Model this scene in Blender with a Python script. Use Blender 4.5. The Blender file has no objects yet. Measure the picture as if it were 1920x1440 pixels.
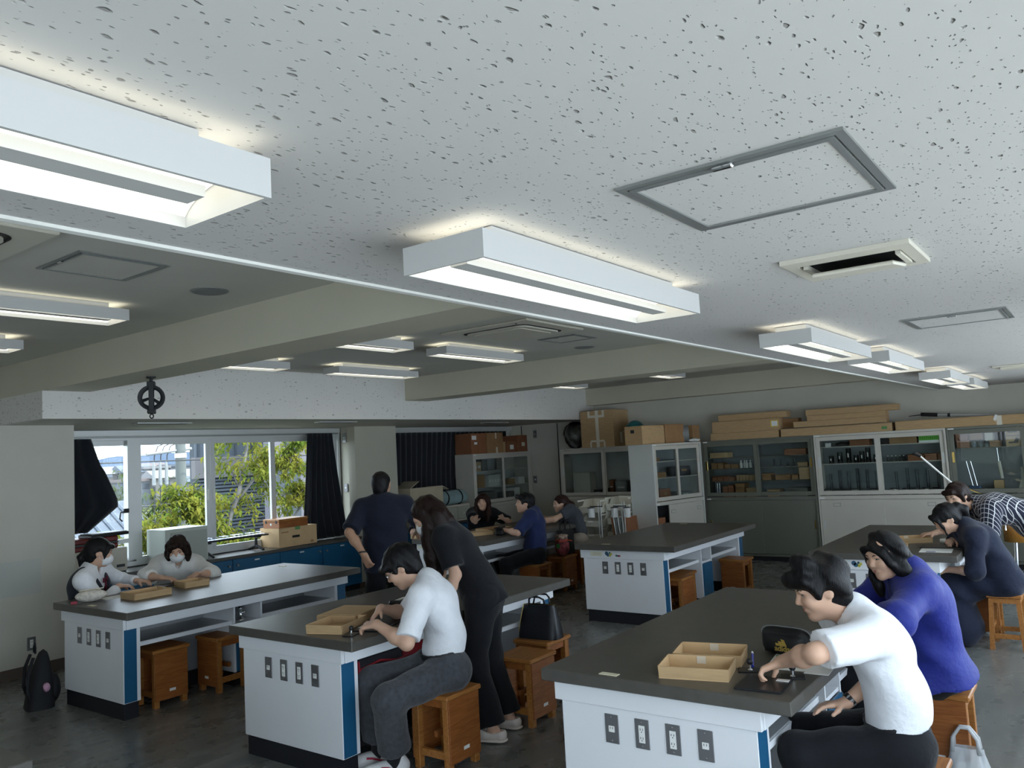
import bpy, math, random
import numpy as np
from mathutils import Matrix, Vector

# ------------------------------------------------------------------ camera, world, sun, exposure
SC = bpy.context.scene
COL = SC.collection
cam_d = bpy.data.cameras.new('camera')
cam_d.sensor_width = 36.0
cam_d.lens = 1499.73 / 1920 * 36.0
cam_d.clip_start, cam_d.clip_end = 0.05, 3000
CAM = bpy.data.objects.new('camera', cam_d)
COL.objects.link(CAM)
CAM.matrix_world = Matrix(((0.59580, -0.03670, -0.80229, 0.0),
                           (-0.80128, -0.09503, -0.59070, 0.0),
                           (-0.05457, 0.99480, -0.08602, 1.8),
                           (0, 0, 0, 1)))
SC.camera = CAM

world = bpy.data.worlds.new('sky')
SC.world = world
world.use_nodes = True
_n = world.node_tree.nodes
_l = world.node_tree.links
_bg = _n['Background']
_sky = _n.new('ShaderNodeTexSky')
_sky.sky_type = 'HOSEK_WILKIE'
_sky.turbidity = 4.0
_sky.ground_albedo = 0.35
_sky.sun_direction = (0.30, -0.45, 0.84)
_hz = _n.new('ShaderNodeMixRGB')
_hz.inputs[0].default_value = 0.72
_hz.inputs[2].default_value = (0.76, 0.86, 1.0, 1)
_l.new(_sky.outputs[0], _hz.inputs[1])
_l.new(_hz.outputs[0], _bg.inputs[0])
_bg.inputs[1].default_value = 6.2

sun_d = bpy.data.lights.new('sun', 'SUN')
sun_d.energy = 4.5
sun_d.angle = 0.02
sun_d.color = (1.0, 0.95, 0.84)
SUN = bpy.data.objects.new('sun', sun_d)
COL.objects.link(SUN)
SUN.rotation_euler = Vector((-0.30, 0.45, -0.84)).to_track_quat('-Z', 'Y').to_euler()

SC.view_settings.view_transform = 'Standard'
SC.view_settings.look = 'None'
SC.view_settings.exposure = 0.40
SC.view_settings.gamma = 1.0
SC.view_settings.use_curve_mapping = False
SC.cycles.use_denoising = True
SC.cycles.max_bounces = 7
SC.cycles.diffuse_bounces = 3
SC.cycles.glossy_bounces = 3
SC.cycles.adaptive_threshold = 0.06
SC.cycles.transparent_max_bounces = 16
SC.cycles.sample_clamp_indirect = 6.0
SC.cycles.caustics_reflective = False
SC.cycles.caustics_refractive = False

R = math.radians
rnd = random.Random(7)

# ------------------------------------------------------------------ materials
def srgb(r, g, b):
    f = lambda c: ((c / 255) / 12.92) if c / 255 <= 0.04045 else (((c / 255) + 0.055) / 1.055) ** 2.4
    return (f(r), f(g), f(b), 1)

MATS = {}
def mat(name, col, rough=0.6, metal=0.0, noise=None, bump=None, emit=None, stretch=(1, 1, 1), spec=0.4, sub=0.0, sheen=0.0, coat=0.0, alpha=None):
    """principled material; noise=(scale, amount), bump=(scale, strength) both procedural"""
    if name in MATS:
        return MATS[name]
    m = bpy.data.materials.new(name)
    m.use_nodes = True
    nt = m.node_tree
    p = nt.nodes['Principled BSDF']
    p.inputs['Base Color'].default_value = col
    p.inputs['Roughness'].default_value = rough
    p.inputs['Metallic'].default_value = metal
    p.inputs['Specular IOR Level'].default_value = spec
    if sub:
        p.inputs['Subsurface Weight'].default_value = sub
        p.inputs['Subsurface Radius'].default_value = (0.02, 0.008, 0.004)
        p.inputs['Subsurface Scale'].default_value = 0.3
    if sheen:
        p.inputs['Sheen Weight'].default_value = sheen
    if coat:
        p.inputs['Coat Weight'].default_value = coat
    if alpha is not None:
        p.inputs['Alpha'].default_value = alpha
    if emit:
        p.inputs['Emission Color'].default_value = emit[0]
        p.inputs['Emission Strength'].default_value = emit[1]
    if noise or bump:
        tc = nt.nodes.new('ShaderNodeTexCoord')
        mp = nt.nodes.new('ShaderNodeMapping')
        mp.inputs['Scale'].default_value = stretch
        nt.links.new(tc.outputs['Object'], mp.inputs[0])
    if noise:
        t = nt.nodes.new('ShaderNodeTexNoise')
        t.inputs['Scale'].default_value = noise[0]
        t.inputs['Detail'].default_value = 5
        nt.links.new(mp.outputs[0], t.inputs['Vector'])
        r = nt.nodes.new('ShaderNodeMapRange')
        r.inputs['From Min'].default_value = 0.3
        r.inputs['From Max'].default_value = 0.7
        r.inputs['To Min'].default_value = 1 - noise[1]
        r.inputs['To Max'].default_value = 1 + noise[1]
        nt.links.new(t.outputs['Fac'], r.inputs['Value'])
        mx = nt.nodes.new('ShaderNodeVectorMath')
        mx.operation = 'SCALE'
        mx.inputs[0].default_value = col[:3]
        nt.links.new(r.outputs[0], mx.inputs['Scale'])
        nt.links.new(mx.outputs[0], p.inputs['Base Color'])
    if bump:
        t2 = nt.nodes.new('ShaderNodeTexNoise')
        t2.inputs['Scale'].default_value = bump[0]
        t2.inputs['Detail'].default_value = 4
        nt.links.new(mp.outputs[0], t2.inputs['Vector'])
        b = nt.nodes.new('ShaderNodeBump')
        b.inputs['Strength'].default_value = bump[1]
        b.inputs['Distance'].default_value = 0.02
        nt.links.new(t2.outputs['Fac'], b.inputs['Height'])
        nt.links.new(b.outputs[0], p.inputs['Normal'])
    MATS[name] = m
    return m

def board_mat(name, col, scale=62, stretch=(0.45, 1, 1), depth=0.006, strength=0.8):
    """rock-wool acoustic board: small elongated pits pressed into a matt white face"""
    m = mat(name, col, 0.95, spec=0.1)
    nt = m.node_tree
    N, L = nt.nodes, nt.links
    p = N['Principled BSDF']
    tc = N.new('ShaderNodeTexCoord')
    nz = N.new('ShaderNodeTexNoise')
    nz.inputs['Scale'].default_value = 30
    L.new(tc.outputs['Object'], nz.inputs['Vector'])
    off = N.new('ShaderNodeVectorMath'); off.operation = 'SCALE'; off.inputs['Scale'].default_value = 0.018
    L.new(nz.outputs['Color'], off.inputs[0])
    ad = N.new('ShaderNodeVectorMath'); ad.operation = 'ADD'
    L.new(tc.outputs['Object'], ad.inputs[0]); L.new(off.outputs[0], ad.inputs[1])
    prev = None
    for sc, lo in ((scale, 0.30), (scale * 2.1, 0.35)):
        mp = N.new('ShaderNodeMapping'); mp.inputs['Scale'].default_value = stretch
        L.new(ad.outputs[0], mp.inputs[0])
        v = N.new('ShaderNodeTexVoronoi'); v.inputs['Scale'].default_value = sc
        L.new(mp.outputs[0], v.inputs['Vector'])
        sp = N.new('ShaderNodeSeparateColor'); L.new(v.outputs['Color'], sp.inputs[0])
        th = N.new('ShaderNodeMapRange')
        th.inputs['From Min'].default_value = lo; th.inputs['From Max'].default_value = 1.0
        th.inputs['To Min'].default_value = 0.0; th.inputs['To Max'].default_value = 0.30
        L.new(sp.outputs[0], th.inputs['Value'])
        df = N.new('ShaderNodeMath'); df.operation = 'SUBTRACT'
        L.new(th.outputs[0], df.inputs[0]); L.new(v.outputs['Distance'], df.inputs[1])
        pit = N.new('ShaderNodeMapRange')
        pit.inputs['From Min'].default_value = 0.0; pit.inputs['From Max'].default_value = 0.12
        L.new(df.outputs[0], pit.inputs['Value'])
        if prev is None:
            prev = pit.outputs[0]
        else:
            mx = N.new('ShaderNodeMath'); mx.operation = 'MAXIMUM'
            L.new(prev, mx.inputs[0]); L.new(pit.outputs[0], mx.inputs[1]); prev = mx.outputs[0]
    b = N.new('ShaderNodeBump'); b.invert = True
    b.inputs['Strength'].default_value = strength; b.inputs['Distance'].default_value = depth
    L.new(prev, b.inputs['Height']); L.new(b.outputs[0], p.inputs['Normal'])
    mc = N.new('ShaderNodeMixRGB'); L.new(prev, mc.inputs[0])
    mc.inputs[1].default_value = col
    mc.inputs[2].default_value = (col[0] * .55, col[1] * .54, col[2] * .53, 1)   # pits painted darker to stand for the shade inside them
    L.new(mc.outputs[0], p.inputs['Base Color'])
    return m

def wood_mat(name, c1, c2, scale=6.0, rough=0.45, stretch=(1, 9, 9), coat=0.15):
    m = mat(name, c1, rough, coat=coat)
    nt = m.node_tree
    N, L = nt.nodes, nt.links
    p = N['Principled BSDF']
    tc = N.new('ShaderNodeTexCoord'); mp = N.new('ShaderNodeMapping'); mp.inputs['Scale'].default_value = stretch
    L.new(tc.outputs['Object'], mp.inputs[0])
    t = N.new('ShaderNodeTexNoise'); t.inputs['Scale'].default_value = scale; t.inputs['Detail'].default_value = 7; t.inputs['Distortion'].default_value = 1.2
    L.new(mp.outputs[0], t.inputs['Vector'])
    cr = N.new('ShaderNodeValToRGB')
    cr.color_ramp.elements[0].position = .32; cr.color_ramp.elements[0].color = c2
    cr.color_ramp.elements[1].position = .68; cr.color_ramp.elements[1].color = c1
    L.new(t.outputs['Fac'], cr.inputs[0]); L.new(cr.outputs[0], p.inputs['Base Color'])
    return m

def glass_mat(name, tint=(0.93, 0.96, 0.95, 1), refl=1.0):
    m = bpy.data.materials.new(name); m.use_nodes = True
    nt = m.node_tree; N, L = nt.nodes, nt.links
    N.remove(N['Principled BSDF'])
    tr = N.new('ShaderNodeBsdfTransparent'); tr.inputs[0].default_value = tint
    gl = N.new('ShaderNodeBsdfGlossy'); gl.inputs['Roughness'].default_value = 0.02
    fr = N.new('ShaderNodeFresnel'); fr.inputs[0].default_value = 1.5
    ml = N.new('ShaderNodeMath'); ml.operation = 'MULTIPLY'; ml.inputs[1].default_value = refl
    ge = N.new('ShaderNodeNewGeometry')          # the far face of a thin pane only transmits
    bf = N.new('ShaderNodeMath'); bf.operation = 'SUBTRACT'; bf.inputs[0].default_value = refl; L.new(ge.outputs['Backfacing'], bf.inputs[1]); bf.use_clamp = True
    L.new(bf.outputs[0], ml.inputs[1])
    mx = N.new('ShaderNodeMixShader')
    L.new(fr.outputs[0], ml.inputs[0]); L.new(ml.outputs[0], mx.inputs[0]); L.new(tr.outputs[0], mx.inputs[1]); L.new(gl.outputs[0], mx.inputs[2])
    L.new(mx.outputs[0], N['Material Output'].inputs[0])
    MATS[name] = m
    return m

def leaf_mat(name, c1, c2):
    m = bpy.data.materials.new(name); m.use_nodes = True
    nt = m.node_tree; N, L = nt.nodes, nt.links
    N.remove(N['Principled BSDF'])
    tc = N.new('ShaderNodeTexCoord'); t = N.new('ShaderNodeTexNoise'); t.inputs['Scale'].default_value = 3.5
    L.new(tc.outputs['Object'], t.inputs['Vector'])
    cr = N.new('ShaderNodeValToRGB')
    cr.color_ramp.elements[0].position = .36; cr.color_ramp.elements[0].color = c1
    cr.color_ramp.elements[1].position = .64; cr.color_ramp.elements[1].color = c2
    L.new(t.outputs['Fac'], cr.inputs[0])
    d = N.new('ShaderNodeBsdfDiffuse'); tl = N.new('ShaderNodeBsdfTranslucent'); mx = N.new('ShaderNodeMixShader'); mx.inputs[0].default_value = .45
    L.new(cr.outputs[0], d.inputs[0]); L.new(cr.outputs[0], tl.inputs[0])
    L.new(d.outputs[0], mx.inputs[1]); L.new(tl.outputs[0], mx.inputs[2]); L.new(mx.outputs[0], N['Material Output'].inputs[0])
    MATS[name] = m
    return m

M = {}
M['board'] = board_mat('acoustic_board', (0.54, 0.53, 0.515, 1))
M['paint_ceiling'] = mat('paint_ceiling', (0.56, 0.55, 0.49, 1), 0.8, noise=(3, .03))
M['paint_beam'] = mat('paint_beam', (0.56, 0.53, 0.42, 1), 0.55, noise=(2, .03))
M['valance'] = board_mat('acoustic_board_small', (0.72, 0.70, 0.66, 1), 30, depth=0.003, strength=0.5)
M['wall'] = mat('wall_paint', (0.55, 0.53, 0.46, 1), 0.7, noise=(1.6, .05), bump=(60, .05))
M['wall_cream'] = mat('wall_cream', (0.50, 0.475, 0.39, 1), 0.65, noise=(1.2, .04))
M['white_trim'] = mat('white_trim', (0.78, 0.78, 0.74, 1), 0.5)
M['steel_frame'] = mat('steel_frame', (0.30, 0.31, 0.30, 1), 0.4, .6)
M['alu'] = mat('window_aluminium', (0.62, 0.63, 0.62, 1), 0.38, .35)
M['glass'] = glass_mat('window_glass', (0.95, 0.97, 0.96, 1), .6)
M['cab_glass'] = glass_mat('cabinet_glass', (0.86, 0.89, 0.88, 1), 1.0)
M['ware_glass'] = glass_mat('glassware_glass', (0.80, 0.85, 0.86, 1), 2.2)
M['top'] = mat('black_worktop', (0.080, 0.074, 0.064, 1), 0.36, noise=(14, .10), spec=.5)
M['melamine'] = mat('white_melamine', (0.80, 0.81, 0.83, 1), 0.42, noise=(2.2, .02))
M['shelf_grey'] = mat('grey_laminate', (0.36, 0.37, 0.38, 1), 0.25)
M['kick'] = mat('black_kick', (0.012, 0.013, 0.018, 1), 0.5)
M['blue'] = mat('blue_laminate', (0.012, 0.095, 0.20, 1), 0.4, noise=(3, .05))
M['plate'] = mat('outlet_plate_metal', (0.24, 0.24, 0.25, 1), 0.38, .7)
M['socket'] = mat('white_socket', (0.85, 0.85, 0.82, 1), 0.35)
M['hole'] = mat('dark_hole', (0.01, 0.01, 0.01, 1), 0.6)
M['chrome'] = mat('chrome', (0.75, 0.76, 0.78, 1), 0.14, 1.0)
M['black_plastic'] = mat('black_plastic', (0.012, 0.012, 0.014, 1), 0.35)
M['stool'] = wood_mat('stool_wood', (0.43, 0.185, 0.047, 1), (0.29, 0.105, 0.022, 1))
M['stool_dark'] = wood_mat('stool_wood_dark', (0.36, 0.125, 0.032, 1), (0.24, 0.075, 0.017, 1))
M['card'] = mat('cardboard', (0.47, 0.315, 0.165, 1), 0.85, noise=(9, .08), stretch=(1, 1, 6))
M['card_in'] = mat('cardboard_inner', (0.60, 0.41, 0.22, 1), 0.85, noise=(9, .06))
M['card_dark'] = mat('cardboard_dark', (0.33, 0.185, 0.085, 1), 0.85, noise=(7, .10))
M['card_red'] = mat('cardboard_reddish', (0.28, 0.115, 0.055, 1), 0.85, noise=(7, .10))
M['tape'] = mat('packing_tape', (0.70, 0.66, 0.55, 1), 0.35)
M['paper'] = mat('white_paper', (0.82, 0.82, 0.79, 1), 0.8)
M['kraft'] = mat('kraft_edge', (0.66, 0.58, 0.46, 1), 0.8)
M['curtain'] = mat('blackout_cloth', (0.006, 0.008, 0.013, 1), 0.9, sheen=.25, noise=(5, .2), stretch=(6, 6, 1))
M['green_steel'] = mat('dark_green_steel', (0.15, 0.155, 0.125, 1), 0.42, noise=(2, .06))
M['grey_steel'] = mat('grey_steel', (0.58, 0.55, 0.48, 1), 0.42, noise=(2, .04))
M['pale_steel'] = mat('pale_grey_steel', (0.60, 0.61, 0.58, 1), 0.45, noise=(2, .05))
M['dark_in'] = mat('cabinet_inside', (0.22, 0.24, 0.25, 1), 0.7)
M['grey_in'] = mat('grey_cabinet_inside', (0.50, 0.51, 0.50, 1), 0.7)
M['brass'] = mat('brass', (0.55, 0.38, 0.12, 1), 0.25, 1.0)
M['lamp_white'] = mat('lamp_white_enamel', (0.50, 0.50, 0.49, 1), 0.4)
M['lamp_glow'] = mat('lamp_glow', (0.9, 0.9, 0.8, 1), 0.5, emit=((1.0, 0.95, 0.80, 1), 1.5))
M['uplight'] = mat('uplight_glow', (0.9, 0.9, 0.8, 1), 0.5, emit=((1.0, 0.94, 0.78, 1), 0.28))
M['cream_plastic'] = mat('cream_plastic', (0.62, 0.59, 0.50, 1), 0.45)
M['grey_plastic'] = mat('grey_plastic', (0.20, 0.21, 0.21, 1), 0.5)
M['iron'] = mat('black_iron', (0.014, 0.016, 0.019, 1), 0.55)

def floor_mat():
    m = mat('vinyl_floor', (0.13, 0.13, 0.115, 1), 0.33, spec=.7)
    nt = m.node_tree; N, L = nt.nodes, nt.links
    p = N['Principled BSDF']
    tc = N.new('ShaderNodeTexCoord')
    mp = N.new('ShaderNodeMapping'); mp.inputs['Scale'].default_value = (0.55, 2.6, 1)
    L.new(tc.outputs['Object'], mp.inputs[0])
    a = N.new('ShaderNodeTexNoise'); a.inputs['Scale'].default_value = 2.2; a.inputs['Detail'].default_value = 8; a.inputs['Distortion'].default_value = 1.0
    L.new(mp.outputs[0], a.inputs['Vector'])
    cr = N.new('ShaderNodeValToRGB')
    cr.color_ramp.elements[0].position = .28; cr.color_ramp.elements[0].color = (0.105, 0.108, 0.102, 1)
    cr.color_ramp.elements[1].position = .72; cr.color_ramp.elements[1].color = (0.19, 0.193, 0.18, 1)
    L.new(a.outputs['Fac'], cr.inputs[0])
    br = N.new('ShaderNodeTexBrick')
    br.offset = 0.0
    br.inputs['Scale'].default_value = 1.0
    br.inputs['Mortar Size'].default_value = 0.004
    br.inputs['Brick Width'].default_value = 9.0
    br.inputs['Row Height'].default_value = 1.82
    br.inputs['Color1'].default_value = (1, 1, 1, 1); br.inputs['Color2'].default_value = (1, 1, 1, 1); br.inputs['Mortar'].default_value = (1.5, 1.5, 1.5, 1)
    L.new(tc.outputs['Object'], br.inputs['Vector'])
    mx = N.new('ShaderNodeMixRGB'); mx.blend_type = 'MULTIPLY'; mx.inputs[0].default_value = 1
    L.new(cr.outputs[0], mx.inputs[1]); L.new(br.outputs['Color'], mx.inputs[2])
    L.new(mx.outputs[0], p.inputs['Base Color'])
    b = N.new('ShaderNodeTexNoise'); b.inputs['Scale'].default_value = 5; b.inputs['Detail'].default_value = 3
    L.new(tc.outputs['Object'], b.inputs['Vector'])
    mr = N.new('ShaderNodeMapRange'); mr.inputs['To Min'].default_value = .20; mr.inputs['To Max'].default_value = .36
    L.new(b.outputs['Fac'], mr.inputs['Value']); L.new(mr.outputs[0], p.inputs['Roughness'])
    return m
M['floor'] = floor_mat()

# ------------------------------------------------------------------ mesh builder
class MB:
    def __init__(s):
        s.v, s.f, s.mi, s.cur, s.mats = [], [], [], 0, []
    def use(s, m):
        if m not in s.mats:
            s.mats.append(m)
        s.cur = s.mats.index(m)
        return s
    def add(s, vs, fs):
        o = len(s.v)
        s.v += [tuple(p) for p in vs]
        for f in fs:
            s.f.append([o + i for i in f]); s.mi.append(s.cur)
        return s
    def box(s, x0, x1, y0, y1, z0, z1, mtx=None):
        if x0 > x1: x0, x1 = x1, x0
        if y0 > y1: y0, y1 = y1, y0
        if z0 > z1: z0, z1 = z1, z0
        p = [(x0, y0, z0), (x1, y0, z0), (x1, y1, z0), (x0, y1, z0), (x0, y0, z1), (x1, y0, z1), (x1, y1, z1), (x0, y1, z1)]
        if mtx is not None:
            p = [tuple(mtx @ Vector(q)) for q in p]
        return s.add(p, [(0, 3, 2, 1), (4, 5, 6, 7), (0, 1, 5, 4), (1, 2, 6, 5), (2, 3, 7, 6), (3, 0, 4, 7)])
    def cbox(s, x0, x1, y0, y1, z0, z1, c=0.006, mtx=None):
        """box with chamfered edges"""
        X, Y, Z = (x0, x1), (y0, y1), (z0, z1)
        vs, idx = [], {}
        for i in (0, 1):
            for j in (0, 1):
                for k in (0, 1):
                    for a in range(3):
                        q = [X[i], Y[j], Z[k]]
                        for b in range(3):
                            if b != a:
                                q[b] += c * (1 if (i, j, k)[b] == 0 else -1)
                        idx[(i, j, k, a)] = len(vs); vs.append(tuple(q) if mtx is None else tuple(mtx @ Vector(q)))
        fs = []
        for a in range(3):
            o1, o2 = [b for b in range(3) if b != a]
            for e in (0, 1):
                loop = []
                for u, w in ((0, 0), (1, 0), (1, 1), (0, 1)):
                    t = [0, 0, 0]; t[a] = e; t[o1] = u; t[o2] = w
                    loop.append(idx[(*t, a)])
                fs.append(loop)
        for a in range(3):
            o1, o2 = [b for b in range(3) if b != a]
            for u in (0, 1):
                for w in (0, 1):
                    t0 = [0, 0, 0]; t0[o1] = u; t0[o2] = w
                    t1 = list(t0); t1[a] = 1
                    fs.append([idx[(*t0, o1)], idx[(*t1, o1)], idx[(*t1, o2)], idx[(*t0, o2)]])
        for i in (0, 1):
            for j in (0, 1):
                for k in (0, 1):
                    fs.append([idx[(i, j, k, 0)], idx[(i, j, k, 1)], idx[(i, j, k, 2)]])
        cx = Vector(((x0 + x1) / 2, (y0 + y1) / 2, (z0 + z1) / 2))
        if mtx is not None: cx = mtx @ cx
        out = []
        for f in fs:
            p = [Vector(vs[i]) for i in f]
            n = (p[1] - p[0]).cross(p[2] - p[0])
            ctr = sum(p, Vector()) / len(p)
            out.append(f if n.dot(ctr - cx) > 0 else f[::-1])
        return s.add(vs, out)
    def cone(s, p0, p1, r0, r1=None, n=12, cap=True):
        r1 = r0 if r1 is None else r1
        p0, p1 = Vector(p0), Vector(p1)
        d = (p1 - p0)
        if d.length < 1e-9: return s
        d.normalize()
        u = d.orthogonal().normalized(); w = d.cross(u)
        vs = []
        for p, r in ((p0, r0), (p1, r1)):
            for i in range(n):
                a = 2 * math.pi * i / n
                vs.append(tuple(p + (u * math.cos(a) + w * math.sin(a)) * r))
        fs = [(i, (i + 1) % n, n + (i + 1) % n, n + i) for i in range(n)]
        if cap:
            fs += [tuple(range(n))[::-1], tuple(range(n, 2 * n))]
        return s.add(vs, fs)
    def tube(s, pts, r, n=8):
        pts = [Vector(p) for p in pts]
        rs = r if isinstance(r, (list, tuple)) else [r] * len(pts)
        vs = []; u = None
        for i, p in enumerate(pts):
            d = (pts[min(i + 1, len(pts) - 1)] - pts[max(i - 1, 0)]).normalized()
            u = d.orthogonal().normalized() if u is None else (u - d * u.dot(d)).normalized()
            w = d.cross(u)
            for k in range(n):
                a = 2 * math.pi * k / n
                vs.append(tuple(p + (u * math.cos(a) + w * math.sin(a)) * rs[i]))
        fs = []
        for i in range(len(pts) - 1):
            for k in range(n):
                fs.append((i * n + k, i * n + (k + 1) % n, (i + 1) * n + (k + 1) % n, (i + 1) * n + k))
        fs += [tuple(range(n))[::-1], tuple(range((len(pts) - 1) * n, len(pts) * n))]
        return s.add(vs, fs)
    def lathe(s, prof, c=(0, 0, 0), n=20, axis='z'):
        vs = []
        for (r, h) in prof:
            for k in range(n):
                a = 2 * math.pi * k / n
                q = (r * math.cos(a), r * math.sin(a), h)
                if axis == 'x': q = (q[2], q[0], q[1])
                if axis == 'y': q = (q[0], q[2], q[1])
                vs.append((c[0] + q[0], c[1] + q[1], c[2] + q[2]))
        fs = []
        for i in range(len(prof) - 1):
            for k in range(n):
                f = (i * n + k, i * n + (k + 1) % n, (i + 1) * n + (k + 1) % n, (i + 1) * n + k)
                fs.append(f if axis != 'y' else f[::-1])
        if prof[0][0] > 1e-6: fs.append(tuple(range(n))[::-1])
        if prof[-1][0] > 1e-6: fs.append(tuple(range((len(prof) - 1) * n, len(prof) * n)))
        return s.add(vs, fs)
    def prism(s, poly, h0, h1, plane='xy', mtx=None):
        """poly in a plane, extruded along the third axis"""
        def P(a, b, h):
            q = (a, b, h) if plane == 'xy' else (a, h, b) if plane == 'xz' else (h, a, b)
            return q if mtx is None else tuple(mtx @ Vector(q))
        n = len(poly)
        vs = [P(a, b, h0) for a, b in poly] + [P(a, b, h1) for a, b in poly]
        fs = [tuple(range(n))[::-1], tuple(range(n, 2 * n))] + [(i, (i + 1) % n, n + (i + 1) % n, n + i) for i in range(n)]
        return s.add(vs, fs)
    def grid(s, fn, nu, nv, flip=False):
        vs = [fn(i / nu, j / nv) for j in range(nv + 1) for i in range(nu + 1)]
        fs = []
        for j in range(nv):
            for i in range(nu):
                a = j * (nu + 1) + i
                f = (a, a + 1, a + nu + 2, a + nu + 1)
                fs.append(f[::-1] if flip else f)
        return s.add(vs, fs)
    def mesh(s, name, m=None, smooth=False):
        me = bpy.data.meshes.new(name)
        me.from_pydata(s.v, [], s.f)
        for x in (s.mats if s.mats else [m]):
            me.materials.append(x)
        if s.mats:
            me.polygons.foreach_set('material_index', s.mi)
        if smooth:
            me.polygons.foreach_set('use_smooth', [True] * len(s.f))
        me.update()
        return me
    def build(s, name, m=None, parent=None, smooth=False, loc=(0, 0, 0), rz=0, label=None, kind=None):
        return link(name, s.mesh(name, m, smooth), parent, loc, rz, label, kind)

def link(name, me, parent=None, loc=(0, 0, 0), rz=0, label=None, kind=None):
    o = bpy.data.objects.new(name, me)
    COL.objects.link(o)
    o.location = loc
    o.rotation_euler = (0, 0, rz)
    if parent is not None: o.parent = parent
    if label: o['label'] = label
    if kind: o['kind'] = kind
    return o

def thing(name, label, cat, loc=(0, 0, 0), rz=0, group=None):
    o = link(name, None, None, loc, rz, label)
    o['category'] = cat
    if group: o['group'] = group
    return o

def tag(o, label, cat, group=None):
    o['label'] = label; o['category'] = cat
    if group: o['group'] = group
    return o

def copy_tree(o, parent=None):
    c = o.copy(); COL.objects.link(c)
    if parent is not None: c.parent = parent
    for ch in [k for k in bpy.data.objects if k.parent == o]:
        copy_tree(ch, c)
    return c

def struct(name, m, *boxes, parent=None, smooth=False):
    b = MB()
    for q in boxes: b.box(*q)
    return b.build(name, m, parent, kind=None if parent else 'structure')

def one(name, label, cat, mb, m=None, loc=(0, 0, 0), rz=0, group=None, smooth=False):
    return tag(mb.build(name, m, None, smooth, loc, rz), label, cat, group)

def text_mesh(txt, size, depth=0.001, bold=0.0):
    cu = bpy.data.curves.new('lettering', 'FONT')
    cu.body = txt; cu.size = size; cu.extrude = depth; cu.align_x = 'CENTER'; cu.align_y = 'CENTER'; cu.offset = bold
    ob = bpy.data.objects.new('lettering_tmp', cu)
    COL.objects.link(ob)
    dg = bpy.context.evaluated_depsgraph_get()
    me = bpy.data.meshes.new_from_object(ob.evaluated_get(dg))
    bpy.data.objects.remove(ob)
    bpy.data.curves.remove(cu)
    return me
# ------------------------------------------------------------------ the room
ZL, ZH, ZB = 2.35, 2.84, 2.55         # dropped ceiling, bay ceiling, underside of the beams
YE = 1.805                            # edge of the dropped ceiling
YV = 7.25                             # face of the textured valance
XB = 12.25                            # back wall
XF, YR = -3.2, -0.62                   # walls behind and to the right of the camera
XP, YP = 3.77, 8.16                   # end and face of the plain wall on the left

struct('floor', M['floor'], (XF, XB, YR, 9.3, -0.12, 0))
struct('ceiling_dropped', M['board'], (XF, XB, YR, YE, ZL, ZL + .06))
struct('ceiling_fascia', M['paint_ceiling'], (XF, XB, YE - .03, YE, ZL + .06, ZH))
struct('trim_1', M['white_trim'], (XF, XB, YE - .012, YE + .012, ZL - .008, ZL + .012))
struct('ceiling_bays', M['paint_ceiling'], (XF, XB, YE, 8.3, ZH, ZH + .1))
struct('ceiling_window_bay', M['paint_ceiling'], (3.17, XB, YV + .06, 9.3, 2.31, 2.37))
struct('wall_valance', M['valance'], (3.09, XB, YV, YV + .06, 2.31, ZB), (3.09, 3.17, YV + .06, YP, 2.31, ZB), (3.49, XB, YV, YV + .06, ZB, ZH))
struct('ceiling_beam', M['paint_beam'], (3.09, 3.49, YE, YP, ZB, ZH))
struct('ceiling_beam', M['paint_beam'], (7.50, 7.92, YE, YV, ZB, ZH))
struct('ceiling_beam', M['paint_beam'], (12.0, XB, YE, YV, ZB, ZH))
struct('wall_left', M['wall'], (XF, XP, YP, 9.3, 0, ZH))
struct('baseboard_left', mat('brown_baseboard', (0.11, 0.085, 0.07, 1), .5), (XF, XP, YP - .012, YP, 0, .1))
struct('wall_pillar', M['wall_cream'], (8.01, 8.81, 8.75, 9.3, 0, 2.31), (7.97, 8.01, 8.75, 8.90, 0, 2.31))
struct('trim_2', M['hole'], (7.995, 8.009, 8.90, 8.912, .76, 2.30), (7.995, 8.009, 9.10, 9.112, .76, 2.30))
struct('baseboard_pillar', mat('brown_baseboard2', (0.10, 0.07, 0.05, 1), .5), (7.96, 8.81, 8.738, 8.75, 0, .08))
struct('wall_back', M['wall'], (XB, XB + .15, YR, 9.3, 0, ZH))
struct('trim_3', M['hole'], (XB - .006, XB, 8.04, 8.055, .1, 2.30), (XB - .006, XB, 8.85, 8.865, .1, 2.30))
struct('baseboard_back', MATS['brown_baseboard'], (XB - .012, XB, YR, 9.2, 0, .1))
struct('wall_sill', M['wall'], (XP, XB, 9.22, 9.3, 0, .78), (XP, XB, 9.22, 9.3, 2.24, 2.31))

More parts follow.
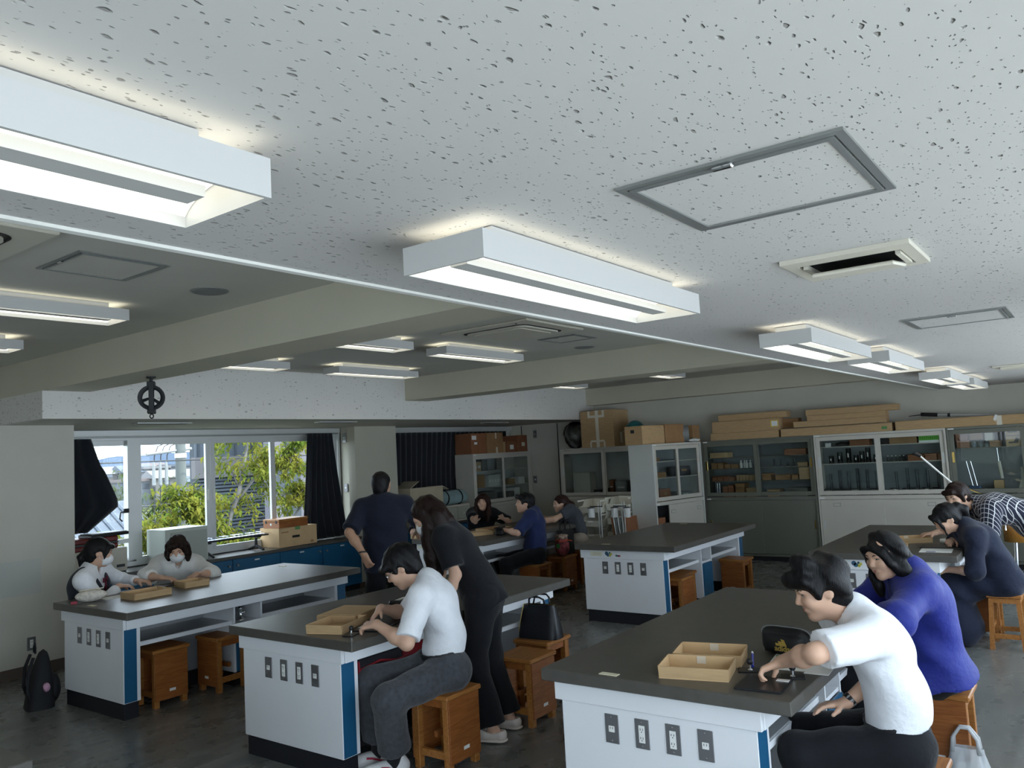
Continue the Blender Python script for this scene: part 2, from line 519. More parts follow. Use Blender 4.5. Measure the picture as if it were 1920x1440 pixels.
def window(name, x0, x1, sashes, z0=.78, z1=2.24, y=9.2):
    w = link(name, None, None, kind='structure')
    f = MB()
    f.box(x0, x1, y - .1, y + .02, z1 - .05, z1).box(x0, x1, y - .1, y + .02, z0 - .03, z0 + .02)
    f.box(x0, x0 + .05, y - .1, y + .02, z0 + .02, z1 - .05).box(x1 - .05, x1, y - .1, y + .02, z0 + .02, z1 - .05)
    f.build('window_frame', M['alu'], w)
    for k, (a, b) in enumerate(sashes):
        yy = y - .075 if k in (1, 2) else y - .03
        s = MB()
        fr = .058
        s.box(a, b, yy - .02, yy + .02, z1 - .05 - fr, z1 - .05).box(a, b, yy - .02, yy + .02, z0 + .02, z0 + .02 + fr * .8)
        s.box(a, a + fr, yy - .02, yy + .02, z0 + .02 + fr * .8, z1 - .05 - fr).box(b - fr, b, yy - .02, yy + .02, z0 + .02 + fr * .8, z1 - .05 - fr)
        so = s.build('sash', M['alu'], w)
        g = MB().box(a + fr, b - fr, yy - .003, yy + .003, z0 + .02 + fr * .8, z1 - .05 - fr)
        g.build('pane', M['glass'], so)
        h = MB().cbox(b - .045 if k != 2 else a + .02, b - .02 if k != 2 else a + .045, yy - .034, yy - .02, 1.42, 1.56, .004)
        h.build('pull_handle', M['white_trim'], so)
    return w
W1 = window('window_1', XP, 8.0, [(3.82, 4.90), (4.89, 5.86), (5.87, 6.83), (6.82, 7.95)])
MB().box(4.80, 4.96, 9.10, 9.20, .82, 2.19).build('mullion', M['alu'], W1)
MB().box(3.82, 4.80, 9.09, 9.12, 1.02, 1.07).build('guard_rail', M['alu'], W1)
lk = MB(); lk.cbox(4.74, 4.80, 9.075, 9.10, 1.36, 1.41, .004).tube([(4.75, 9.07, 1.38), (4.69, 9.06, 1.37), (4.68, 9.06, 1.30), (4.71, 9.06, 1.27)], .008)
lk.build('latch', M['iron'], W1)
window('window_2', 8.83, XB - .02, [(8.88, 9.75), (9.74, 10.6), (10.59, 11.45), (11.44, 12.18)])
struct('trim_4', M['alu'], (XP, 7.99, 9.08, 9.22, 2.24, 2.305))
struct('trim_5', M['alu'], (8.82, XB, 9.08, 9.22, 2.24, 2.305))
struct('trim_6', M['steel_frame'], (XP + .01, 7.9, 9.02, 9.04, 2.215, 2.235))

def side_window(name, axis, wall, a0, a1, n, z0=.45, z1=2.28):
    """windows behind and to the right of the camera, the daylight that falls on the near tables"""
    w = link(name, None, None, kind='structure')
    st = (a1 - a0) / n
    for k in range(n):
        u, v = a0 + k * st + .02, a0 + (k + 1) * st - .02
        s = MB(); g = MB()
        for (p, q, r, t) in ((u, v, z0, z0 + .06), (u, v, z1 - .06, z1), (u, u + .06, z0 + .06, z1 - .06), (v - .06, v, z0 + .06, z1 - .06)):
            s.box(p, q, wall - .05, wall, r, t) if axis == 'y' else s.box(wall - .05, wall, p, q, r, t)
        g.box(u + .06, v - .06, wall - .03, wall - .024, z0 + .06, z1 - .06) if axis == 'y' else g.box(wall - .03, wall - .024, u + .06, v - .06, z0 + .06, z1 - .06)
        so = s.build('sash', M['alu'], w); g.build('pane', M['glass'], so)
struct('wall_right', M['wall'], (XF, XB, YR - .12, YR, 0, .45), (XF, XB, YR - .12, YR, 2.28, ZL + .06), (XF, -3.0, YR - .12, YR, .45, 2.28), (10.6, XB, YR - .12, YR, .45, 2.28),
       (3.6, 4.2, YR - .12, YR, .45, 2.28))
side_window('window_3', 'y', YR, -3.0, 3.6, 5)
side_window('window_4', 'y', YR, 4.2, 10.6, 5)
struct('wall_front', M['wall'], (XF - .12, XF, YR, 9.3, 0, .7), (XF - .12, XF, YR, 9.3, 2.25, ZH), (XF - .12, XF, 3.6, 9.3, .7, 2.25), (XF - .12, XF, YR, .2, .7, 2.25))
side_window('window_5', 'x', XF, .2, 3.6, 3, .7, 2.25)
struct('added_bounce_slab', mat('bounce_slab_pale', (.55, .53, .49, 1), .9, noise=(1, .08)), (-9, 18, -3.2, YR - .13, -.25, -.1))  # unseen slab added outside to bounce sunlight up onto the near ceiling

# ---- curtains
def curtain(name, label, x0, x1, y, z0, z1, fn, folds=9, amp=.035):
    def f(u, v):
        a, b = fn(v)
        x = a + (b - a) * u
        return (x, y + amp * (0.5 + .5 * v) * math.sin(u * folds * 2 * math.pi + 1.5 * math.sin(v * 3)) - .02 * math.sin(u * 5 + v * 4), z1 + (z0 - z1) * v)
    b = MB(); b.grid(f, folds * 8, 24)
    o = one(name, label, 'curtain', b, M['curtain'], smooth=True)
    md = o.modifiers.new('solidify', 'SOLIDIFY'); md.thickness = .006
    return o
def left_cur(v):
    b = 4.36 + .12 * min(1, v / .35) + .16 * max(0, min(1, (v - .3) / .38))
    if v > .75: b -= (v - .75) / .25 * .34
    return (XP + .02, b)
curtain('blackout_curtain', 'black blackout curtain bunched against the plain wall beside the red case', 0, 0, 9.03, 1.19, 2.21, left_cur, 4, .018)
curtain('blackout_curtain', 'black blackout curtain hanging beside the cardboard box on the window counter', 0, 0, 8.98, .76, 2.23, lambda v: (7.30 - .10 * v, 7.76 + .20 * v), 6, .04)
curtain('blackout_curtain', 'wide black curtain drawn across the window behind the standing man', 0, 0, 9.065, .76, 2.22, lambda v: (8.84, 12.06 - .02 * v), 26, .022)

# ---- window counters
def counter(x0, x1, label, n):
    t = thing('window_counter', label, 'counter', ((x0 + x1) / 2, 8.94, 0), 0, 'built-in counters under the windows')
    h = (x1 - x0) / 2
    MB().cbox(-h, h, -.28, .27, .70, .74, .004).build('worktop', M['top'], t)
    MB().box(-h, h, -.20, .25, 0, .08).build('kick_base', M['kick'], t)
    MB().box(-h, h, -.235, .25, .08, .70).build('carcass', M['blue'], t)
    w = 2 * h / n
    for k in range(n):
        a = -h + k * w
        d = MB().cbox(a + .004, a + w - .004, -.253, -.235, .09, .69, .002).build('door', M['blue'], t)
        kx = a + w - .06 if k % 2 == 0 else a + .06
        MB().lathe([(0, -.028), (.014, -.026), (.014, -.012), (.007, -.008), (.007, 0)], (kx, -.253, .62), 12, 'y').build('knob', M['grey_plastic'], d)
        MB().box(a + w * .5 - .035, a + w * .5 + .035, -.2555, -.253, .645, .66).build('name_tag', M['paper'], d)
    return t
counter(XP + .01, 7.96, 'long dark blue counter under the bright window behind the glockenspiel', 6)
counter(8.82, 10.44, 'dark blue counter under the curtained window carrying the rolled blue mat', 2)

# ---- ceiling lamps
def make_lamp():
    t = thing('ceiling_lamp', 'x', 'ceiling lamp')
    L, W, H = .60, .125, .068
    f = MB()
    f.box(-L, L, -W, -W + .008, 0, H).box(-L, L, W - .008, W, 0, H).box(-L, -L + .008, -W + .008, W - .008, 0, H).box(L - .008, L, -W + .008, W - .008, 0, H)
    f.build('frame', M['lamp_white'], t)
    b = MB(); b.grid(lambda u, v: (-L + .01 + (2 * L - .02) * u, -W + .009 + (2 * W - .018) * v, .020 + .040 * math.sin(math.pi * v) ** .7), 2, 12)
    b.build('reflector', M['lamp_glow'], t, True)
    c = MB(); c.prism([(-.030, .030), (-.026, .012), (.026, .012), (.030, .030)], -L + .06, L - .06, 'yz')
    c.build('baffle', M['lamp_white'], t)
    MB().box(-L + .10, L - .10, -.075, .075, H + .008, .102).build('mounting_box', M['lamp_white'], t)
    g = MB()
    for s in (-1, 1):
        g.box(-L + .06, L - .06, s * .088 - .006, s * .088 + .006, H - .004, H + .004)
    g.build('uplight_slot', M['uplight'], t)
    return t
LAMP = make_lamp()
lamps = [  # x start, y centre, z of rim, label
    (-.38, 1.205, ZL - .105, 'large white ceiling lamp cut off by the left edge of the picture'),
    (1.40, 1.215, ZL - .105, 'big white ceiling lamp in the middle of the speckled dropped ceiling'),
    (3.86, 1.20, ZL - .105, 'white ceiling lamp nearest to the small metal hatch at the right'),
    (5.40, 1.17, ZL - .105, 'fourth white lamp along the row on the dropped ceiling'),
    (7.85, 1.17, ZL - .105, 'second last white lamp of the row running to the back wall'),
    (9.40, 1.17, ZL - .105, 'last and smallest white lamp of the row near the back wall'),
    (1.32, 4.86, ZH - .103, 'narrow white lamp at the left edge below the ceiling hatch'),
    (1.32, 6.33, ZH - .103, 'lamp of which only the tip shows at the far left edge'),
    (3.83, 4.86, ZH - .103, 'white lamp half hidden behind the long beam, nearer to the air conditioner'),
    (5.46, 4.86, ZH - .103, 'white lamp between the square air conditioner and the textured valance'),
    (3.78, 6.47, ZH - .103, 'white lamp against the valance, partly cut off by the first beam'),
    (5.60, 6.47, ZH - .103, 'thin white lamp close to the valance beside the second beam'),
    (9.36, 4.84, ZH - .103, 'short lit lamp glimpsed between the second and third beams'),
    (9.36, 6.45, ZH - .103, 'lamp peeping out below the second beam near the big taped box'),
]
for i, (x, y, z, lb) in enumerate(lamps):
    o = LAMP if i == 0 else copy_tree(LAMP)
    o.location = (x + .6, y, z); o['label'] = lb; o['group'] = 'ceiling lamps'

# ---- hatches, air conditioners, speakers, pulley
def hatch(label, x, y, w, h, z, dark=True, m='board'):
    t = thing('ceiling_hatch', label, 'hatch', (x, y, z), 0, 'ceiling access hatches')
    fm = M['steel_frame'] if dark else M['alu']
    for k, (o, i2, zz) in enumerate(((0, .018, -.006), (.022, .034, -.009))):
        f = MB()
        a, b = w / 2 - o, h / 2 - o; c, d = w / 2 - i2, h / 2 - i2
        f.box(-a, a, -b, -d, zz, 0).box(-a, a, d, b, zz, 0).box(-a, -c, -d, d, zz, 0).box(c, a, -d, d, zz, 0)
        f.build('frame' if k == 0 else 'inner_frame', fm, t)
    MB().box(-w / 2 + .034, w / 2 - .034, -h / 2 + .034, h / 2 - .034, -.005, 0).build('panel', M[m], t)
    MB().cbox(-w / 2 + .008, -w / 2 + .022, -.022, .022, -.015, -.006, .003).build('latch', M['chrome'], t)
hatch('large square metal framed hatch in the speckled ceiling at the upper right', 1.712, .56, .455, .465, ZL)
hatch('small metal framed hatch near the right edge of the ceiling', 4.53, .545, .45, .45, ZL)
hatch('pale hatch in the bay ceiling above the first beam at left', 1.972, 3.94, .45, .45, ZH, True, 'paint_ceiling')
hatch('faint hatch beside the square air conditioner', 6.30, 3.97, .39, .41, ZH, True, 'paint_ceiling')

t = thing('air_vent', 'cream single flap air conditioner outlet beside the large ceiling hatch', 'air conditioner', (2.67, .588, ZL))
f = MB()
f.box(-.175, .175, -.185, -.15, -.014, 0).box(-.175, .175, .15, .185, -.014, 0).box(-.175, -.105, -.15, .15, -.014, 0).box(.135, .175, -.15, .15, -.014, 0)
f.build('frame', M['cream_plastic'], t)
MB().box(-.105, .135, -.15, .15, -.004, 0).build('opening', M['hole'], t)
mt = Matrix.Rotation(R(-7), 4, 'Y')
MB().cbox(-.085, .115, -.125, .118, -.038, -.026, .004, mt).build('flap', M['cream_plastic'], t)
MB().box(-.08, .10, -.145, -.13, -.02, -.006).box(-.08, .10, .125, .14, -.02, -.006).build('flap_arm', M['cream_plastic'], t)
t = thing('air_vent', 'air conditioner outlet just inside the right edge of the dropped ceiling', 'air conditioner', (8.62, .60, ZL))
MB().cbox(-.17, .17, -.19, .19, -.015, 0, .004).build('frame', M['cream_plastic'], t)
MB().box(-.10, .12, -.13, .13, -.03, -.015).build('flap', M['cream_plastic'], t)

def cassette(label, x, y):
    t = thing('ceiling_air_conditioner', label, 'air conditioner', (x, y, ZH), 0, 'four way ceiling air conditioners')
    MB().cbox(-.425, .425, -.45, .45, -.018, 0, .006).build('frame', M['cream_plastic'], t)
    def rr(a, b, r, n=6):
        p = []
        for cx, cy, s in ((a - r, b - r, 0), (-a + r, b - r, 90), (-a + r, -b + r, 180), (a - r, -b + r, 270)):
            for k in range(n + 1):
                an = R(s + 90 * k / n); p.append((cx + r * math.cos(an), cy + r * math.sin(an)))
        return p
    MB().prism(rr(.31, .335, .09), -.0205, -.016).build('slot', M['hole'], t)
    MB().prism(rr(.285, .31, .08), -.033, -.018).build('louver_panel', M['cream_plastic'], t)
    MB().prism(rr(.23, .25, .03), -.038, -.033).build('grille', M['cream_plastic'], t)
    MB().lathe([(0, -.022), (.008, -.022), (.008, -.018)], (-.36, -.30, 0), 8).build('sensor', M['hole'], t)
cassette('square cream air conditioner in the bay behind the big middle lamp', 5.457, 3.98)
cassette('cream air conditioner at the left edge beside the pale ceiling hatch', 1.13, 3.92)
def speaker(label, x, y):
    t = thing('ceiling_speaker', label, 'speaker', (x, y, ZH), 0, 'round ceiling speakers')
    MB().lathe([(.098, 0), (.098, -.006), (.085, -.010), (.0, -.011)], n=28).build('grille', M['grey_plastic'], t)
    MB().lathe([(.108, 0), (.108, -.004), (.098, -.006)], n=28).build('rim', M['steel_frame'], t)
speaker('round dark speaker grille in the ceiling between hatch and first beam', 2.68, 4.13)
speaker('round speaker grille beside the second beam', 7.0, 4.21)

t = thing('pulley', 'black iron pulley wheel hanging under the first beam', 'pulley', (3.34, 5.96, ZB))
MB().lathe([(.0, 0), (.035, 0), (.035, -.012), (.012, -.016), (.012, -.045)], n=12).build('stem', M['iron'], t)
dz = -.165
b = MB()
prof = [(.098, -.022), (.098, -.014), (.085, 0), (.098, .014), (.098, .022), (.066, .022), (.066, -.022), (.098, -.022)]
ux = Vector((.84, -.55, 0)); uy = Vector((.55, .84, 0))
n = 28; vs = []
for (r, h) in prof:
    for k in range(n):
        a = 2 * math.pi * k / n
        q = ux * (r * math.cos(a)) + Vector((0, 0, r * math.sin(a) + dz)) + uy * h
        vs.append(tuple(q))
fs = [(i * n + k, i * n + (k + 1) % n, (i + 1) * n + (k + 1) % n, (i + 1) * n + k) for i in range(len(prof) - 1) for k in range(n)]
b.add(vs, fs).build('wheel', M['iron'], t, True)
b = MB()
for a in (R(200), R(320), R(80)):
    b.cone(ux * (.02 * math.cos(a)) + Vector((0, 0, dz + .02 * math.sin(a))), ux * (.075 * math.cos(a)) + Vector((0, 0, dz + .075 * math.sin(a))), .010, .014, 8)
b.cone(uy * -.045 + Vector((0, 0, dz)), uy * .045 + Vector((0, 0, dz)), .018, .018, 12)
b.build('spokes', M['iron'], t)
rot = Matrix(((ux.x, uy.x, 0, 0), (ux.y, uy.y, 0, 0), (0, 0, 1, 0), (0, 0, 0, 1)))
b = MB()
for s in (-1, 1):
    b.cbox(-.018, .018, s * .036 - .006, s * .036 + .006, dz - .11, dz + .11, .002, rot)
b.cbox(-.03, .03, -.042, .042, dz + .09, dz + .125, .004, rot).cbox(-.03, .03, -.042, .042, dz - .125, dz - .09, .004, rot)
b.build('yoke', M['iron'], t)
b = MB(); b.tube([Vector((0, 0, dz - .145)) + ux * (.013 * math.cos(a)) + Vector((0, 0, .016 * math.sin(a))) for a in [R(q) for q in range(0, 361, 30)]], .005, 6)
b.build('eyelet', M['iron'], t)

for i, (x, y, lb) in enumerate([(4.5, 7.82, 'slim linear air vent in the window bay ceiling left of the pulley'), (6.72, 7.7, 'slim linear air vent in the bay ceiling above the right curtain'), (10.2, 7.9, 'slim linear air vent in front of the wide black curtain')]):
    t = thing('linear_vent', lb, 'vent', (x, y, 2.31), 0, 'linear vents over the window bay')
    MB().cbox(-.30, .30, -.06, .06, -.012, 0, .003).build('frame', M['alu'], t)
    MB().box(-.27, .27, -.035, -.01, -.014, -.012).box(-.27, .27, .01, .035, -.014, -.012).build('slot', M['hole'], t)

def outlet(label, loc, nrm, w=.07, h=.12, kind='double'):
    """plate facing along nrm: '-x' or '-y'"""
    t = thing('wall_outlet', label, 'outlet', loc, R(90) if nrm == '-y' else 0)
    outlet_parts(t, w, h, kind)
def outlet_parts(t, w=.07, h=.12, kind='double', off=(0, 0, 0)):
    ox, oy, oz = off
    p = MB().cbox(ox - .005, ox, oy - w / 2, oy + w / 2, oz - h / 2, oz + h / 2, .002).build('outlet_plate', M['plate'], t)
    hh = .036 if kind == 'double' else .013
    zz = oz if kind == 'double' else oz + .0
    MB().box(ox - .0075, ox - .005, oy - .014, oy + .014, zz - hh, zz + hh).build('socket', M['socket'], p)
    s = MB()
    for zc in ((-.02, .016) if kind == 'double' else (0,)):
        for yc in (-.006, .006):
            s.box(ox - .0082, ox - .0075, oy + yc - .0012, oy + yc + .0012, zz + zc, zz + zc + .009)
        if kind == 'double': s.box(ox - .0082, ox - .0075, oy - .002, oy + .002, zz + zc - .008, zz + zc - .004)
    s.build('slots', M['hole'], p)
    sc = MB()
    for zc in (-1, 1): sc.lathe([(0, -.0075), (.003, -.007), (.003, -.005)], (ox, oy, oz + zc * (h / 2 - .012)), 8, 'x')
    sc.build('screws', M['chrome'], p)
outlet('square socket plate low on the plain left wall', (3.375, YP, .29), '-y', .075, .12)
outlet('grey switch plate on the narrow wall beside the right curtain', (7.995, 9.0, 1.43), '-x', .07, .12, 'single')
outlet('small vent plate high on the narrow wall beside the right curtain', (7.995, 9.0, 2.16), '-x', .07, .14, 'single')
outlet('switch plate beside the grey glass cabinet', (XB, 8.6, 1.29), '-x', .08, .13, 'single')
outlet('small plate high on the back wall near the wide black curtain', (XB, 8.55, 2.13), '-x', .08, .14, 'single')
b = MB().cbox(-.008, 0, -.10, .10, -.12, .12, .002)
one('wall_patch', 'faint square paint patch on the plain left wall', 'patch', MB().box(-.18, .18, -.003, 0, -.16, .16), mat('patch', (.50, .51, .47, 1), .75), (3.28, YP, .90))
# grey conduit in the corner by the back wall
t = thing('wall_conduit', 'grey box conduit standing in the corner behind the seated students', 'conduit', (XB - .04, 7.95, 0))
MB().cbox(-.03, .03, -.03, .03, .1, 1.15, .004).build('duct', M['grey_steel'], t)
MB().cbox(-.034, .034, -.034, .034, 1.13, 1.16, .003).build('cap', M['grey_steel'], t)
# ------------------------------------------------------------------ laboratory tables
def make_table():
    t = thing('lab_table', 'x', 'table')
    MB().cbox(-1.13, 1.13, -.5775, .5775, .745, .80, .004).build('tabletop', M['top'], t)
    for s in (-1, 1):
        MB().cbox(s * 1.075 - .012, s * 1.075 + .012, -.44, .535, .655, .745, .002).build('end_apron', M['melamine'], t)
        MB().cbox(s * 1.01 - .065, s * 1.01 + .065, -.415, .505, .12, .655, .002).build('end_panel', M['melamine'], t)
        MB().box(s * 1.01 - .055, s * 1.01 + .055, -.40, .49, 0, .12).build('kick_base', M['kick'], t)
        for q, y in ((-1, -.415), (1, .505)):
            a, b = (-1.07, -.975) if s < 0 else (.975, 1.07)
            MB().box(a, b, y - .003 if q < 0 else y, y if q < 0 else y + .003, .125, .652).build('blue_strip', M['blue'], t)
    for y in (-.435, .53):
        for a, b in ((-1.06, 1.06),):
            MB().cbox(a, b, y - .009, y + .009, .655, .745, .002).build('side_apron', M['melamine'], t)
    # centre block with niches and blue doors
    c = MB()
    c.box(-.14, -.125, -.41, .50, .12, .655).box(.125, .14, -.41, .50, .12, .655).box(-.125, .125, .035, .055, .12, .655)
    c.box(-.125, .125, -.40, .035, .49, .51).box(-.125, .125, .055, .49, .49, .51)
    c.build('centre_block', M['melamine'], t)
    MB().box(-.12, .12, -.36, .46, 0, .12).build('kick_base', M['kick'], t)
    for y in (-.412, .502):
        MB().cbox(-.123, .123, y - .008, y + .008, .125, .487, .002).build('blue_door', M['blue'], t)
    for s in (-1, 1):
        a, b = (-.945, -.14) if s < 0 else (.14, .945)
        MB().box(a, b, .035, .055, .12, .655).build('back_panel', M['shelf_grey'], t)
        MB().box(a, b, .0, .09, 0, .12).build('kick_base', M['kick'], t)
        for y0, y1 in ((-.38, .035), (.055, .47)):
            sh = MB(); sh.use(M['melamine']).box(a, b, y0, y1, .505, .535); sh.use(M['shelf_grey']).box(a + .01, b - .01, y0 + .012, y1, .535, .537)
            sh.build('shelf', None, t)
    # gas tap in the niche
    for y in (-.30, .40):
        g = MB(); g.lathe([(.038, .51), (.038, .518), (.016, .535), (.012, .60), (.016, .605), (.016, .615), (0, .62)], (0, y, 0), 14)
        g.cone((0, y, .57), (.05, y - .01, .575), .010, .008, 8)
        go = g.build('gas_tap', M['chrome'], t, True)
        MB().lathe([(0, .662), (.012, .66), (.016, .65), (.015, .615), (.010, .61)], (0, y, 0), 12).build('tap_handle', M['black_plastic'], go, True)
    for y, k in ((.245, 'single'), (.096, 'double'), (-.05, 'double'), (-.195, 'single')):
        outlet_parts(t, .068, .125, k, (-1.0755, y, .562))
    return t
TAB = make_table()
tabs = [((4.24, 1.6375), 'black topped white lab table in the right foreground with the black pouch on it'),
        ((4.22, 4.0575), 'lab table in the middle where the standing woman in black leans'),
        ((4.17, 6.38), 'lab table by the window with two masked girls behind it'),
        ((8.41, 4.0775), 'empty black topped lab table in front of the rotated grey cabinet'),
        ((8.44, 6.4875), 'far lab table where three laughing students sit'),
        ((8.34, 1.62), 'lab table at the right with the woman in the checked shirt bending over it'),
        ((.20, 3.78), 'dark table corner at the bottom left of the picture')]
TB = []
for i, ((x, y), lb) in enumerate(tabs):
    o = TAB if i == 0 else copy_tree(TAB)
    o.location = (x, y, 0); o['label'] = lb; o['group'] = 'black topped laboratory tables'
    TB.append(o)
# stickers on two of the aprons
def stickers(t):
    X = -1.0885
    MB().box(X, X + .001, .27, .41, .68, .728).build('paper_note', mat('note_paper', (.75, .73, .58, 1), .8), t)
    b = MB().use(mat('note_ink', (.45, .42, .30, 1), .8))
    for k in range(4): b.box(X - .0006, X, .285, .39 - .02 * (k % 2), .688 + k * .009, .690 + k * .009)
    b.build('print_lines', None, t)
    for (y, z, r, c) in ((.215, .71, .020, (.05, .12, .2, 1)), (.20, .695, .018, (.06, .16, .25, 1)), (.175, .69, .013, (.55, .5, .08, 1)), (.16, .705, .012, (.6, .55, .1, 1)), (.178, .715, .010, (.02, .1, .12, 1)), (.10, .69, .011, (.02, .2, .15, 1)), (.08, .688, .010, (.1, .02, .1, 1)), (.062, .688, .009, (.35, .03, .03, 1))):
        MB().lathe([(r, 0), (r, .0012)], (X, y, z), 14, 'x').build('sticker_dot', mat('dot_%d' % int(y * 1000), c, .5), t)
stickers(TB[3]); stickers(TB[5])
MB().box(-1.0885, -1.0875, .44, .52, .685, .72).build('paper_note', MATS['note_paper'], TB[4])
MB().box(1.12, 1.1312, -.56, -.47, .762, .785).build('white_sticker', M['paper'], TB[2])
for t, pts in ((TB[0], [(-1.09, .235)]), (TB[1], [(.98, .36)]), (TB[2], [(-1.07, .06), (.95, .36)]), (TB[3], [(-1.06, .23), (1.0, .3)])):
    for (x, y) in pts:
        MB().cbox(x - .018, x + .018, y - .045, y + .045, .80, .8035, .0015).build('gas_cap', mat('ivory_cap', (.72, .68, .50, 1), .4), t)

# ------------------------------------------------------------------ stools
def make_stool():
    t = thing('wooden_stool', 'x', 'stool')
    MB().cbox(-.155, .155, -.155, .155, .412, .44, .006).build('seat', M['stool'], t)
    for sx in (-1, 1):
        for sy in (-1, 1):
            MB().cbox(sx * .115 - .021, sx * .115 + .021, sy * .115 - .021, sy * .115 + .021, 0, .412, .003).build('leg', M['stool'], t)
        MB().cbox(sx * .115 - .012, sx * .115 + .012, -.094, .094, .362, .412, .002).build('rail', M['stool_dark'], t)
        MB().cbox(sx * .115 - .012, sx * .115 + .012, -.094, .094, .075, .118, .002).build('stretcher', M['stool'], t)
    for sy in (-1, 1):
        p = MB().cbox(-.135, .135, sy * .142 - .006, sy * .142 + .006, .055, .412, .002).build('side_panel', M['stool_dark'], t)
        MB().box(-.02, .03, sy * .1485 - .0005, sy * .1485 + .0005, .11, .13).build('paper_tag', M['paper'], p)
    MB().cbox(-.094, .094, -.012, .012, .18, .215, .002).build('cross_rail', M['stool_dark'], t)
    return t
STOOL = make_stool()
stools = [(3.50, 6.16, 0, 'wooden stool with a solid side tucked under the window table, nearest its end panel'),
          (3.98, 6.06, 90, 'open wooden stool under the window table, second from the end panel'),
          (3.64, 3.30, 0, 'wooden stool under the boy with the grey trousers'),
          (3.86, 4.34, 90, 'wooden stool in shadow under the middle table behind the grey trousers'),
          (4.495, 3.325, 0, 'empty wooden stool behind the standing woman'),
          (4.94, 3.49, 90, 'wooden stool carrying the black leather handbag'),
          (4.85, .845, 90, 'wooden stool under the woman in the blue blouse'),
          (3.66, .80, 0, 'wooden stool under the boy in the white shirt in the foreground'),
          (7.74, 3.74, 0, 'wooden stool half pushed under the empty table, nearer its outlets'),
          (8.02, 3.84, 90, 'wooden stool pushed deep under the empty table beside another one'),
          (9.14, 3.62, 90, 'wooden stool under the far end of the empty table'),
          (8.15, 5.80, 90, 'wooden stool under the boy in the navy polo'),
          (8.86, 5.88, 0, 'wooden stool carrying the black tote and the red drawstring bag'),
          (9.36, 5.94, 90, 'wooden stool under the woman in the grey shirt'),
          (8.15, 1.02, 90, 'wooden stool under the white plastic bag at the right edge')]
for i, (x, y, r, lb) in enumerate(stools):
    o = STOOL if i == 0 else copy_tree(STOOL)
    o.location = (x, y, 0); o.rotation_euler = (0, 0, R(r)); o['label'] = lb; o['group'] = 'wooden stools'
# one stool of another make with splayed legs
t = thing('wooden_stool', 'plain stool with splayed legs under the girl in the navy dress', 'stool', (7.79, .80, 0), 0)
MB().cbox(-.165, .165, -.125, .125, .412, .44, .006).build('seat', M['stool'], t)
for sx in (-1, 1):
    for sy in (-1, 1):
        b = MB(); b.prism([(-.017, -.017), (.017, -.017), (.017, .017), (-.017, .017)], 0, .412, mtx=Matrix(((1, 0, -sx * .07, sx * .155), (0, 1, -sy * .05, sy * .115), (0, 0, 1, 0), (0, 0, 0, 1))))
        b.build('leg', M['stool'], t)
    MB().box(sx * .137 - .010, sx * .137 + .010, -.085, .085, .37, .412).build('rail', M['stool'], t)
    MB().box(sx * .15 - .010, sx * .15 + .010, -.09, .09, .09, .125).build('stretcher', M['stool'], t)
for sy in (-1, 1):
    MB().box(-.12, .12, sy * .10 - .010, sy * .10 + .010, .37, .412).build('rail', M['stool'], t)
    MB().box(-.13, .13, sy * .11 - .010, sy * .11 + .010, .15, .18).build('stretcher', M['stool'], t)

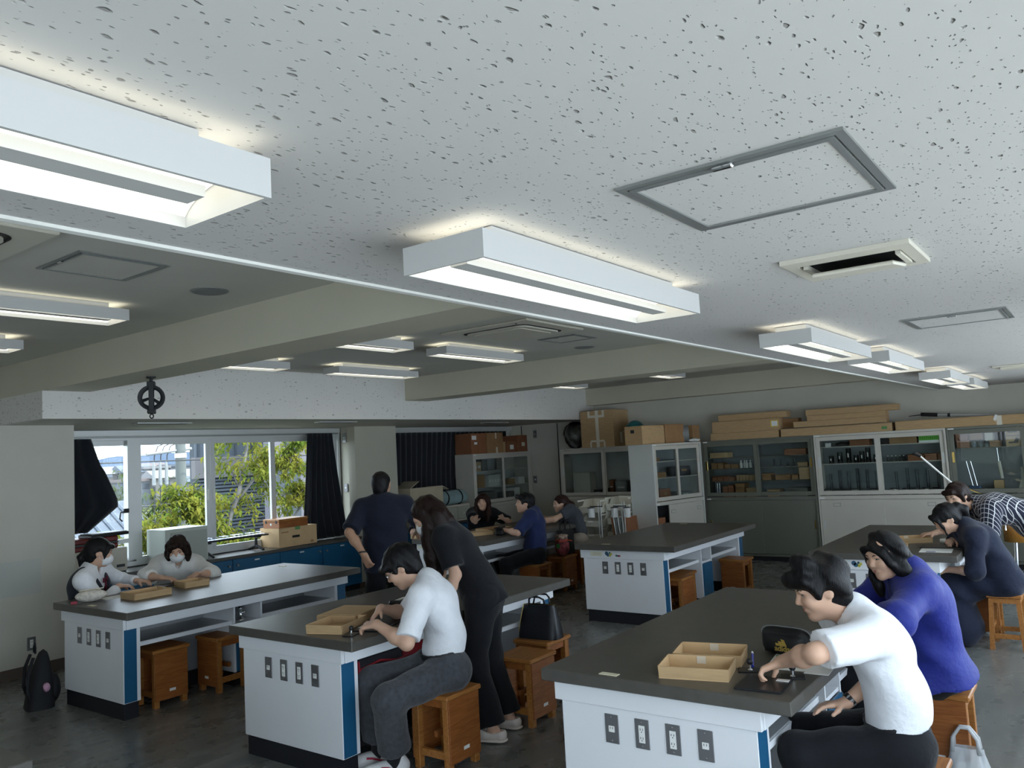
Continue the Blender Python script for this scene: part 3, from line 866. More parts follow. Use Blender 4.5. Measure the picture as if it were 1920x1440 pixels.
# ------------------------------------------------------------------ cabinets (front faces -x in local space, width along y)
def cabinet(label, loc, rz, w, d, steel, inner, shelves, lower='slide', split=.95, h=1.82, side=None, gap=None):
    t = thing('glass_cabinet', label, 'cabinet', loc, rz, 'glass fronted storage cabinets')
    W = w / 2
    side = side or steel
    b = MB().use(side)
    b.box(0, d, -W, -W + .025, .07, h).box(0, d, W - .025, W, .07, h)
    b.use(steel).box(.0, d, -W + .025, W - .025, h - .03, h).box(.0, d, -W + .025, W - .025, split - .05, split).box(0, d, -W + .025, W - .025, .07, .10)
    b.use(inner).box(d - .02, d - .001, -W + .025, W - .025, .10, split - .05).box(d - .02, d - .001, -W + .025, W - .025, split, h - .03)
    b.use(steel).box(d - .001, d, -W + .025, W - .025, .07, h)
    b.build('carcass', None, t)
    MB().box(.03, d, -W + .01, W - .01, 0, .07).build('kick_base', M['kick'], t)
    for z in shelves:
        MB().box(.06, d - .02, -W + .027, W - .027, z - .012, z).build('shelf', steel, t)
    fr = .055
    for k in (0, 1):
        a, c = (-.02, W - .027) if k == 0 else (-W + .027, .02)
        xx = .004 if k == 0 else .026
        z0, z1 = split + .012, h - .035
        f = MB()
        f.box(xx, xx + .018, a, c, z0, z0 + fr).box(xx, xx + .018, a, c, z1 - fr, z1).box(xx, xx + .018, a, a + fr, z0 + fr, z1 - fr).box(xx, xx + .018, c - fr, c, z0 + fr, z1 - fr)
        do = f.build('sliding_door', steel, t)
        MB().box(xx + .007, xx + .011, a + fr, c - fr, z0 + fr, z1 - fr).build('pane', M['cab_glass'], do)
        MB().cbox(xx - .002, xx + .003, (c - fr + .012) if k == 0 else (a + .012), (c - .012) if k == 0 else (a + fr - .012), 1.36, 1.50, .002).build('pull', M['alu'] if steel is not M['green_steel'] else M['brass'], do)
        a2, c2 = (a, c)
        if gap and k == 0: a2, c2 = a - gap, c - gap
        z0, z1 = .105, split - .055
        if lower == 'slide':
            ld = MB().cbox(xx, xx + .018, a2, c2, z0, z1, .002).build('lower_door', steel, t)
            MB().cbox(xx - .002, xx + .002, (c2 - .05) if k == 0 else (a2 + .03), (c2 - .03) if k == 0 else (a2 + .05), .48, .60, .001).build('pull', M['alu'] if steel is not M['green_steel'] else M['brass'], ld)
            if steel is M['grey_steel']:
                q = (a2 + c2) / 2 + (.2 if k == 0 else -.2)
                cf = MB().box(xx - .003, xx, q - .05, q + .05, .80, .85); co = cf.build('card_holder', M['steel_frame'], ld)
                MB().box(xx - .0036, xx - .003, q - .043, q + .043, .806, .844).build('card', M['grey_steel'], co)
    for z in (h - .02, split - .03):
        MB().box(-.002, 0, W - .09, W - .02, z - .008, z + .008).build('name_tag', M['paper'], t)
    return t
XC = 11.87
dk1 = cabinet('dark green glass cabinet with small brown boxes, nearest the rotated grey cabinet', (XC, 4.268, 0), 0, 1.696, .375, M['green_steel'], M['dark_in'], (1.19, 1.38, 1.55))
lt = cabinet('light grey glass cabinet with beakers and a green labelled box', (XC, 2.558, 0), 0, 1.70, .375, M['grey_steel'], M['dark_in'], (1.40, 1.64))
dk2 = cabinet('dark green glass cabinet at the right edge with the round dial balance', (XC, .845, 0), 0, 1.71, .375, M['green_steel'], M['dark_in'], (1.545,))
ce = cabinet('light grey wall cabinet below the big taped box', (XC, 6.91, 0), 0, 1.75, .375, M['grey_steel'], M['grey_in'], (), split=.99)
cw = cabinet('grey glass cabinet below the reddish brown boxes by the black curtain', (11.33, 8.62, 0), R(90), 1.70, .40, M['grey_steel'], M['grey_in'], (1.24, 1.52), split=.96)
rc = cabinet('grey glass cabinet turned out from the wall with a blank pale side', (11.06, 5.155, 0), R(90 - 12), 1.18, .45, M['grey_steel'], M['dark_in'], (1.32, 1.56), split=.98, side=M['pale_steel'], gap=.28)

# ---- generic boxes
def carton(name, label, loc, sx, sy, sz, rz=0, m='card', group=None, tape=None, lab=None, cat='box'):
    """closed cardboard carton standing on loc: body, flaps with a seam, tape"""
    t = thing(name, label, cat, loc, rz, group)
    MB().cbox(-sx / 2, sx / 2, -sy / 2, sy / 2, 0, sz - .004, min(.004, sz * .1)).build('body', M[m], t)
    g = .0015
    if sx > sy:
        MB().box(-sx / 2, sx / 2, -sy / 2, -g, sz - .004, sz).box(-sx / 2, sx / 2, g, sy / 2, sz - .004, sz).build('flap', M[m], t)
    else:
        MB().box(-sx / 2, -g, -sy / 2, sy / 2, sz - .004, sz).box(g, sx / 2, -sy / 2, sy / 2, sz - .004, sz).build('flap', M[m], t)
    if tape:
        for q in tape:
            MB().box(*q).build('tape', M['tape'], t)
    if lab:
        for q in lab:
            MB().box(*q[:6]).build('label', q[6] if len(q) > 6 else M['paper'], t)
    return t

def tray(label, loc, sx, sy, h, rz, group='open cardboard trays on the tables', m='card', mi='card_in'):
    """open cardboard tray: floor and four folded walls with corner tabs"""
    t = thing('cardboard_tray', label, 'box', loc, rz, group)
    w = .004
    MB().box(-sx / 2, sx / 2, -sy / 2, sy / 2, 0, w).build('base', M[mi], t)
    for s in (-1, 1):
        for ax in (0, 1):
            b = MB()
            lean = .004
            if ax == 0:
                a = s * sx / 2
                o, i = (a, a - s * w)
                vs = [(o, -sy / 2, w), (i, -sy / 2, w), (i, sy / 2, w), (o, sy / 2, w), (o + s * lean, -sy / 2, h), (i + s * lean, -sy / 2, h), (i + s * lean, sy / 2, h), (o + s * lean, sy / 2, h)]
            else:
                a = s * sy / 2
                o, i = (a, a - s * w)
                vs = [(-sx / 2 + w, o, w), (-sx / 2 + w, i, w), (sx / 2 - w, i, w), (sx / 2 - w, o, w), (-sx / 2 + w, o + s * lean, h), (-sx / 2 + w, i + s * lean, h), (sx / 2 - w, i + s * lean, h), (sx / 2 - w, o + s * lean, h)]
            b.use(M[m]); b.add(vs, [(0, 3, 7, 4), (4, 7, 6, 5), (0, 4, 5, 1), (3, 2, 6, 7), (0, 1, 2, 3)]); b.use(M[mi]); b.add(vs, [(1, 5, 6, 2)])
            b.build('wall', None, t)
    for sx_ in (-1, 1):
        MB().box(sx_ * (sx / 2 - w) - .001, sx_ * (sx / 2 - w) + .001, -.02, .02, h * .35, h * .95).build('corner_tab', M['kraft'], t)
    return t
ang = lambda p, q: math.atan2(q[1] - p[1], q[0] - p[0])
# trays: on the right front table
tray('nearest open cardboard tray on the right front table', (3.325, 1.53, .80), .205, .295, .052, R(13))
tray('open cardboard tray just behind the nearest one, beside the black pouch', (3.555, 1.565, .80), .215, .30, .052, R(13))
tray('open cardboard tray on the middle table at the near corner', (3.315, 3.855, .80), .30, .24, .052, R(18))
t = thing('cardboard_box', 'closed cardboard box lid lying behind the open tray on the middle table', 'box', (3.565, 4.02, .80), R(17), 'open cardboard trays on the tables')
MB().cbox(-.165, .165, -.14, .14, .046, .05, .002).build('top', M['card_in'], t)
for s in (-1, 1):
    MB().box(s * .165 - (.004 if s > 0 else 0), s * .165 + (.004 if s < 0 else 0), -.14, .14, 0, .046).build('wall', M['card'], t)
    MB().box(-.161, .161, s * .14 - (.004 if s > 0 else 0), s * .14 + (.004 if s < 0 else 0), 0, .046).build('wall', M['card'], t)
tray('open cardboard tray in front of the girl with the vest', (3.53, 6.425, .80), .31, .23, .05, R(-2))
tray('open cardboard tray in front of the girl in the white blouse', (4.01, 6.545, .80), .22, .20, .05, R(-6))
tray('open cardboard tray on the far table in front of the laughing woman', (8.28, 6.52, .80), .38, .27, .05, R(-14))
carton('cardboard_box', 'flat closed cardboard box at the near edge of the far table', (7.86, 6.46, .80), .36, .22, .045, R(-30), 'card_in')
carton('cardboard_box', 'low cardboard box on the far table beside the standing man', (7.45, 7.0, .80), .2, .24, .05, 0, 'card_in')
tray('open cardboard tray farther back on the right hand table', (8.06, 1.53, .80), .22, .30, .045, R(30))
tray('open cardboard tray nearer the front of the right hand table', (7.47, 1.58, .80), .20, .26, .045, R(8))

# ---- cartons on the cabinets
ZT = 1.82
t = carton('big_carton', 'big cardboard carton with crossed white tape on the wall cabinet', (11.98, 6.90, ZT), .52, .64, .62, 0, 'card')
X = -.2615
tp = [(X, -.26 + .0005, -.035, .025, .0, .619), (X, -.26, -.13, -.02, .09, .12), (X, -.26, .02, .135, .09, .12), (X, -.26, -.145, -.115, 0, .09), (X, -.26, .12, .15, 0, .09),
      (X, -.26, -.15, -.02, .50, .54), (X, -.26, .02, .17, .50, .54), (X, -.26, -.15, -.11, .54, .619), (X, -.26, .13, .17, .54, .619)]
for q in tp: MB().box(*q).build('tape', M['tape'], t)
MB().box(-.06, .02, -.3215, -.3205, .06, .24).build('label', M['kraft'], t)
t = thing('globe', 'blue green school globe standing on the wall cabinet beside the big carton', 'globe', (11.9, 6.28, ZT), 0)
MB().lathe([(.10, 0), (.10, .01), (.03, .03), (.014, .05), (.014, .075)], n=20).build('base', M['iron'], t, True)
b = MB(); b.lathe([(max(.0005, .165 * math.sin(R(a))), .245 - .165 * math.cos(R(a))) for a in range(0, 181, 10)], n=32)
gm = mat('globe_print', (.015, .13, .15, 1), .3, noise=(5, .45), coat=.3)
b.build('sphere', gm, t, True)
b = MB(); b.tube([(.03 * math.cos(a), .182 * math.cos(a), .245 + .182 * math.sin(a)) for a in [R(q) for q in range(-100, 101, 10)]], .006, 6)
b.build('meridian_arm', M['alu'], t)
b = MB(); b.lathe([(.166, .243), (.20, .243), (.20, .249), (.166, .249)], n=32); b.build('horizon_ring', mat('globe_ring', (.35, .42, .36, 1), .4), t)
# clear plastic bag bundle
def blob(cx, cy, cz, rx, ry, rz_, seed, amp=.12, nu=26, nv=16):
    r = random.Random(seed); ph = [r.uniform(0, 6.28) for _ in range(8)]
    def f(u, v):
        th, ph_ = u * 2 * math.pi, v * math.pi
        k = 1 + amp * (math.sin(3 * th + ph[0]) * math.sin(2 * ph_ + ph[1]) + .6 * math.sin(5 * th + ph[2] + 3 * ph_) + .4 * math.sin(9 * th + ph[3]) * math.sin(7 * ph_))
        k = 1 + (k - 1) * math.sin(ph_)
        return (cx + rx * k * math.sin(ph_) * math.cos(th), cy + ry * k * math.sin(ph_) * math.sin(th), cz - rz_ * k * math.cos(ph_))
    b = MB(); b.grid(f, nu, nv); return b
t = thing('plastic_bag_bundle', 'bundle wrapped in shiny clear plastic at the end of the wall cabinet', 'bag', (12.0, 7.50, ZT))
blob(0, 0, .22, .17, .20, .21, 3).build('contents', mat('bundle_dark', (.16, .16, .15, 1), .5), t, True)
pb = glass_mat('clear_plastic', (.85, .87, .86, 1), 3.0)
blob(0, 0, .235, .19, .23, .235, 5, .16).build('wrap', pb, t, True)

carton('cardboard_box', 'square cardboard box with a dark mark on the rotated cabinet', (10.75, 5.52, ZT), .52, .33, .275, R(-12), 'card', lab=[(-.262, -.26, -.02, .05, .17, .22, M['black_plastic'])])
carton('cardboard_box', 'second brown box behind the marked one on the rotated cabinet', (11.26, 5.44, ZT), .46, .38, .285, R(-12), 'card_dark')
carton('cardboard_box', 'small brown box on the rotated cabinet near the long cartons', (11.83, 5.33, ZT), .22, .32, .26, R(-4), 'card_dark', tape=[(-.1115, -.110, .0, .05, 0, .255)])
b = MB(); b.lathe([(.10, -.05), (.13, -.05), (.13, .05), (.10, .05), (.10, -.05)], (0, 0, 0), 24, 'x')
one('tape_roll', 'dark round ring leaning between the boxes on the rotated cabinet', 'ring', b, M['grey_plastic'], (11.55, 5.24, ZT + .13), R(-60))
one('cloth_bundle', 'folded white cloth on the rotated cabinet', 'cloth', blob(0, 0, .03, .12, .09, .03, 9), M['paper'], (11.63, 5.14, ZT), smooth=True)
LG = 'long flat cartons on the cabinets'
carton('long_carton', 'lowest long carton of the left stack on the dark green cabinet', (12.0, 4.44, ZT), .22, 1.06, .11, 0, 'card', LG)
carton('long_carton', 'long carton with a yellow label in the left stack', (12.0, 4.41, ZT + .11), .22, 1.05, .18, 0, 'card', LG,
       lab=[(-.1112, -.110, -.51, -.395, .05, .145, mat('yellow_label', (.75, .55, .06, 1), .6)), (-.1118, -.1112, -.50, -.41, .06, .135)])
carton('long_carton', 'thin long carton on top of the left stack', (12.03, 4.31, ZT + .29), .20, 1.06, .10, 0, 'card', LG)
carton('long_carton', 'end of a carton sticking out behind the labelled one', (12.13, 3.80, ZT + .13), .15, .30, .14, 0, 'card_dark', LG)
carton('long_carton', 'lowest long carton of the middle stack on the light grey cabinet', (12.0, 3.115, ZT), .22, 1.52, .115, 0, 'card', LG, lab=[(-.1112, -.110, -.70, -.63, .03, .07, mat('green_mark', (.12, .28, .10, 1), .6))])
carton('long_carton', 'second long carton of the middle stack', (12.0, 3.05, ZT + .125), .22, 1.26, .085, 0, 'card', LG)
carton('long_carton', 'third long carton of the middle stack', (12.0, 2.95, ZT + .21), .22, 1.06, .075, R(.3), 'card', LG)
carton('long_carton', 'topmost long carton of the middle stack', (12.0, 2.88, ZT + .285), .24, 1.22, .085, 0, 'card', LG)
carton('long_carton', 'long carton reaching to the right edge on the cabinets', (12.0, 1.30, ZT), .22, 2.02, .125, 0, 'card', LG, tape=[(-.1112, -.110, -.24, -.18, 0, .12)])
t = thing('light_stand', 'folded black and silver stand lying on the long carton', 'stand', (12.0, 1.75, ZT + .15))
b = MB(); b.tube([(0, .40, .035), (0, .22, .045), (0, -.05, .02)], [.004, .008, .008], 8).build('leg', M['iron'], t)
MB().cone((0, .25, .05), (0, .05, .03), .026, .026, 10).build('clamp', M['black_plastic'], t)
MB().cone((0, .08, .03), (0, -.55, -.012), .012, .010, 10).build('pole', M['alu'], t)
MB().cone((0, -.07, .02), (0, -.10, .018), .024, .024, 10).build('collar', M['black_plastic'], t)
one('paper_scrap', 'bright white scrap on the face of the right long carton', 'paper', MB().prism([(-.02, .03), (.01, .035), (.035, -.03), (.01, -.05)], -.004, 0, 'yz'), M['paper'], (11.889, 1.12, ZT + .10))

CWZ = ZT
RD = 'reddish boxes on the cabinet by the black curtain'
def on_cw(name, label, u, v, sx, sy, sz, m, lab=None):   # u along the cabinet from its left end, v depth
    return carton(name, label, (10.48 + u + sx / 2, 8.62 + v + sy / 2, CWZ), sx, sy, sz, 0, m, RD, lab=lab)
on_cw('brown_carton', 'tall reddish brown carton nearest the black curtain', .0, .02, .40, .36, .35, 'card_red', lab=[(-.18, -.06, -.1812, -.180, .24, .31), (-.12, -.04, -.1812, -.180, .16, .20)])
on_cw('brown_carton', 'orange brown carton with torn tape beside the tallest one', .41, .0, .46, .36, .355, 'card_dark', lab=[(.0, .04, -.1812, -.180, .25, .355, M['kraft']), (.01, .06, -.1812, -.180, 0, .1, M['kraft'])])
on_cw('brown_carton', 'narrow light carton between two brown ones', .89, .05, .11, .25, .19, 'card')
on_cw('brown_carton', 'low reddish carton with a printed label', 1.01, .02, .28, .3, .20, 'card_red', lab=[(-.06, .05, -.1512, -.150, .05, .13)])
on_cw('brown_carton', 'right most dark red carton with a folded label', 1.31, .02, .32, .34, .30, 'card_red', lab=[(-.02, .08, -.1712, -.170, .1, .17, M['kraft'])])

# ---- things on the first window counter
t = thing('amplifier', 'old cream amplifier with knobs under the red case', 'amplifier', (4.30, 8.93, .74))
MB().cbox(-.34, .30, -.18, .18, .015, .27, .006).build('case', M['cream_plastic'], t)
b = MB()
for k in range(3): b.lathe([(0, -.012), (.018, -.012), (.018, 0)], (-.20 + k * .07, -.18, .215), 12, 'y')
b.build('small_knobs', M['grey_plastic'], t)
for q in ((.03, .14), (-.1, .07)): MB().lathe([(0, -.02), (.028, -.02), (.03, 0)], (q[0], -.18, q[1]), 14, 'y').build('knob', M['alu'], t)
MB().box(.18, .27, -.183, -.18, .06, .09).build('badge', M['black_plastic'], t)
for sx in (-.3, .26): MB().box(sx, sx + .04, -.15, .15, 0, .015).build('foot', M['black_plastic'], t)
t = thing('red_case', 'red instrument case with a dark band lying on the amplifier', 'case', (4.22, 8.93, 1.01))
rm = mat('red_leatherette', (.16, .018, .014, 1), .45)
MB().cbox(-.3, .3, -.15, .15, 0, .055, .012).build('bottom_shell', rm, t)
MB().cbox(-.3, .3, -.15, .15, .075, .13, .012).build('lid', rm, t)
MB().box(-.298, .298, -.147, .147, .055, .075).build('band', M['black_plastic'], t)
t = thing('black_folder', 'black ring folder lying across the red case', 'folder', (4.42, 8.90, 1.14), R(8))
MB().cbox(-.22, .22, -.12, .12, 0, .035, .006).build('cover', M['black_plastic'], t)
MB().box(-.2, .2, -.11, .115, .0355, .042).build('pages', M['grey_plastic'], t)
t = thing('equipment_box', 'pale green metal equipment box beside the window behind the girl in white', 'box', (5.30, 8.93, .74))
MB().cbox(-.27, .27, -.20, .20, 0, .40, .004).build('case', mat('pale_green_metal', (.52, .56, .50, 1), .4), t)
MB().cbox(-.21, .255, -.208, -.20, .02, .36, .003).build('front_panel', mat('pale_green_panel', (.40, .43, .38, 1), .4), t)
# glockenspiel on its stand
t = thing('glockenspiel', 'metal bar glockenspiel on a folding stand on the window counter', 'instrument', (6.02, 8.92, .74), R(1))
for s in (-1, 1):
    b = MB(); b.cone((s * .36, 0, .05), (s * .36, 0, .17), .022, .015, 8)
    b.cone((s * .36, -.15, .008), (s * .36, 0, .06), .014, .018, 8).cone((s * .36, .15, .008), (s * .36, 0, .06), .014, .018, 8)
    b.box(s * .36 - .03, s * .36 + .03, -.07, .07, .16, .175)
    b.build('stand_leg', M['iron'], t)
for s in (-1, 1):
    MB().cone((-.5, s * .05 - .02 * s, .185), (.5, s * .05 + .02 * s, .185), .010, .010, 8).build('rail', M['iron'], t)
bm = mat('bar_metal', (.62, .66, .78, 1), .22, .9)
for k in range(18):
    l = .125 - .0025 * k
    b = MB().cbox(-.020, .020, -l, l * .3, .197, .205, .002).build('bar', bm, t); b.location = (-.47 + k * .055, .02, 0)
    if k % 7 not in (2, 6):
        b = MB().cbox(-.018, .018, 0, .11, .212, .220, .002).build('bar', bm, t); b.location = (-.443 + k * .055, .05, 0)
carton('printer_carton', 'large beige printer carton on the window counter', (6.90, 8.93, .74), .62, .40, .25, 0, 'card_in',
       lab=[(-.10, .02, -.2012, -.200, .11, .14, M['black_plastic']), (.2, .25, -.2012, -.200, .02, .05, M['card_dark']), (-.27, -.16, -.2012, -.200, .185, .20, M['card_dark']), (-.312, -.31, -.05, .12, .19, .20, M['card']), (-.05, .03, -.2014, -.200, .21, .25, MATS['green_mark'])])
t = thing('wooden_case', 'brown wooden case with latches on top of the printer carton', 'case', (6.84, 8.91, .99), R(2))
MB().cbox(-.24, .24, -.16, .16, 0, .085, .004).build('body', M['stool_dark'], t)
MB().cbox(-.243, .243, -.163, .163, .085, .115, .004).build('lid', M['stool'], t)
for q in (-.10, .10): MB().box(-.246, -.24, q - .012, q + .012, .06, .1).build('latch', M['iron'], t)
MB().lathe([(0, -.004), (.016, -.003), (.016, 0)], (-.242, 0, .05), 12, 'x').build('badge', M['paper'], t)
# ---- things on the second counter
t = thing('open_carton', 'tall open cardboard box with raised flaps in front of the black curtain', 'box', (9.42, 8.92, .74), 0)
cb = mat('carton_beige', (.50, .43, .31, 1), .85, noise=(6, .06))
b = MB(); b.box(-.38, -.375, -.2, .2, 0, .60).box(.375, .38, -.2, .2, 0, .60).box(-.375, .375, -.2, -.195, 0, .60).box(-.375, .375, .195, .2, 0, .60).box(-.375, .375, -.195, .195, 0, .005)
b.build('body', cb, t)
MB().prism([(-.38, .60), (-.36, .60), (-.16, .70), (-.17, .705)], -.2, .2, 'xz').build('flap', cb, t)
MB().prism([(.38, .60), (.365, .60), (.52, .53), (.525, .535)], -.2, .2, 'xz').build('flap', cb, t)
t = thing('drawer_unit', 'clear plastic drawer unit under the rolled blue mat', 'drawers', (10.16, 8.90, .74))
dp = mat('milky_plastic', (.42, .42, .36, 1), .35)
MB().cbox(-.33, .28, -.19, .17, .0, .02, .003).cbox(-.33, .28, -.19, .17, .235, .262, .003).box(-.33, -.315, -.19, .17, .02, .235).box(.265, .28, -.19, .17, .02, .235).build('frame', M['cream_plastic'], t)
for a, b_ in ((-.313, -.03), (-.02, .262)):
    d = MB().cbox(a, b_, -.187, .15, .025, .23, .004).build('drawer', dp, t)
    MB().cbox((a + b_) / 2 - .03, (a + b_) / 2 + .03, -.20, -.187, .11, .13, .003).build('handle', M['cream_plastic'], d)
t = thing('rolled_mat', 'rolled blue green mat with two black straps on the drawer unit', 'mat', (10.12, 8.88, 1.002))
def rollf(u, v):
    a = u * 2 * math.pi; k = 1 + .05 * math.sin(3 * a + 4 * v) + .03 * math.sin(7 * a)
    e = (1 - abs(2 * v - 1) ** 12) ** .5
    return (-.36 + .72 * v, .15 * k * math.cos(a) * (.5 + .5 * e), .12 + .12 * k * math.sin(a) * (.4 + .6 * e))
b = MB(); b.grid(rollf, 28, 20); b.build('roll', mat('blue_mat', (.24, .34, .35, 1), .5, noise=(4, .2)), t, True)
for q in (-.17, .17):
    b = MB(); b.tube([(q, .156 * math.cos(R(a)), .12 + .126 * math.sin(R(a))) for a in range(0, 361, 20)], .012, 6); b.build('strap', M['black_plastic'], t)
# ------------------------------------------------------------------ outdoors, seen through the window
leafA = leaf_mat('leaf_yellow_green', (0.085, 0.13, 0.022, 1), (0.21, 0.20, 0.035, 1))
leafB = leaf_mat('leaf_green', (0.04, 0.075, 0.03, 1), (0.10, 0.12, 0.04, 1))
bark = mat('tree_bark', (0.10, 0.095, 0.09, 1), .9, noise=(8, .3))

struct('ground', mat('outdoor_ground', (0.09, 0.10, 0.07, 1), .95, noise=(.05, .3)), (-400, 900, 9.9, 900, -4.3, -4.2))
def tree(label, base, blobs, n, lm, size, seed, trunk):
    t = thing('tree', label, 'tree', base, 0, 'trees outside the window')
    r = random.Random(seed)
    b = MB()
    for (p, rad) in trunk:
        b.tube([Vector(q) for q in p], rad, 7)
    nodes = [Vector(q) for (p, _) in trunk for q in p[1:]]
    twigs = []
    tot = sum(q[3] ** 2 for q in blobs)
    for (cx, cy, cz, rr) in blobs:
        for _ in range(max(3, int(46 * rr * rr / tot * len(blobs) ** .5))):
            d = Vector((r.gauss(0, 1), r.gauss(0, 1), r.gauss(0, .8))).normalized() * rr * (r.random() ** .45)
            e = Vector((cx, cy, cz)) + d
            s = min(nodes, key=lambda q: (q - e).length)
            m_ = (s + e) / 2 + Vector((r.uniform(-.1, .1), r.uniform(-.1, .1), .18))
            b.tube([s, m_, e], [.016, .010, .004], 5)
            twigs.append((s, m_, e))
    b.build('branches', bark, t, True)
    vs, fs = [], []
    for _ in range(n):
        s, m_, e = r.choice(twigs)
        u = r.uniform(.25, 1.05)
        p = s * (1 - u) ** 2 + m_ * 2 * u * (1 - u) + e * u * u
        p = p + Vector((r.gauss(0, .09), r.gauss(0, .09), r.gauss(0, .07)))
        a = r.uniform(0, 6.283)
        L = size * r.uniform(.7, 1.25)
        d = Vector((math.cos(a), math.sin(a), r.uniform(-1.4, .1))).normalized()
        w = d.cross(Vector((0, 0, 1)))
        w = (w.normalized() if w.length > .01 else Vector((1, 0, 0))) * L * .21
        up = w.cross(d).normalized() * L * .10
        o = len(vs)
        tip = p + d * L + Vector((0, 0, -.18 * L))
        vs += [tuple(p), tuple(p + d * L * .45 + w + up), tuple(p + d * L * .5), tuple(p + d * L * .45 - w + up), tuple(tip)]
        fs += [(o, o + 1, o + 2), (o + 2, o + 1, o + 4), (o, o + 2, o + 3), (o + 2, o + 4, o + 3)]
    f = MB(); f.add(vs, fs)
    f.build('foliage', lm, t, kind='stuff')
    return t
tree('leafy yellow green tree filling the lower half of the middle window pane', (8.3, 13.6, -4.2),
     [(-.3, 0, 4.6, 1.0), (-.75, .2, 5.0, .7), (.1, -.1, 5.25, .75), (-1.35, 0, 4.4, .7), (.35, .2, 4.3, 1.0), (-.9, -.2, 3.8, .9)], 8200, leafA, .135, 11,
     [([(.0, 0, 0), (.05, 0, 2.2), (-.2, 0, 3.6), (-.4, 0, 4.6)], [.12, .10, .07, .03]), ([(-.1, 0, 3.0), (.4, .1, 4.0), (.3, .1, 5.2)], [.06, .04, .02]), ([(-.15, 0, 3.2), (-.9, 0, 4.0), (-1.4, 0, 4.5)], [.05, .03, .015])])
tree('bright leafy tree with pale branches in the right hand window panes', (9.9, 13.4, -4.2),
     [(-.55, 0, 6.3, .7), (.35, .1, 5.9, .75), (.75, 0, 5.2, .8), (.2, 0, 4.6, .95), (-.7, .1, 4.4, .9), (.9, -.1, 4.3, .9), (.8, .1, 6.5, .45)], 9500, leafA, .125, 23,
     [([(-1.0, 0, 0), (-1.1, 0, 3.0), (-1.05, 0, 4.7), (-.65, 0, 5.6), (-.4, 0, 6.7)], [.13, .10, .055, .04, .02]), ([(-.8, 0, 5.3), (-.2, 0, 5.9), (.4, 0, 6.1)], [.03, .025, .012]),
      ([(-1.0, 0, 3.4), (.1, 0, 4.4), (.9, 0, 5.3)], [.06, .04, .02]), ([(-1.0, 0, 3.0), (.5, 0, 3.9), (1.1, 0, 4.4)], [.05, .03, .02])])
tree('rounded darker green tree in the distance behind the left pane', (15.3, 30, -4.2), [(0, 0, 5.0, 1.3), (-.8, 0, 4.4, 1.1), (.9, 0, 4.2, 1.2), (.1, 0, 3.6, 1.4)], 3000, leafB, .22, 5,
     [([(0, 0, 0), (0, 0, 2.5), (0, 0, 4.6)], [.2, .15, .05])])
tree('dark green tree behind the concrete pole', (17.0, 29, -4.2), [(0, 0, 4.9, 1.0), (.9, 0, 4.6, 1.0), (-.7, 0, 4.0, 1.1), (1.3, 0, 5.3, .8), (0.3, 0, 3.2, 1.4)], 3000, leafB, .22, 6,
     [([(0, 0, 0), (0, 0, 2.5), (0, 0, 4.6)], [.2, .15, .05])])
tree('low hedge like tree below the window panes', (8.9, 15.5, -4.2), [(-1.6, 0, 3.4, 1.1), (0, 0, 3.5, 1.2), (1.5, 0, 3.7, 1.2), (2.8, 0, 3.9, 1.1)], 4200, leafA, .15, 8,
     [([(0, 0, 0), (0, 0, 2.0), (0, 0, 3.0)], [.12, .1, .05])])

# hills, hazy blue with distance
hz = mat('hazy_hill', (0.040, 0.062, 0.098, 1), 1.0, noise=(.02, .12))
b = MB(); r = random.Random(4)
N = 90
prof = []
for i in range(N + 1):
    u = i / N
    x = 150 + 700 * u
    z = 11 + 8.5 * math.exp(-((x - 425) / 75) ** 2) + 6 * math.exp(-((x - 355) / 25) ** 2) * .5 + 9 * math.exp(-((x - 560) / 60) ** 2) + r.uniform(-.5, .5)
    prof.append((x, z))
vs = [(x, 700, z) for x, z in prof] + [(x, 640, -4.2) for x, z in prof] + [(x, 760, -4.2) for x, z in prof]
fs = []
for i in range(N):
    fs += [(N + 1 + i, N + 2 + i, i + 1, i), (i, i + 1, 2 * N + 3 + i, 2 * N + 2 + i)]
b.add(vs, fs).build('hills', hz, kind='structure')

# houses on the slope
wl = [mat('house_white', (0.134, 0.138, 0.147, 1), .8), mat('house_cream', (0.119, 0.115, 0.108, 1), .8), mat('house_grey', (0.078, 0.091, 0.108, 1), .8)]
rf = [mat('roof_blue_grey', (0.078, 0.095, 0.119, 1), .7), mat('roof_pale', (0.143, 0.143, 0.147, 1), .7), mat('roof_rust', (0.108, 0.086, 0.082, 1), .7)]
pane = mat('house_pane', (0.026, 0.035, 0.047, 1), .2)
hl = ['white house with flat roof at the left end of the distant row', 'cream house with pale roof below the hill in the left pane', 'small grey house behind the rounded tree', 'white house beside the window mullion in the distance',
      'white gabled house at the left of the middle pane', 'grey house next to the white gabled one', 'pale house under the hanging insulators', 'rust roofed house below the hanging insulators', 'white house left of the concrete pole', 'long low house at the foot of the hill']
hp = [(70.5, 150, 8, 3.0, 2.2), (76, 152, 6, 2.4, 2.8), (74.5, 140, 5, 3, 1.2), (80, 150, 6, 3, 2.9), (83.5, 150, 5, 4, 3.4), (86.5, 155, 5, 4, 3.2), (91, 152, 7, 4, 3.6), (80.5, 138, 8, 3, 1.6), (95, 156, 6, 4, 3.2), (86, 136, 9, 3, .6)]
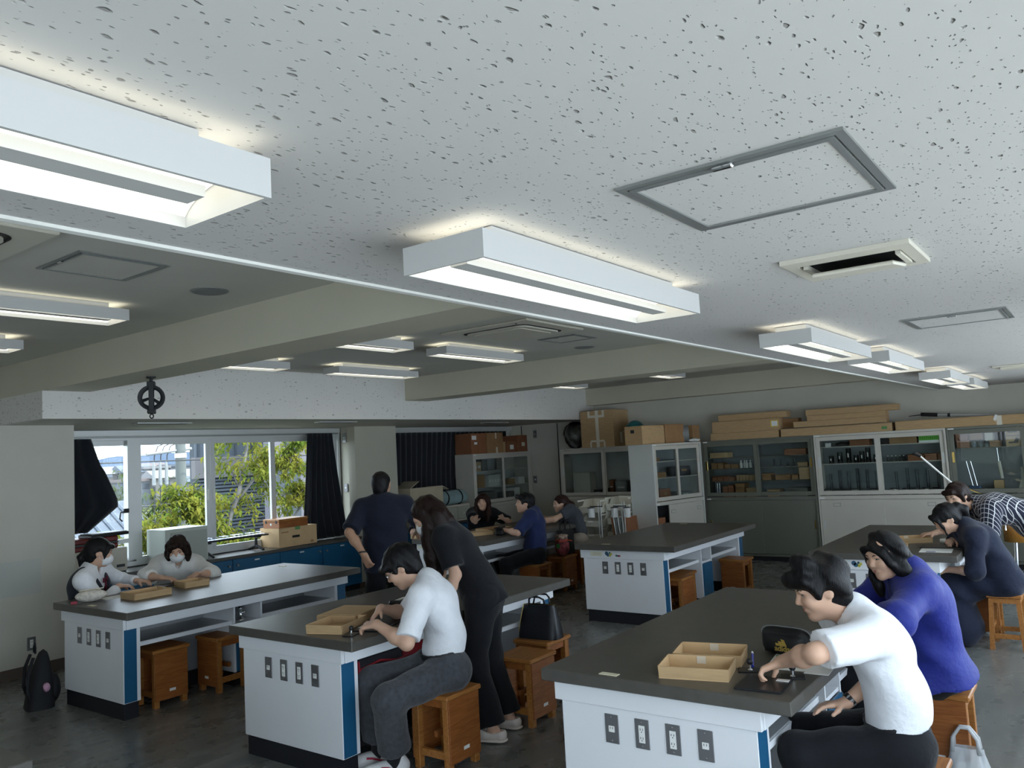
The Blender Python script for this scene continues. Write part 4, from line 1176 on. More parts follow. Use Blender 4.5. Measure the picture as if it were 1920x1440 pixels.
for i, (x, y, w, h, zt) in enumerate(hp):
    t = thing('house', hl[i], 'house', (x, y, -4.2), 0, 'far houses below the hill')
    H = zt + 4.2
    MB().box(-w / 2, w / 2, -2.5, 2.5, 0, H - .8).build('wall', wl[i % 3], t)
    if i % 2: MB().prism([(-2.9, H - .8), (2.9, H - .8), (0, H + .6)], -w / 2 - .3, w / 2 + .3, 'yz').build('roof', rf[i % 3], t)
    else: MB().box(-w / 2 - .3, w / 2 + .3, -2.8, 2.8, H - .8, H - .3).build('roof', rf[i % 3], t)
    for k in (-1, 1): MB().box(k * w * .25 - .6, k * w * .25 + .6, -2.56, -2.5, H - 2.2, H - 1.2).build('window', pane, t)

# near tiled roof lower left
t = thing('tiled_roof', 'blue grey tiled roof below the left window pane', 'roof', (7.7, 20, -4.2))
MB().box(-2.2, 2.6, -1.6, 1.6, 0, 4.0).build('wall', wl[1], t)
MB().prism([(-2.1, 4.0), (2.1, 4.0), (2.1, 4.15), (0, 5.35), (-2.1, 4.15)], -2.5, 2.9, 'yz').build('roof', rf[0], t)
for k in range(18):
    v = k / 17
    MB().cone((-2.4 + 5.2 * v, -2.12, 4.16), (-2.4 + 5.2 * v, 0, 5.38), .05, .05, 6).build('tile_row', rf[0], t)

# building with louvres at the right
t = thing('office_building', 'grey louvred building behind the right hand trees', 'building', (30, 40, -4.2), 0)
bg = mat('building_grey', (0.065, 0.078, 0.095, 1), .7); bd = mat('building_dark', (0.037, 0.046, 0.056, 1), .7); bp = mat('building_band', (0.119, 0.112, 0.116, 1), .7)
MB().box(-5.1, 4.6, 0, .6, 0, 10).build('wall', bd, t)
MB().box(-5.4, 4.8, -.4, 0, 5.55, 6.7).build('band', bp, t)
MB().box(-5.2, 4.6, -.15, 0, 6.7, 10).build('glazing', bg, t)
for k in range(26):
    MB().box(-5.2, 4.6, -.22, -.05, .6 + k * .19, .72 + k * .19).build('louvre', bg, t)
for k in range(9): MB().box(-5.1 + k * 1.15, -5.0 + k * 1.15, -.25, -.15, 6.7, 10).build('mullion', bd, t)
t = thing('tower_building', 'tall pinkish building at the right end of the window view', 'building', (28.3, 36, -4.2))
tw = mat('tower_wall', (0.112, 0.108, 0.125, 1), .7)
MB().box(-1.6, 3.2, 0, .5, 0, 14).build('wall', tw, t)
MB().box(-.6, .25, -.2, 0, 0, 14).build('dark_strip', bd, t)
MB().box(-1.5, -.65, -.12, 0, 4.6, 5.9).build('window', bd, t)
MB().box(-1.6, 3.2, -.3, 0, 5.95, 6.1).build('band', bd, t)

# concrete pole with cable ends and wires
t = thing('utility_pole', 'concrete utility pole standing in front of the grey building', 'pole', (15.0, 25, -4.2))
cm = mat('concrete_pole', (0.091, 0.100, 0.095, 1), .8)
MB().lathe([(.19, 0), (.15, 11)], n=14).build('shaft', cm, t, True)
MB().cone((-1.2, 0, 6.6), (.4, 0, 6.75), .05, .05, 8).build('crossarm', M['grey_plastic'], t)
MB().lathe([(.19, 6.45), (.19, 6.6)], n=14).build('clamp', M['alu'], t)
for k in range(3):
    x = -.95 + .22 * k
    b = MB(); b.tube([(x, 0, 3.5), (x, 0, 6.0), (x + .03, 0, 6.55), (x + .15, 0, 6.85), (x + .4, 0, 6.95)], .018, 6); co = b.build('cable', M['iron'], t)
    MB().lathe([(.02, 5.55), (.06, 5.6), (.05, 6.2), (.02, 6.4)], (x, 0, 0), 8).build('cable_head', M['grey_plastic'], co)
for k, (z0, z1) in enumerate([(2.20, 2.26), (.78, .95), (2.95, 2.80)]):
    b = MB(); b.tube([(8 + i * 3.5, 24.6, z0 + (z1 - z0) * i / 9 - .08 * math.sin(math.pi * i / 9)) for i in range(10)], .022, 5)
    one('overhead_wire', ['dark overhead wire crossing the hill in the window view', 'lower overhead wire in front of the rounded tree', 'upper overhead wire near the top of the window'][k], 'wire', b, M['iron'])
# ------------------------------------------------------------------ contents of the cabinets
GB = 'small cartons in the dark green cabinet'
def shelf_box(label, x, y, z, sx, sy, sz, m, group):
    t = thing('small_box', label, 'box', (x, y, z), 0, group)
    MB().cbox(-sx / 2, sx / 2, -sy / 2, sy / 2, 0, sz * .72, .003).build('body', M[m], t)
    MB().cbox(-sx / 2 - .002, sx / 2 + .002, -sy / 2 - .002, sy / 2 + .002, sz * .72, sz, .003).build('lid', M[m], t)
    return t
r = random.Random(2)
xs = XC + .17
# dark green cabinet 1: y from 5.09 (left) to 3.44 (right); shelves at .95, 1.19, 1.38, 1.55
rows = [(1.55, 5.02, 4.72, .08, 'card_in', 1, 'wide flat pale box on the top shelf of the first dark cabinet'),
        (1.38, 5.02, 4.60, .085, 'card_dark', 4, 'brown box in the left row, upper shelf of the first dark cabinet'),
        (1.19, 5.02, 4.66, .075, 'card_red', 4, 'reddish box in the left row, lower shelf of the first dark cabinet'),
        (1.19, 4.63, 4.33, .09, 'card', 6, 'small tan box in the middle row, lower shelf of the first dark cabinet'),
        (.95, 4.85, 4.67, .16, 'card_red', 2, 'tall red brown box on the bottom shelf of the first dark cabinet'),
        (.95, 4.65, 4.50, .20, 'card_dark', 1, 'stacked dark box on the bottom shelf of the first dark cabinet'),
        (.95, 4.48, 4.31, .13, 'card', 1, 'tan box right of the middle on the bottom shelf of the first dark cabinet'),
        (1.19, 4.22, 4.08, .10, 'card_dark', 1, 'brown box behind the right door of the first dark cabinet'),
        (1.19, 4.02, 3.80, .075, 'card_dark', 1, 'long brown box behind the right door of the first dark cabinet'),
        (1.19, 3.78, 3.68, .075, 'card_dark', 1, 'short brown box next to the big tan one'),
        (1.19, 3.67, 3.50, .175, 'card', 1, 'big square tan box on the right of the lower middle shelf'),
        (1.38, 3.68, 3.53, .06, 'card', 1, 'pale box beside the small flasks'),
        (.95, 4.16, 3.97, .10, 'card', 1, 'pale box with a white label on the bottom shelf right of the door joint'),
        (.95, 3.88, 3.56, .12, 'green_steel', 1, 'dark green metal box on the bottom shelf of the first dark cabinet'),
        (1.55, 3.86, 3.54, .09, 'card_red', 1, 'long dark red box on the top shelf of the first dark cabinet')]
for (z, y0, y1, h, m, n, lb) in rows:
    st = (y0 - y1) / n
    for k in range(n):
        hh = h * (r.uniform(.75, 1.1) if n > 1 else 1)
        shelf_box(lb, xs - .02, y0 - st * (k + .5), z, .2 if n < 3 else .14, st - .008, hh, m, GB)
for k in range(4):   # white bottles
    t = thing('white_bottle', 'small white bottle on the upper middle shelf of the first dark cabinet', 'bottle', (xs - .05 + .03 * (k % 2), 4.55 - .045 * k, 1.38), 0, 'white bottles')
    MB().lathe([(.020, 0), (.022, .01), (.022, .075), (.010, .09), (.010, .10)], n=12).build('body', M['paper'], t, True)
    MB().lathe([(.013, .10), (.013, .118), (0, .119)], n=12).build('cap', M['socket'], t)
for k in range(4):
    t = thing('small_flask', 'small clear flask on a rack behind the right door of the first dark cabinet', 'flask', (xs - .05, 4.04 - .10 * k, 1.38), 0, 'small flasks')
    MB().lathe([(.030, .0), (.032, .008), (.012, .045), (.009, .11), (.012, .115)], n=12).build('body', M['ware_glass'], t, True)
    MB().lathe([(.033, -.0), (.033, .004)], n=12).build('foot', M['alu'], t)
for k in range(2):
    t = thing('steel_rod', 'thin steel rod standing at the left of the bottom shelf', 'rod', (xs - .08, 4.945 - .035 * k, .95), 0, 'steel rods')
    MB().cone((0, 0, 0), (0, 0, .21), .006, .006, 8).build('shaft', M['chrome'], t); MB().lathe([(.02, 0), (.02, .01)], n=10).build('foot', M['iron'], t)
# light grey cabinet: y 3.38 .. 1.74, shelves .95 1.40 1.64
GL = 'glassware in the light grey cabinet'
for k, (y, h, rr) in enumerate([(3.30, .17, .045), (3.17, .22, .05), (3.05, .20, .05), (2.93, .24, .05), (2.80, .22, .045), (2.68, .20, .05), (2.42, .18, .05), (2.28, .23, .04), (2.16, .20, .05), (2.03, .22, .045), (1.90, .18, .05)]):
    for q in (0, 1):
        if q == 0:
            t = thing('beaker_jar', 'round jar with a dark lid at the front bottom of the light grey cabinet', 'jar', (XC + .12, y, .95), 0, 'jars in the light grey cabinet')
            MB().lathe([(rr * .9, 0), (rr, .01), (rr, .075)], n=14).build('body', M['grey_plastic'] if k % 3 else M['cream_plastic'], t, True)
            MB().lathe([(rr * 1.04, .075), (rr * 1.04, .09), (0, .092)], n=14).build('lid', M['black_plastic'], t)
            MB().box(-rr - .001, -rr + .004, -.018, .018, .02, .05).build('label', M['paper'], t)
        else:
            t = thing('glass_cylinder', 'tall clear measuring cylinder at the back of the light grey cabinet', 'cylinder', (XC + .25, y - .02, .95), 0, GL)
            MB().lathe([(.04, 0), (.04, .012), (.018, .02), (.018, h + .12), (.022, h + .125)], n=14).build('body', M['ware_glass'], t, True)
            MB().lathe([(.043, 0), (.043, .01)], n=6).build('foot', M['cream_plastic'], t)
for k, y in enumerate([3.22, 3.10, 2.98, 2.88, 2.80, 2.72, 2.62]):
    t = thing('glass_beaker', 'clear glass beaker on the middle shelf of the light grey cabinet', 'beaker', (XC + .15, y, 1.40), 0, 'beakers in the light grey cabinet')
    h = .10 + .05 * (k % 3)
    MB().lathe([(.032, .0), (.034, .006), (.034, h), (.037, h + .006), (.035, h + .006), (.031, h - .002), (.031, .008), (0, .007)], n=16).build('glass', M['ware_glass'], t, True)
    MB().box(-.0348, -.034, -.008, .008, h * .4, h * .7).build('label', M['paper'], t)
shelf_box('reddish tray box on the top left shelf of the light grey cabinet', XC + .15, 2.80, 1.64, .2, .26, .085, 'card_red', None)
MATS_red = mat('pinkish_box', (.30, .06, .06, 1), .6)
t = shelf_box('pink small box on the top left shelf of the light grey cabinet', XC + .12, 3.24, 1.64, .08, .06, .055, 'paper', None)
one('dark_clamp', 'dark metal clamp lying on the top left shelf of the light grey cabinet', 'clamp', MB().tube([(0, .10, .03), (.0, .03, .05), (0, -.06, .04), (.02, -.11, .06)], .016, 8), M['iron'], (XC + .15, 3.04, 1.64))
shelf_box('brown open box on the top right shelf of the light grey cabinet', XC + .15, 2.24, 1.64, .2, .34, .085, 'card_dark', None)
t = thing('green_label_box', 'white box with a bright green handwritten label', 'box', (XC + .15, 1.92, 1.64), 0)
MB().cbox(-.1, .1, -.125, .125, 0, .12, .003).build('body', M['paper'], t)
gl = MB().box(-.102, -.10, -.122, .122, .03, .115).build('label', mat('green_label', (.10, .42, .03, 1), .6), t)
b = MB(); r2 = random.Random(8)
for k in range(9):
    y = .10 - k * .024; z = .055 + r2.uniform(0, .02)
    b.box(-.1032, -.102, y - .012 * (k % 2), y + .003, z, z + .004); b.box(-.1032, -.102, y - .003, y, .05, .05 + r2.uniform(.02, .04))
b.build('handwriting', M['hole'], gl)
for k in range(3): shelf_box(['long orange brown box on the middle right shelf of the light grey cabinet', 'second orange brown box on the middle right shelf of the light grey cabinet', 'short orange brown box by the right door frame of the light grey cabinet'][k], XC + .16, [2.10, 1.92, 1.79][k], 1.40, .2, [.20, .14, .08][k], [.085, .09, .09][k], 'card_red', None)
for k in range(5):
    t = thing('small_vial', 'tiny clear vial on the middle right shelf of the light grey cabinet', 'vial', (XC + .12, 2.46 - .05 * k, 1.40), 0, 'tiny vials')
    MB().lathe([(.016, 0), (.016, .05), (.008, .06), (.008, .072)], n=10).build('body', M['ware_glass'], t, True); MB().lathe([(.010, .07), (.010, .082), (0, .083)], n=10).build('stopper', M['socket'], t)
# dark green cabinet 2: y 1.67 .. 0, shelf 1.545
for k, (y, w, h, z, m, lb) in enumerate([(1.53, .15, .10, 1.545, 'card_red', 'lower left reddish box on the top shelf of the right hand dark cabinet'), (1.54, .14, .10, 1.645, 'card_red', 'upper left reddish box on the top shelf of the right hand dark cabinet'),
        (1.37, .15, .11, 1.645, 'card_dark', 'brown box in the upper row beside the reddish one in the right hand dark cabinet'), (1.23, .09, .13, 1.625, 'cream_plastic', 'cream box in the upper row of the right hand dark cabinet'),
        (1.17, .12, .08, 1.545, 'card_dark', 'short brown box in the lower row of the right hand dark cabinet'), (.77, .16, .125, 1.545, 'paper', 'white box in the lower row at the right of the dark cabinet'), (.77, .16, .10, 1.67, 'cream_plastic', 'pale box stacked on the white one in the dark cabinet')]):
    shelf_box(lb, XC + .17, y, z, .2, w, h, m, None)
for k in range(2):
    t = thing('punched_box', ['tan box with a black silhouette print, lower of two', 'tan box with a black silhouette print, upper of two'][k], 'box', (XC + .15, .96, 1.545 + .135 * k))
    MB().cbox(-.1, .1, -.085, .085, 0, .13, .003).build('body', M['card'], t)
    MB().prism([(-.04, .035), (.055, .035), (.055, .055), (.0, .055), (-.035, .115), (-.055, .09), (-.05, .045)], -.1012, -.1, 'yz').build('print', M['hole'], t)
for k in range(5):
    t = thing('blue_jar', 'small bluish jar in the lower row of the right hand dark cabinet', 'jar', (XC + .12, 1.56 - .075 * k, 1.545), 0, 'bluish jars')
    MB().lathe([(.028, 0), (.030, .01), (.030, .06)], n=12).build('body', mat('blue_ware', (.12, .17, .21, 1), .3), t, True); MB().lathe([(.031, .06), (.031, .075), (0, .076)], n=12).build('lid', M['grey_plastic'], t)
# dial balance
t = thing('dial_balance', 'white fan shaped dial scale on a stand in the right hand dark cabinet', 'scale', (XC + .14, .62, .95))
dm = mat('dial_white', (.60, .60, .54, 1), .4)
pts = [(-.02, .22), (.03, .22)] + [(.035 + .0, .22)]
fan = [(.05, .25)] + [(.20 * math.sin(R(a)), .30 + .17 * math.cos(R(a))) for a in range(62, -63, -8)] + [(-.05, .25), (-.03, .235), (.03, .235)]
MB().prism(fan, -.03, -.015, 'yz').build('dial', dm, t)
b = MB(); b.tube([(-.032, .105 * math.sin(R(a)), .285 + .075 * math.cos(R(a))) for a in range(-55, 56, 11)], .006, 5); b.build('slot', M['grey_plastic'], t)
b = MB()
for a in range(-55, 56, 10):
    b.cone((-.0312, .165 * math.sin(R(a)), .30 + .135 * math.cos(R(a))), (-.0312, .185 * math.sin(R(a)), .30 + .16 * math.cos(R(a))), .0022, .0022, 5)
b.build('ticks', M['hole'], t)
MB().lathe([(.03, .20), (.03, .235)], n=14).build('red_band', mat('red_band', (.25, .03, .02, 1), .4), t)
MB().lathe([(.055, .185), (.055, .20)], n=14).cone((0, 0, .03), (0, 0, .19), .012, .012, 8).build('column', M['alu'], t)
for a in (20, 140, 260): MB().cone((0, 0, .06), (.11 * math.cos(R(a)), .13 * math.sin(R(a)), .008), .010, .010, 8).build('foot', M['alu'], t)
one('white_cone', 'tall white cone standing beside the dial scale', 'cone', MB().prism([(-.075, 0), (.075, 0), (.018, .18), (.012, .33), (-.012, .33), (-.018, .18)], -.02, .02, 'yz'), M['cream_plastic'], (XC + .10, .905, .95))
one('tan_plaque', 'small tan box with faint print on the bottom shelf of the right hand dark cabinet', 'box', MB().cbox(-.04, .04, -.055, .055, 0, .17, .003), M['card'], (XC + .10, 1.17, .95))
t = thing('hanging_gauge', 'white spring gauge hanging under the shelf of the right hand dark cabinet', 'gauge', (XC + .10, 1.15, 1.14))
MB().cone((0, -.02, 0), (0, 0, .22), .022, .022, 10).build('barrel', M['cream_plastic'], t); MB().cone((0, 0, .22), (0, .005, .39), .004, .004, 6).build('hook', M['chrome'], t)
t = thing('lab_stand', 'blue footed stand with two thin rods in the right hand dark cabinet', 'stand', (XC + .14, 1.47, .95))
MB().cbox(-.07, .07, -.10, .10, .07, .10, .004).build('base', mat('blue_base', (.02, .07, .16, 1), .4), t); MB().box(-.05, .05, -.08, .08, 0, .07).build('foot', M['iron'], t)
for k in (0, 1): MB().cone((0, -.05 + .05 * k, .10), (0, .0 + .05 * k, .42), .005, .005, 6).build('rod', M['chrome'], t)

# cabinets by the curtain, on the wall and the rotated one
def cwp(u, v, z): return (10.48 + u, 8.64 + v, z)
for k, (u, z, w, h, m, lb) in enumerate([(.12, 1.52, .22, .16, 'card', 'brown box with a tag on the top shelf of the curtain side cabinet'), (.36, 1.52, .16, .2, 'grey_plastic', 'grey box on the top shelf of the curtain side cabinet'), (.16, 1.24, .26, .22, 'card_dark', 'row of brown folders on the middle shelf of the curtain side cabinet'),
        (.52, 1.24, .40, .20, 'pale_steel', 'grey drawer block with white tags on the middle shelf of the curtain side cabinet'), (.25, .96, .45, .2, 'grey_plastic', 'dark equipment case on the bottom shelf of the curtain side cabinet'), (1.02, 1.52, .28, .2, 'grey_steel', 'stack of grey trays on the top right shelf of the curtain side cabinet'),
        (1.25, .96, .18, .22, 'paper', 'white container on the bottom right shelf of the curtain side cabinet'), (1.05, .96, .2, .16, 'grey_plastic', 'grey tub next to the white container'), (1.4, 1.24, .2, .12, 'paper', 'low white tub on the middle right shelf of the curtain side cabinet'), (1.08, 1.24, .22, .10, 'card', 'tan tray on the middle right shelf of the curtain side cabinet')]):
    t = thing('stored_box', lb, 'box', cwp(u + w / 2, .18, z))
    MB().cbox(-w / 2, w / 2, -.1, .1, 0, h, .004).build('body', M[m], t)
    n = max(1, int(w / .08))
    for q in range(n): MB().box(-w / 2 + (q + .2) * w / n, -w / 2 + (q + .8) * w / n, -.1015, -.1, h * .35, h * .6).build('tag', M['paper'] if k in (3, 0) else M[m], t)
for k, (y, z, w, d, h, m, lb) in enumerate([(7.42, .995, .34, .2, .40, 'grey_steel', 'grey steel box inside the wall cabinet'), (7.13, .995, .15, .15, .10, 'black_plastic', 'small dark blue box inside the wall cabinet'), (6.98, .995, .12, .15, .12, 'grey_plastic', 'dark grey box inside the wall cabinet'), (6.86, .995, .08, .12, .26, 'card_red', 'upright reddish board inside the wall cabinet'),
        (6.66, .995, .22, .18, .24, 'grey_plastic', 'grey instrument behind the right door of the wall cabinet'), (6.36, 1.28, .22, .16, .18, 'card', 'tan box hanging behind the right door of the wall cabinet')]):
    t = thing('stored_box', lb, 'box', (XC + .2, y, z if k < 5 else .995))
    MB().cbox(-d / 2, d / 2, -w / 2, w / 2, 0 if k < 5 else .27, h if k < 5 else .45, .004).build('body', M[m], t)
    if k == 5: MB().box(-.05, .05, -.06, .06, 0, .27).build('support', M['grey_plastic'], t)
    MB().box(-d / 2 - .001, -d / 2, -w * .3, w * .3, h * .5, h * .6).build('tag', M['grey_steel'], t)
rm_ = Matrix.Translation((11.06, 5.155, 0)) @ Matrix.Rotation(R(78), 4, 'Z')
def rcp(u, v, z):  # u along the front, v depth
    return rm_ @ Vector((v, .59 - u, z))
for k, (u, z, w, h, m, lb) in enumerate([(.18, 1.56, .2, .06, 'card_dark', 'low box on the top shelf of the rotated cabinet'), (.10, 1.32, .06, .14, 'card', 'narrow upright box on the middle shelf of the rotated cabinet'), (.28, 1.32, .26, .08, 'card_dark', 'brown box on the middle shelf of the rotated cabinet'), (.36, .98, .26, .17, 'card_red', 'reddish brown case on the bottom shelf of the rotated cabinet'),
        (.85, 1.32, .34, .14, 'black_plastic', 'black camera like device behind the right door of the rotated cabinet'), (.85, .98, .3, .10, 'grey_plastic', 'dark box with a white tag behind the right door of the rotated cabinet'), (.17, .45, .20, .30, 'card_red', 'wooden box in the open lower compartment of the rotated cabinet')]):
    p = rcp(u, .2 if k < 6 else .16, z)
    t = thing('stored_box', lb, 'box', p, R(78))
    MB().cbox(-.1, .1, -w / 2, w / 2, 0, h, .004).build('body', M[m], t)
    MB().box(-.102, -.1, -w * .2, w * .2, h * .5, h * .72).build('tag', M['paper'] if k == 5 else M['card_dark'], t)
MB().box(.03, .42, -.56, .56, .43, .45).build('shelf', M['grey_steel'], rc)
p = rcp(.17, .10, 1.12); t = thing('round_dial', 'round chrome dial gauge standing in the rotated cabinet', 'gauge', (p.x, p.y, .98), R(78))
b = MB(); b.tube([(0, .055 * math.cos(R(a)), .24 + .055 * math.sin(R(a))) for a in range(0, 361, 20)], .008, 6); b.build('rim', M['chrome'], t)
MB().cone((0, 0, 0), (0, 0, .185), .010, .010, 8).build('post', M['alu'], t); MB().lathe([(0, -.004), (.05, -.004), (.05, .004)], (0, 0, .24), 20, 'x').build('face', M['grey_plastic'], t)

# ------------------------------------------------------------------ white bins, stands and panels by the rotated cabinet
bw = mat('bin_plastic', (.80, .77, .66, 1), .4)
bl = ['lowest', 'second lowest', 'third', 'fourth', 'topmost']
for c, (x, y) in enumerate(((10.62, 6.35), (10.72, 5.93))):
    for k in range(5):
        t = thing('stacking_bin', '%s cream stacking bin of the %s column beside the rotated cabinet' % (bl[k], ['left', 'right'][c]), 'bin', (x, y, .02 + k * .205 + .03 * c), 0, 'cream stacking bins')
        b = MB()
        b.prism([(-.19, 0), (.19, 0), (.19, .19), (-.02, .19), (-.10, .10), (-.21, .09)], -.19, -.182, 'xz').prism([(-.19, 0), (.19, 0), (.19, .19), (-.02, .19), (-.10, .10), (-.21, .09)], .182, .19, 'xz')
        b.box(-.19, .19, -.182, .182, 0, .008).box(.182, .19, -.182, .182, .008, .19)
        b.build('shell', bw, t)
        MB().prism([(-.19, .008), (-.182, .008), (-.20, .092), (-.21, .09)], -.182, .182, 'xz').build('front_lip', bw, t)
        MB().cbox(-.215, -.195, -.05, .05, .06, .085, .003).build('label_holder', M['paper'], t)
        MB().box(-.22, .0, -.20, -.19, .168, .19).box(-.22, .0, .19, .20, .168, .19).build('rim', bw, t)
for k, (x, y, lb) in enumerate([(10.15, 6.02, 'left metal stand with a white cup beside the cream bins'), (10.2, 5.66, 'right metal stand with two white cups beside the cream bins')]):
    t = thing('lab_stand', lb, 'stand', (x, y, 0))
    MB().cbox(-.10, .10, -.08, .08, 0, .025, .004).build('base', M['iron'], t)
    for q in (-.02, .02): MB().cone((0, q, .025), (0, q, 1.02), .007, .007, 8).build('rod', M['alu'], t)
    MB().cone((0, -.05, .96), (0, .16, .96), .008, .008, 8).build('clamp_arm', M['iron'], t)
    for q in ((.14,) if k == 0 else (.14, -.06)):
        c = MB().lathe([(.045, .80), (.05, .81), (.05, .93), (.054, .935)], (0, q, 0), 16).build('cup', M['paper'], t, True)
        MB().lathe([(.056, .935), (.056, .945), (0, .946)], (0, q, 0), 16).build('cup_rim', M['iron'], c)
for k in range(7):
    b = MB().cbox(-.22, .22, -.009, .009, 0, .80, .002, Matrix.Rotation(R(-6), 4, 'X'))
    one('panel_board', ['brown board at the left of the leaning row', 'first white panel of the leaning row', 'second white panel of the leaning row', 'third white panel of the leaning row', 'fourth white panel of the leaning row', 'fifth white panel of the leaning row', 'brown board at the right of the leaning row'][k], 'board', b,
        M['card_red'] if k in (0, 6) else M['white_trim'] if k % 2 else M['grey_plastic'], (10.42, 5.78 - .035 * k, 0), 0, 'boards leaning beside the rotated cabinet')

# ------------------------------------------------------------------ drum kit corner and microphone stand
t = thing('drum', 'orange wooden drum with a chrome rim at the right edge', 'drum', (9.75, .80, .62))
dw = wood_mat('drum_wood', (.55, .26, .05, 1), (.42, .18, .03, 1), 3, .25)
MB().lathe([(.165, 0), (.165, .28)], n=30).build('shell', dw, t, True)
MB().lathe([(.0, .292), (.16, .292), (.178, .298), (.178, .27), (.166, .27)], n=30).build('rim', M['chrome'], t, True)
for k in range(6):
    a = R(k * 60 + 15); MB().cone((.178 * math.cos(a), .178 * math.sin(a), .12), (.178 * math.cos(a), .178 * math.sin(a), .27), .010, .008, 8).build('lug', M['chrome'], t)
for k in range(3):
    a = R(k * 120 + 40); MB().cone((.13 * math.cos(a), .13 * math.sin(a), .0), (.20 * math.cos(a), .20 * math.sin(a), -.62), .010, .010, 8).build('leg', M['chrome'], t)
for k, (x, y, z, lb) in enumerate([(9.9, 1.28, 1.165, 'upper brass cymbal behind the woman in the checked shirt'), (9.9, 1.20, 1.06, 'lower brass cymbal behind the woman in the checked shirt')]):
    t = thing('cymbal', lb, 'cymbal', (x, y, z), 0, 'cymbals')
    b = MB(); b.lathe([(.0, .022), (.02, .02), (.035, .004), (.17, -.008), (.17, -.010), (.03, .002)], n=28)
    c = b.build('plate', M['brass'], t, True); c.rotation_euler = (R(24), R(6), 0)
    MB().cone((0, .0, -z), (0, 0, -.01), .009, .009, 8).build('rod', M['chrome'], t)
t = thing('boom_stand', 'white boom pole with black clamps rising behind the checked shirt', 'stand', (8.9, 1.13, 0))
MB().cone((0, 0, .02), (0, 0, 1.22), .012, .012, 8).build('post', M['iron'], t)
for k in range(3): MB().cone((0, 0, .12), (.22 * math.cos(R(120 * k)), .22 * math.sin(R(120 * k)), .012), .010, .010, 8).build('foot', M['iron'], t)
MB().cone((0, .05, 1.18), (0, .40, 1.55), .009, .009, 10).build('boom', M['socket'], t)
MB().cbox(-.02, .02, -.02, .035, 1.13, 1.17, .004).build('knob', M['black_plastic'], t)
MB().cone((0, .04, 1.17), (0, .06, 1.19), .016, .016, 10).build('collar', M['black_plastic'], t)
MB().cone((0, .39, 1.545), (0, .44, 1.575), .016, .02, 10).cone((0, .43, 1.575), (0, .47, 1.57), .014, .014, 8).build('boom_clamp', M['black_plastic'], t)

# ------------------------------------------------------------------ things on the tables
gold = mat('gold_print', (.60, .42, .10, 1), .35, .6)
t = thing('pencil_pouch', 'black zipped pouch with a gold sports logo on the right front table', 'pouch', (3.80, 1.285, .80), R(-9))
pm = mat('pouch_black', (.010, .010, .011, 1), .42)
def pouch(u, v):
    a = u * 2 * math.pi
    c, s_ = math.cos(a), math.sin(a)
    sx = abs(c) ** .45 * (1 if c > 0 else -1); sz = abs(s_) ** .5 * (1 if s_ > 0 else -1)
    w = 1 - abs(2 * v - 1) ** 5 * .35
    return ((v - .5) * .075, sx * .122 * w, .062 + sz * .062 * w)
b = MB(); b.grid(pouch, 36, 10)
n = 37
b.add([pouch(i / 36, 0) for i in range(36)], [tuple(range(36))]); b.add([pouch(i / 36, 1) for i in range(36)], [tuple(range(36))[::-1]])
b.build('bag', pm, t, True)
fp = MB(); fp.grid(lambda u, v: (-.040 - .012 * (1 - (2 * v - 1) ** 6) * (1 - (2 * u - 1) ** 6), (u - .5) * .198, .012 + v * .082), 14, 8, True); fp.build('front_pocket', pm, t, True)
b = MB(); b.tube([(-.018, .122 * (abs(math.cos(R(a))) ** .45 * (1 if math.cos(R(a)) > 0 else -1)), .064 + .064 * abs(math.sin(R(a))) ** .5) for a in range(10, 171, 8)], .003, 5); b.build('zip', M['grey_plastic'], t)
b = MB()
for k, (y0, h) in enumerate(((.030, .012), (.012, .021), (-.006, .031))):
    b.prism([(y0 + .004, .046), (y0 - .014, .046), (y0 - .014 + h * .42 - .001, .046 + h * .9), (y0 + .001 + h * .42, .046 + h)], -.0545, -.0525, 'yz')
b.build('logo_bars', gold, t)
me = text_mesh('adidas', .036, .0008, .0007); me.materials.append(gold)
o = link('logo_lettering', me, t, (-.0545, -.004, .034)); o.rotation_euler = (R(90), 0, R(-90))

def sheet(name, label, x, y, rz, w, h, m, cat='paper', th=.0012, z=.80, lines=0):
    t = thing(name, label, cat, (x, y, z), rz)
    MB().box(-w / 2, w / 2, -h / 2, h / 2, 0, th).build('sheet', M[m] if isinstance(m, str) else m, t)
    if lines:
        b = MB()
        for k in range(lines): b.box(-w * .4, w * .4 * (1 - .4 * (k % 3 == 2)), h * .4 - k * h * .8 / lines, h * .4 - k * h * .8 / lines + .002, th, th + .0003)
        b.build('print_lines', M['grey_steel'], t)
    return t
def slide_board(label, x, y, rz, w=.22, h=.22):
    t = thing('black_board', label, 'board', (x, y, .80), rz)
    MB().cbox(-w / 2, w / 2, -h / 2, h / 2, 0, .009, .002).build('plate', M['black_plastic'], t)
    return t
def magnifier(label, x, y, rz, ball=True):
    t = thing('thumb_magnet', label, 'stand', (x, y, .80), rz, 'small black stands with ball knobs')
    MB().cbox(-.05, .05, -.035, .035, 0, .006, .002).build('foot', M['black_plastic'], t)
    MB().lathe([(.012, .006), (.006, .012), (.006, .028)], n=12).build('stem', M['chrome'], t)
    b = MB(); b.lathe([(max(.0004, .014 * math.sin(R(a))), .040 - .014 * math.cos(R(a))) for a in range(0, 181, 15)], n=14); b.build('ball', M['black_plastic'], t, True)
sheet('paper_sheet', 'printed sheet of paper under the arm of the boy in the white shirt', 3.66, 1.235, R(8), .26, .17, 'paper', lines=7)
sheet('paper_sheet', 'second sheet of paper at the table edge below the bare elbow', 3.62, 1.09, R(4), .2, .10, 'paper')
slide_board('black square board in front of the boy in the white shirt', 3.285, 1.225, R(5), .20, .19)
sheet('glass_slide', 'small clear slide with a white label on the black board', 3.345, 1.165, R(5), .03, .05, 'paper', 'slide', .002, .8095)
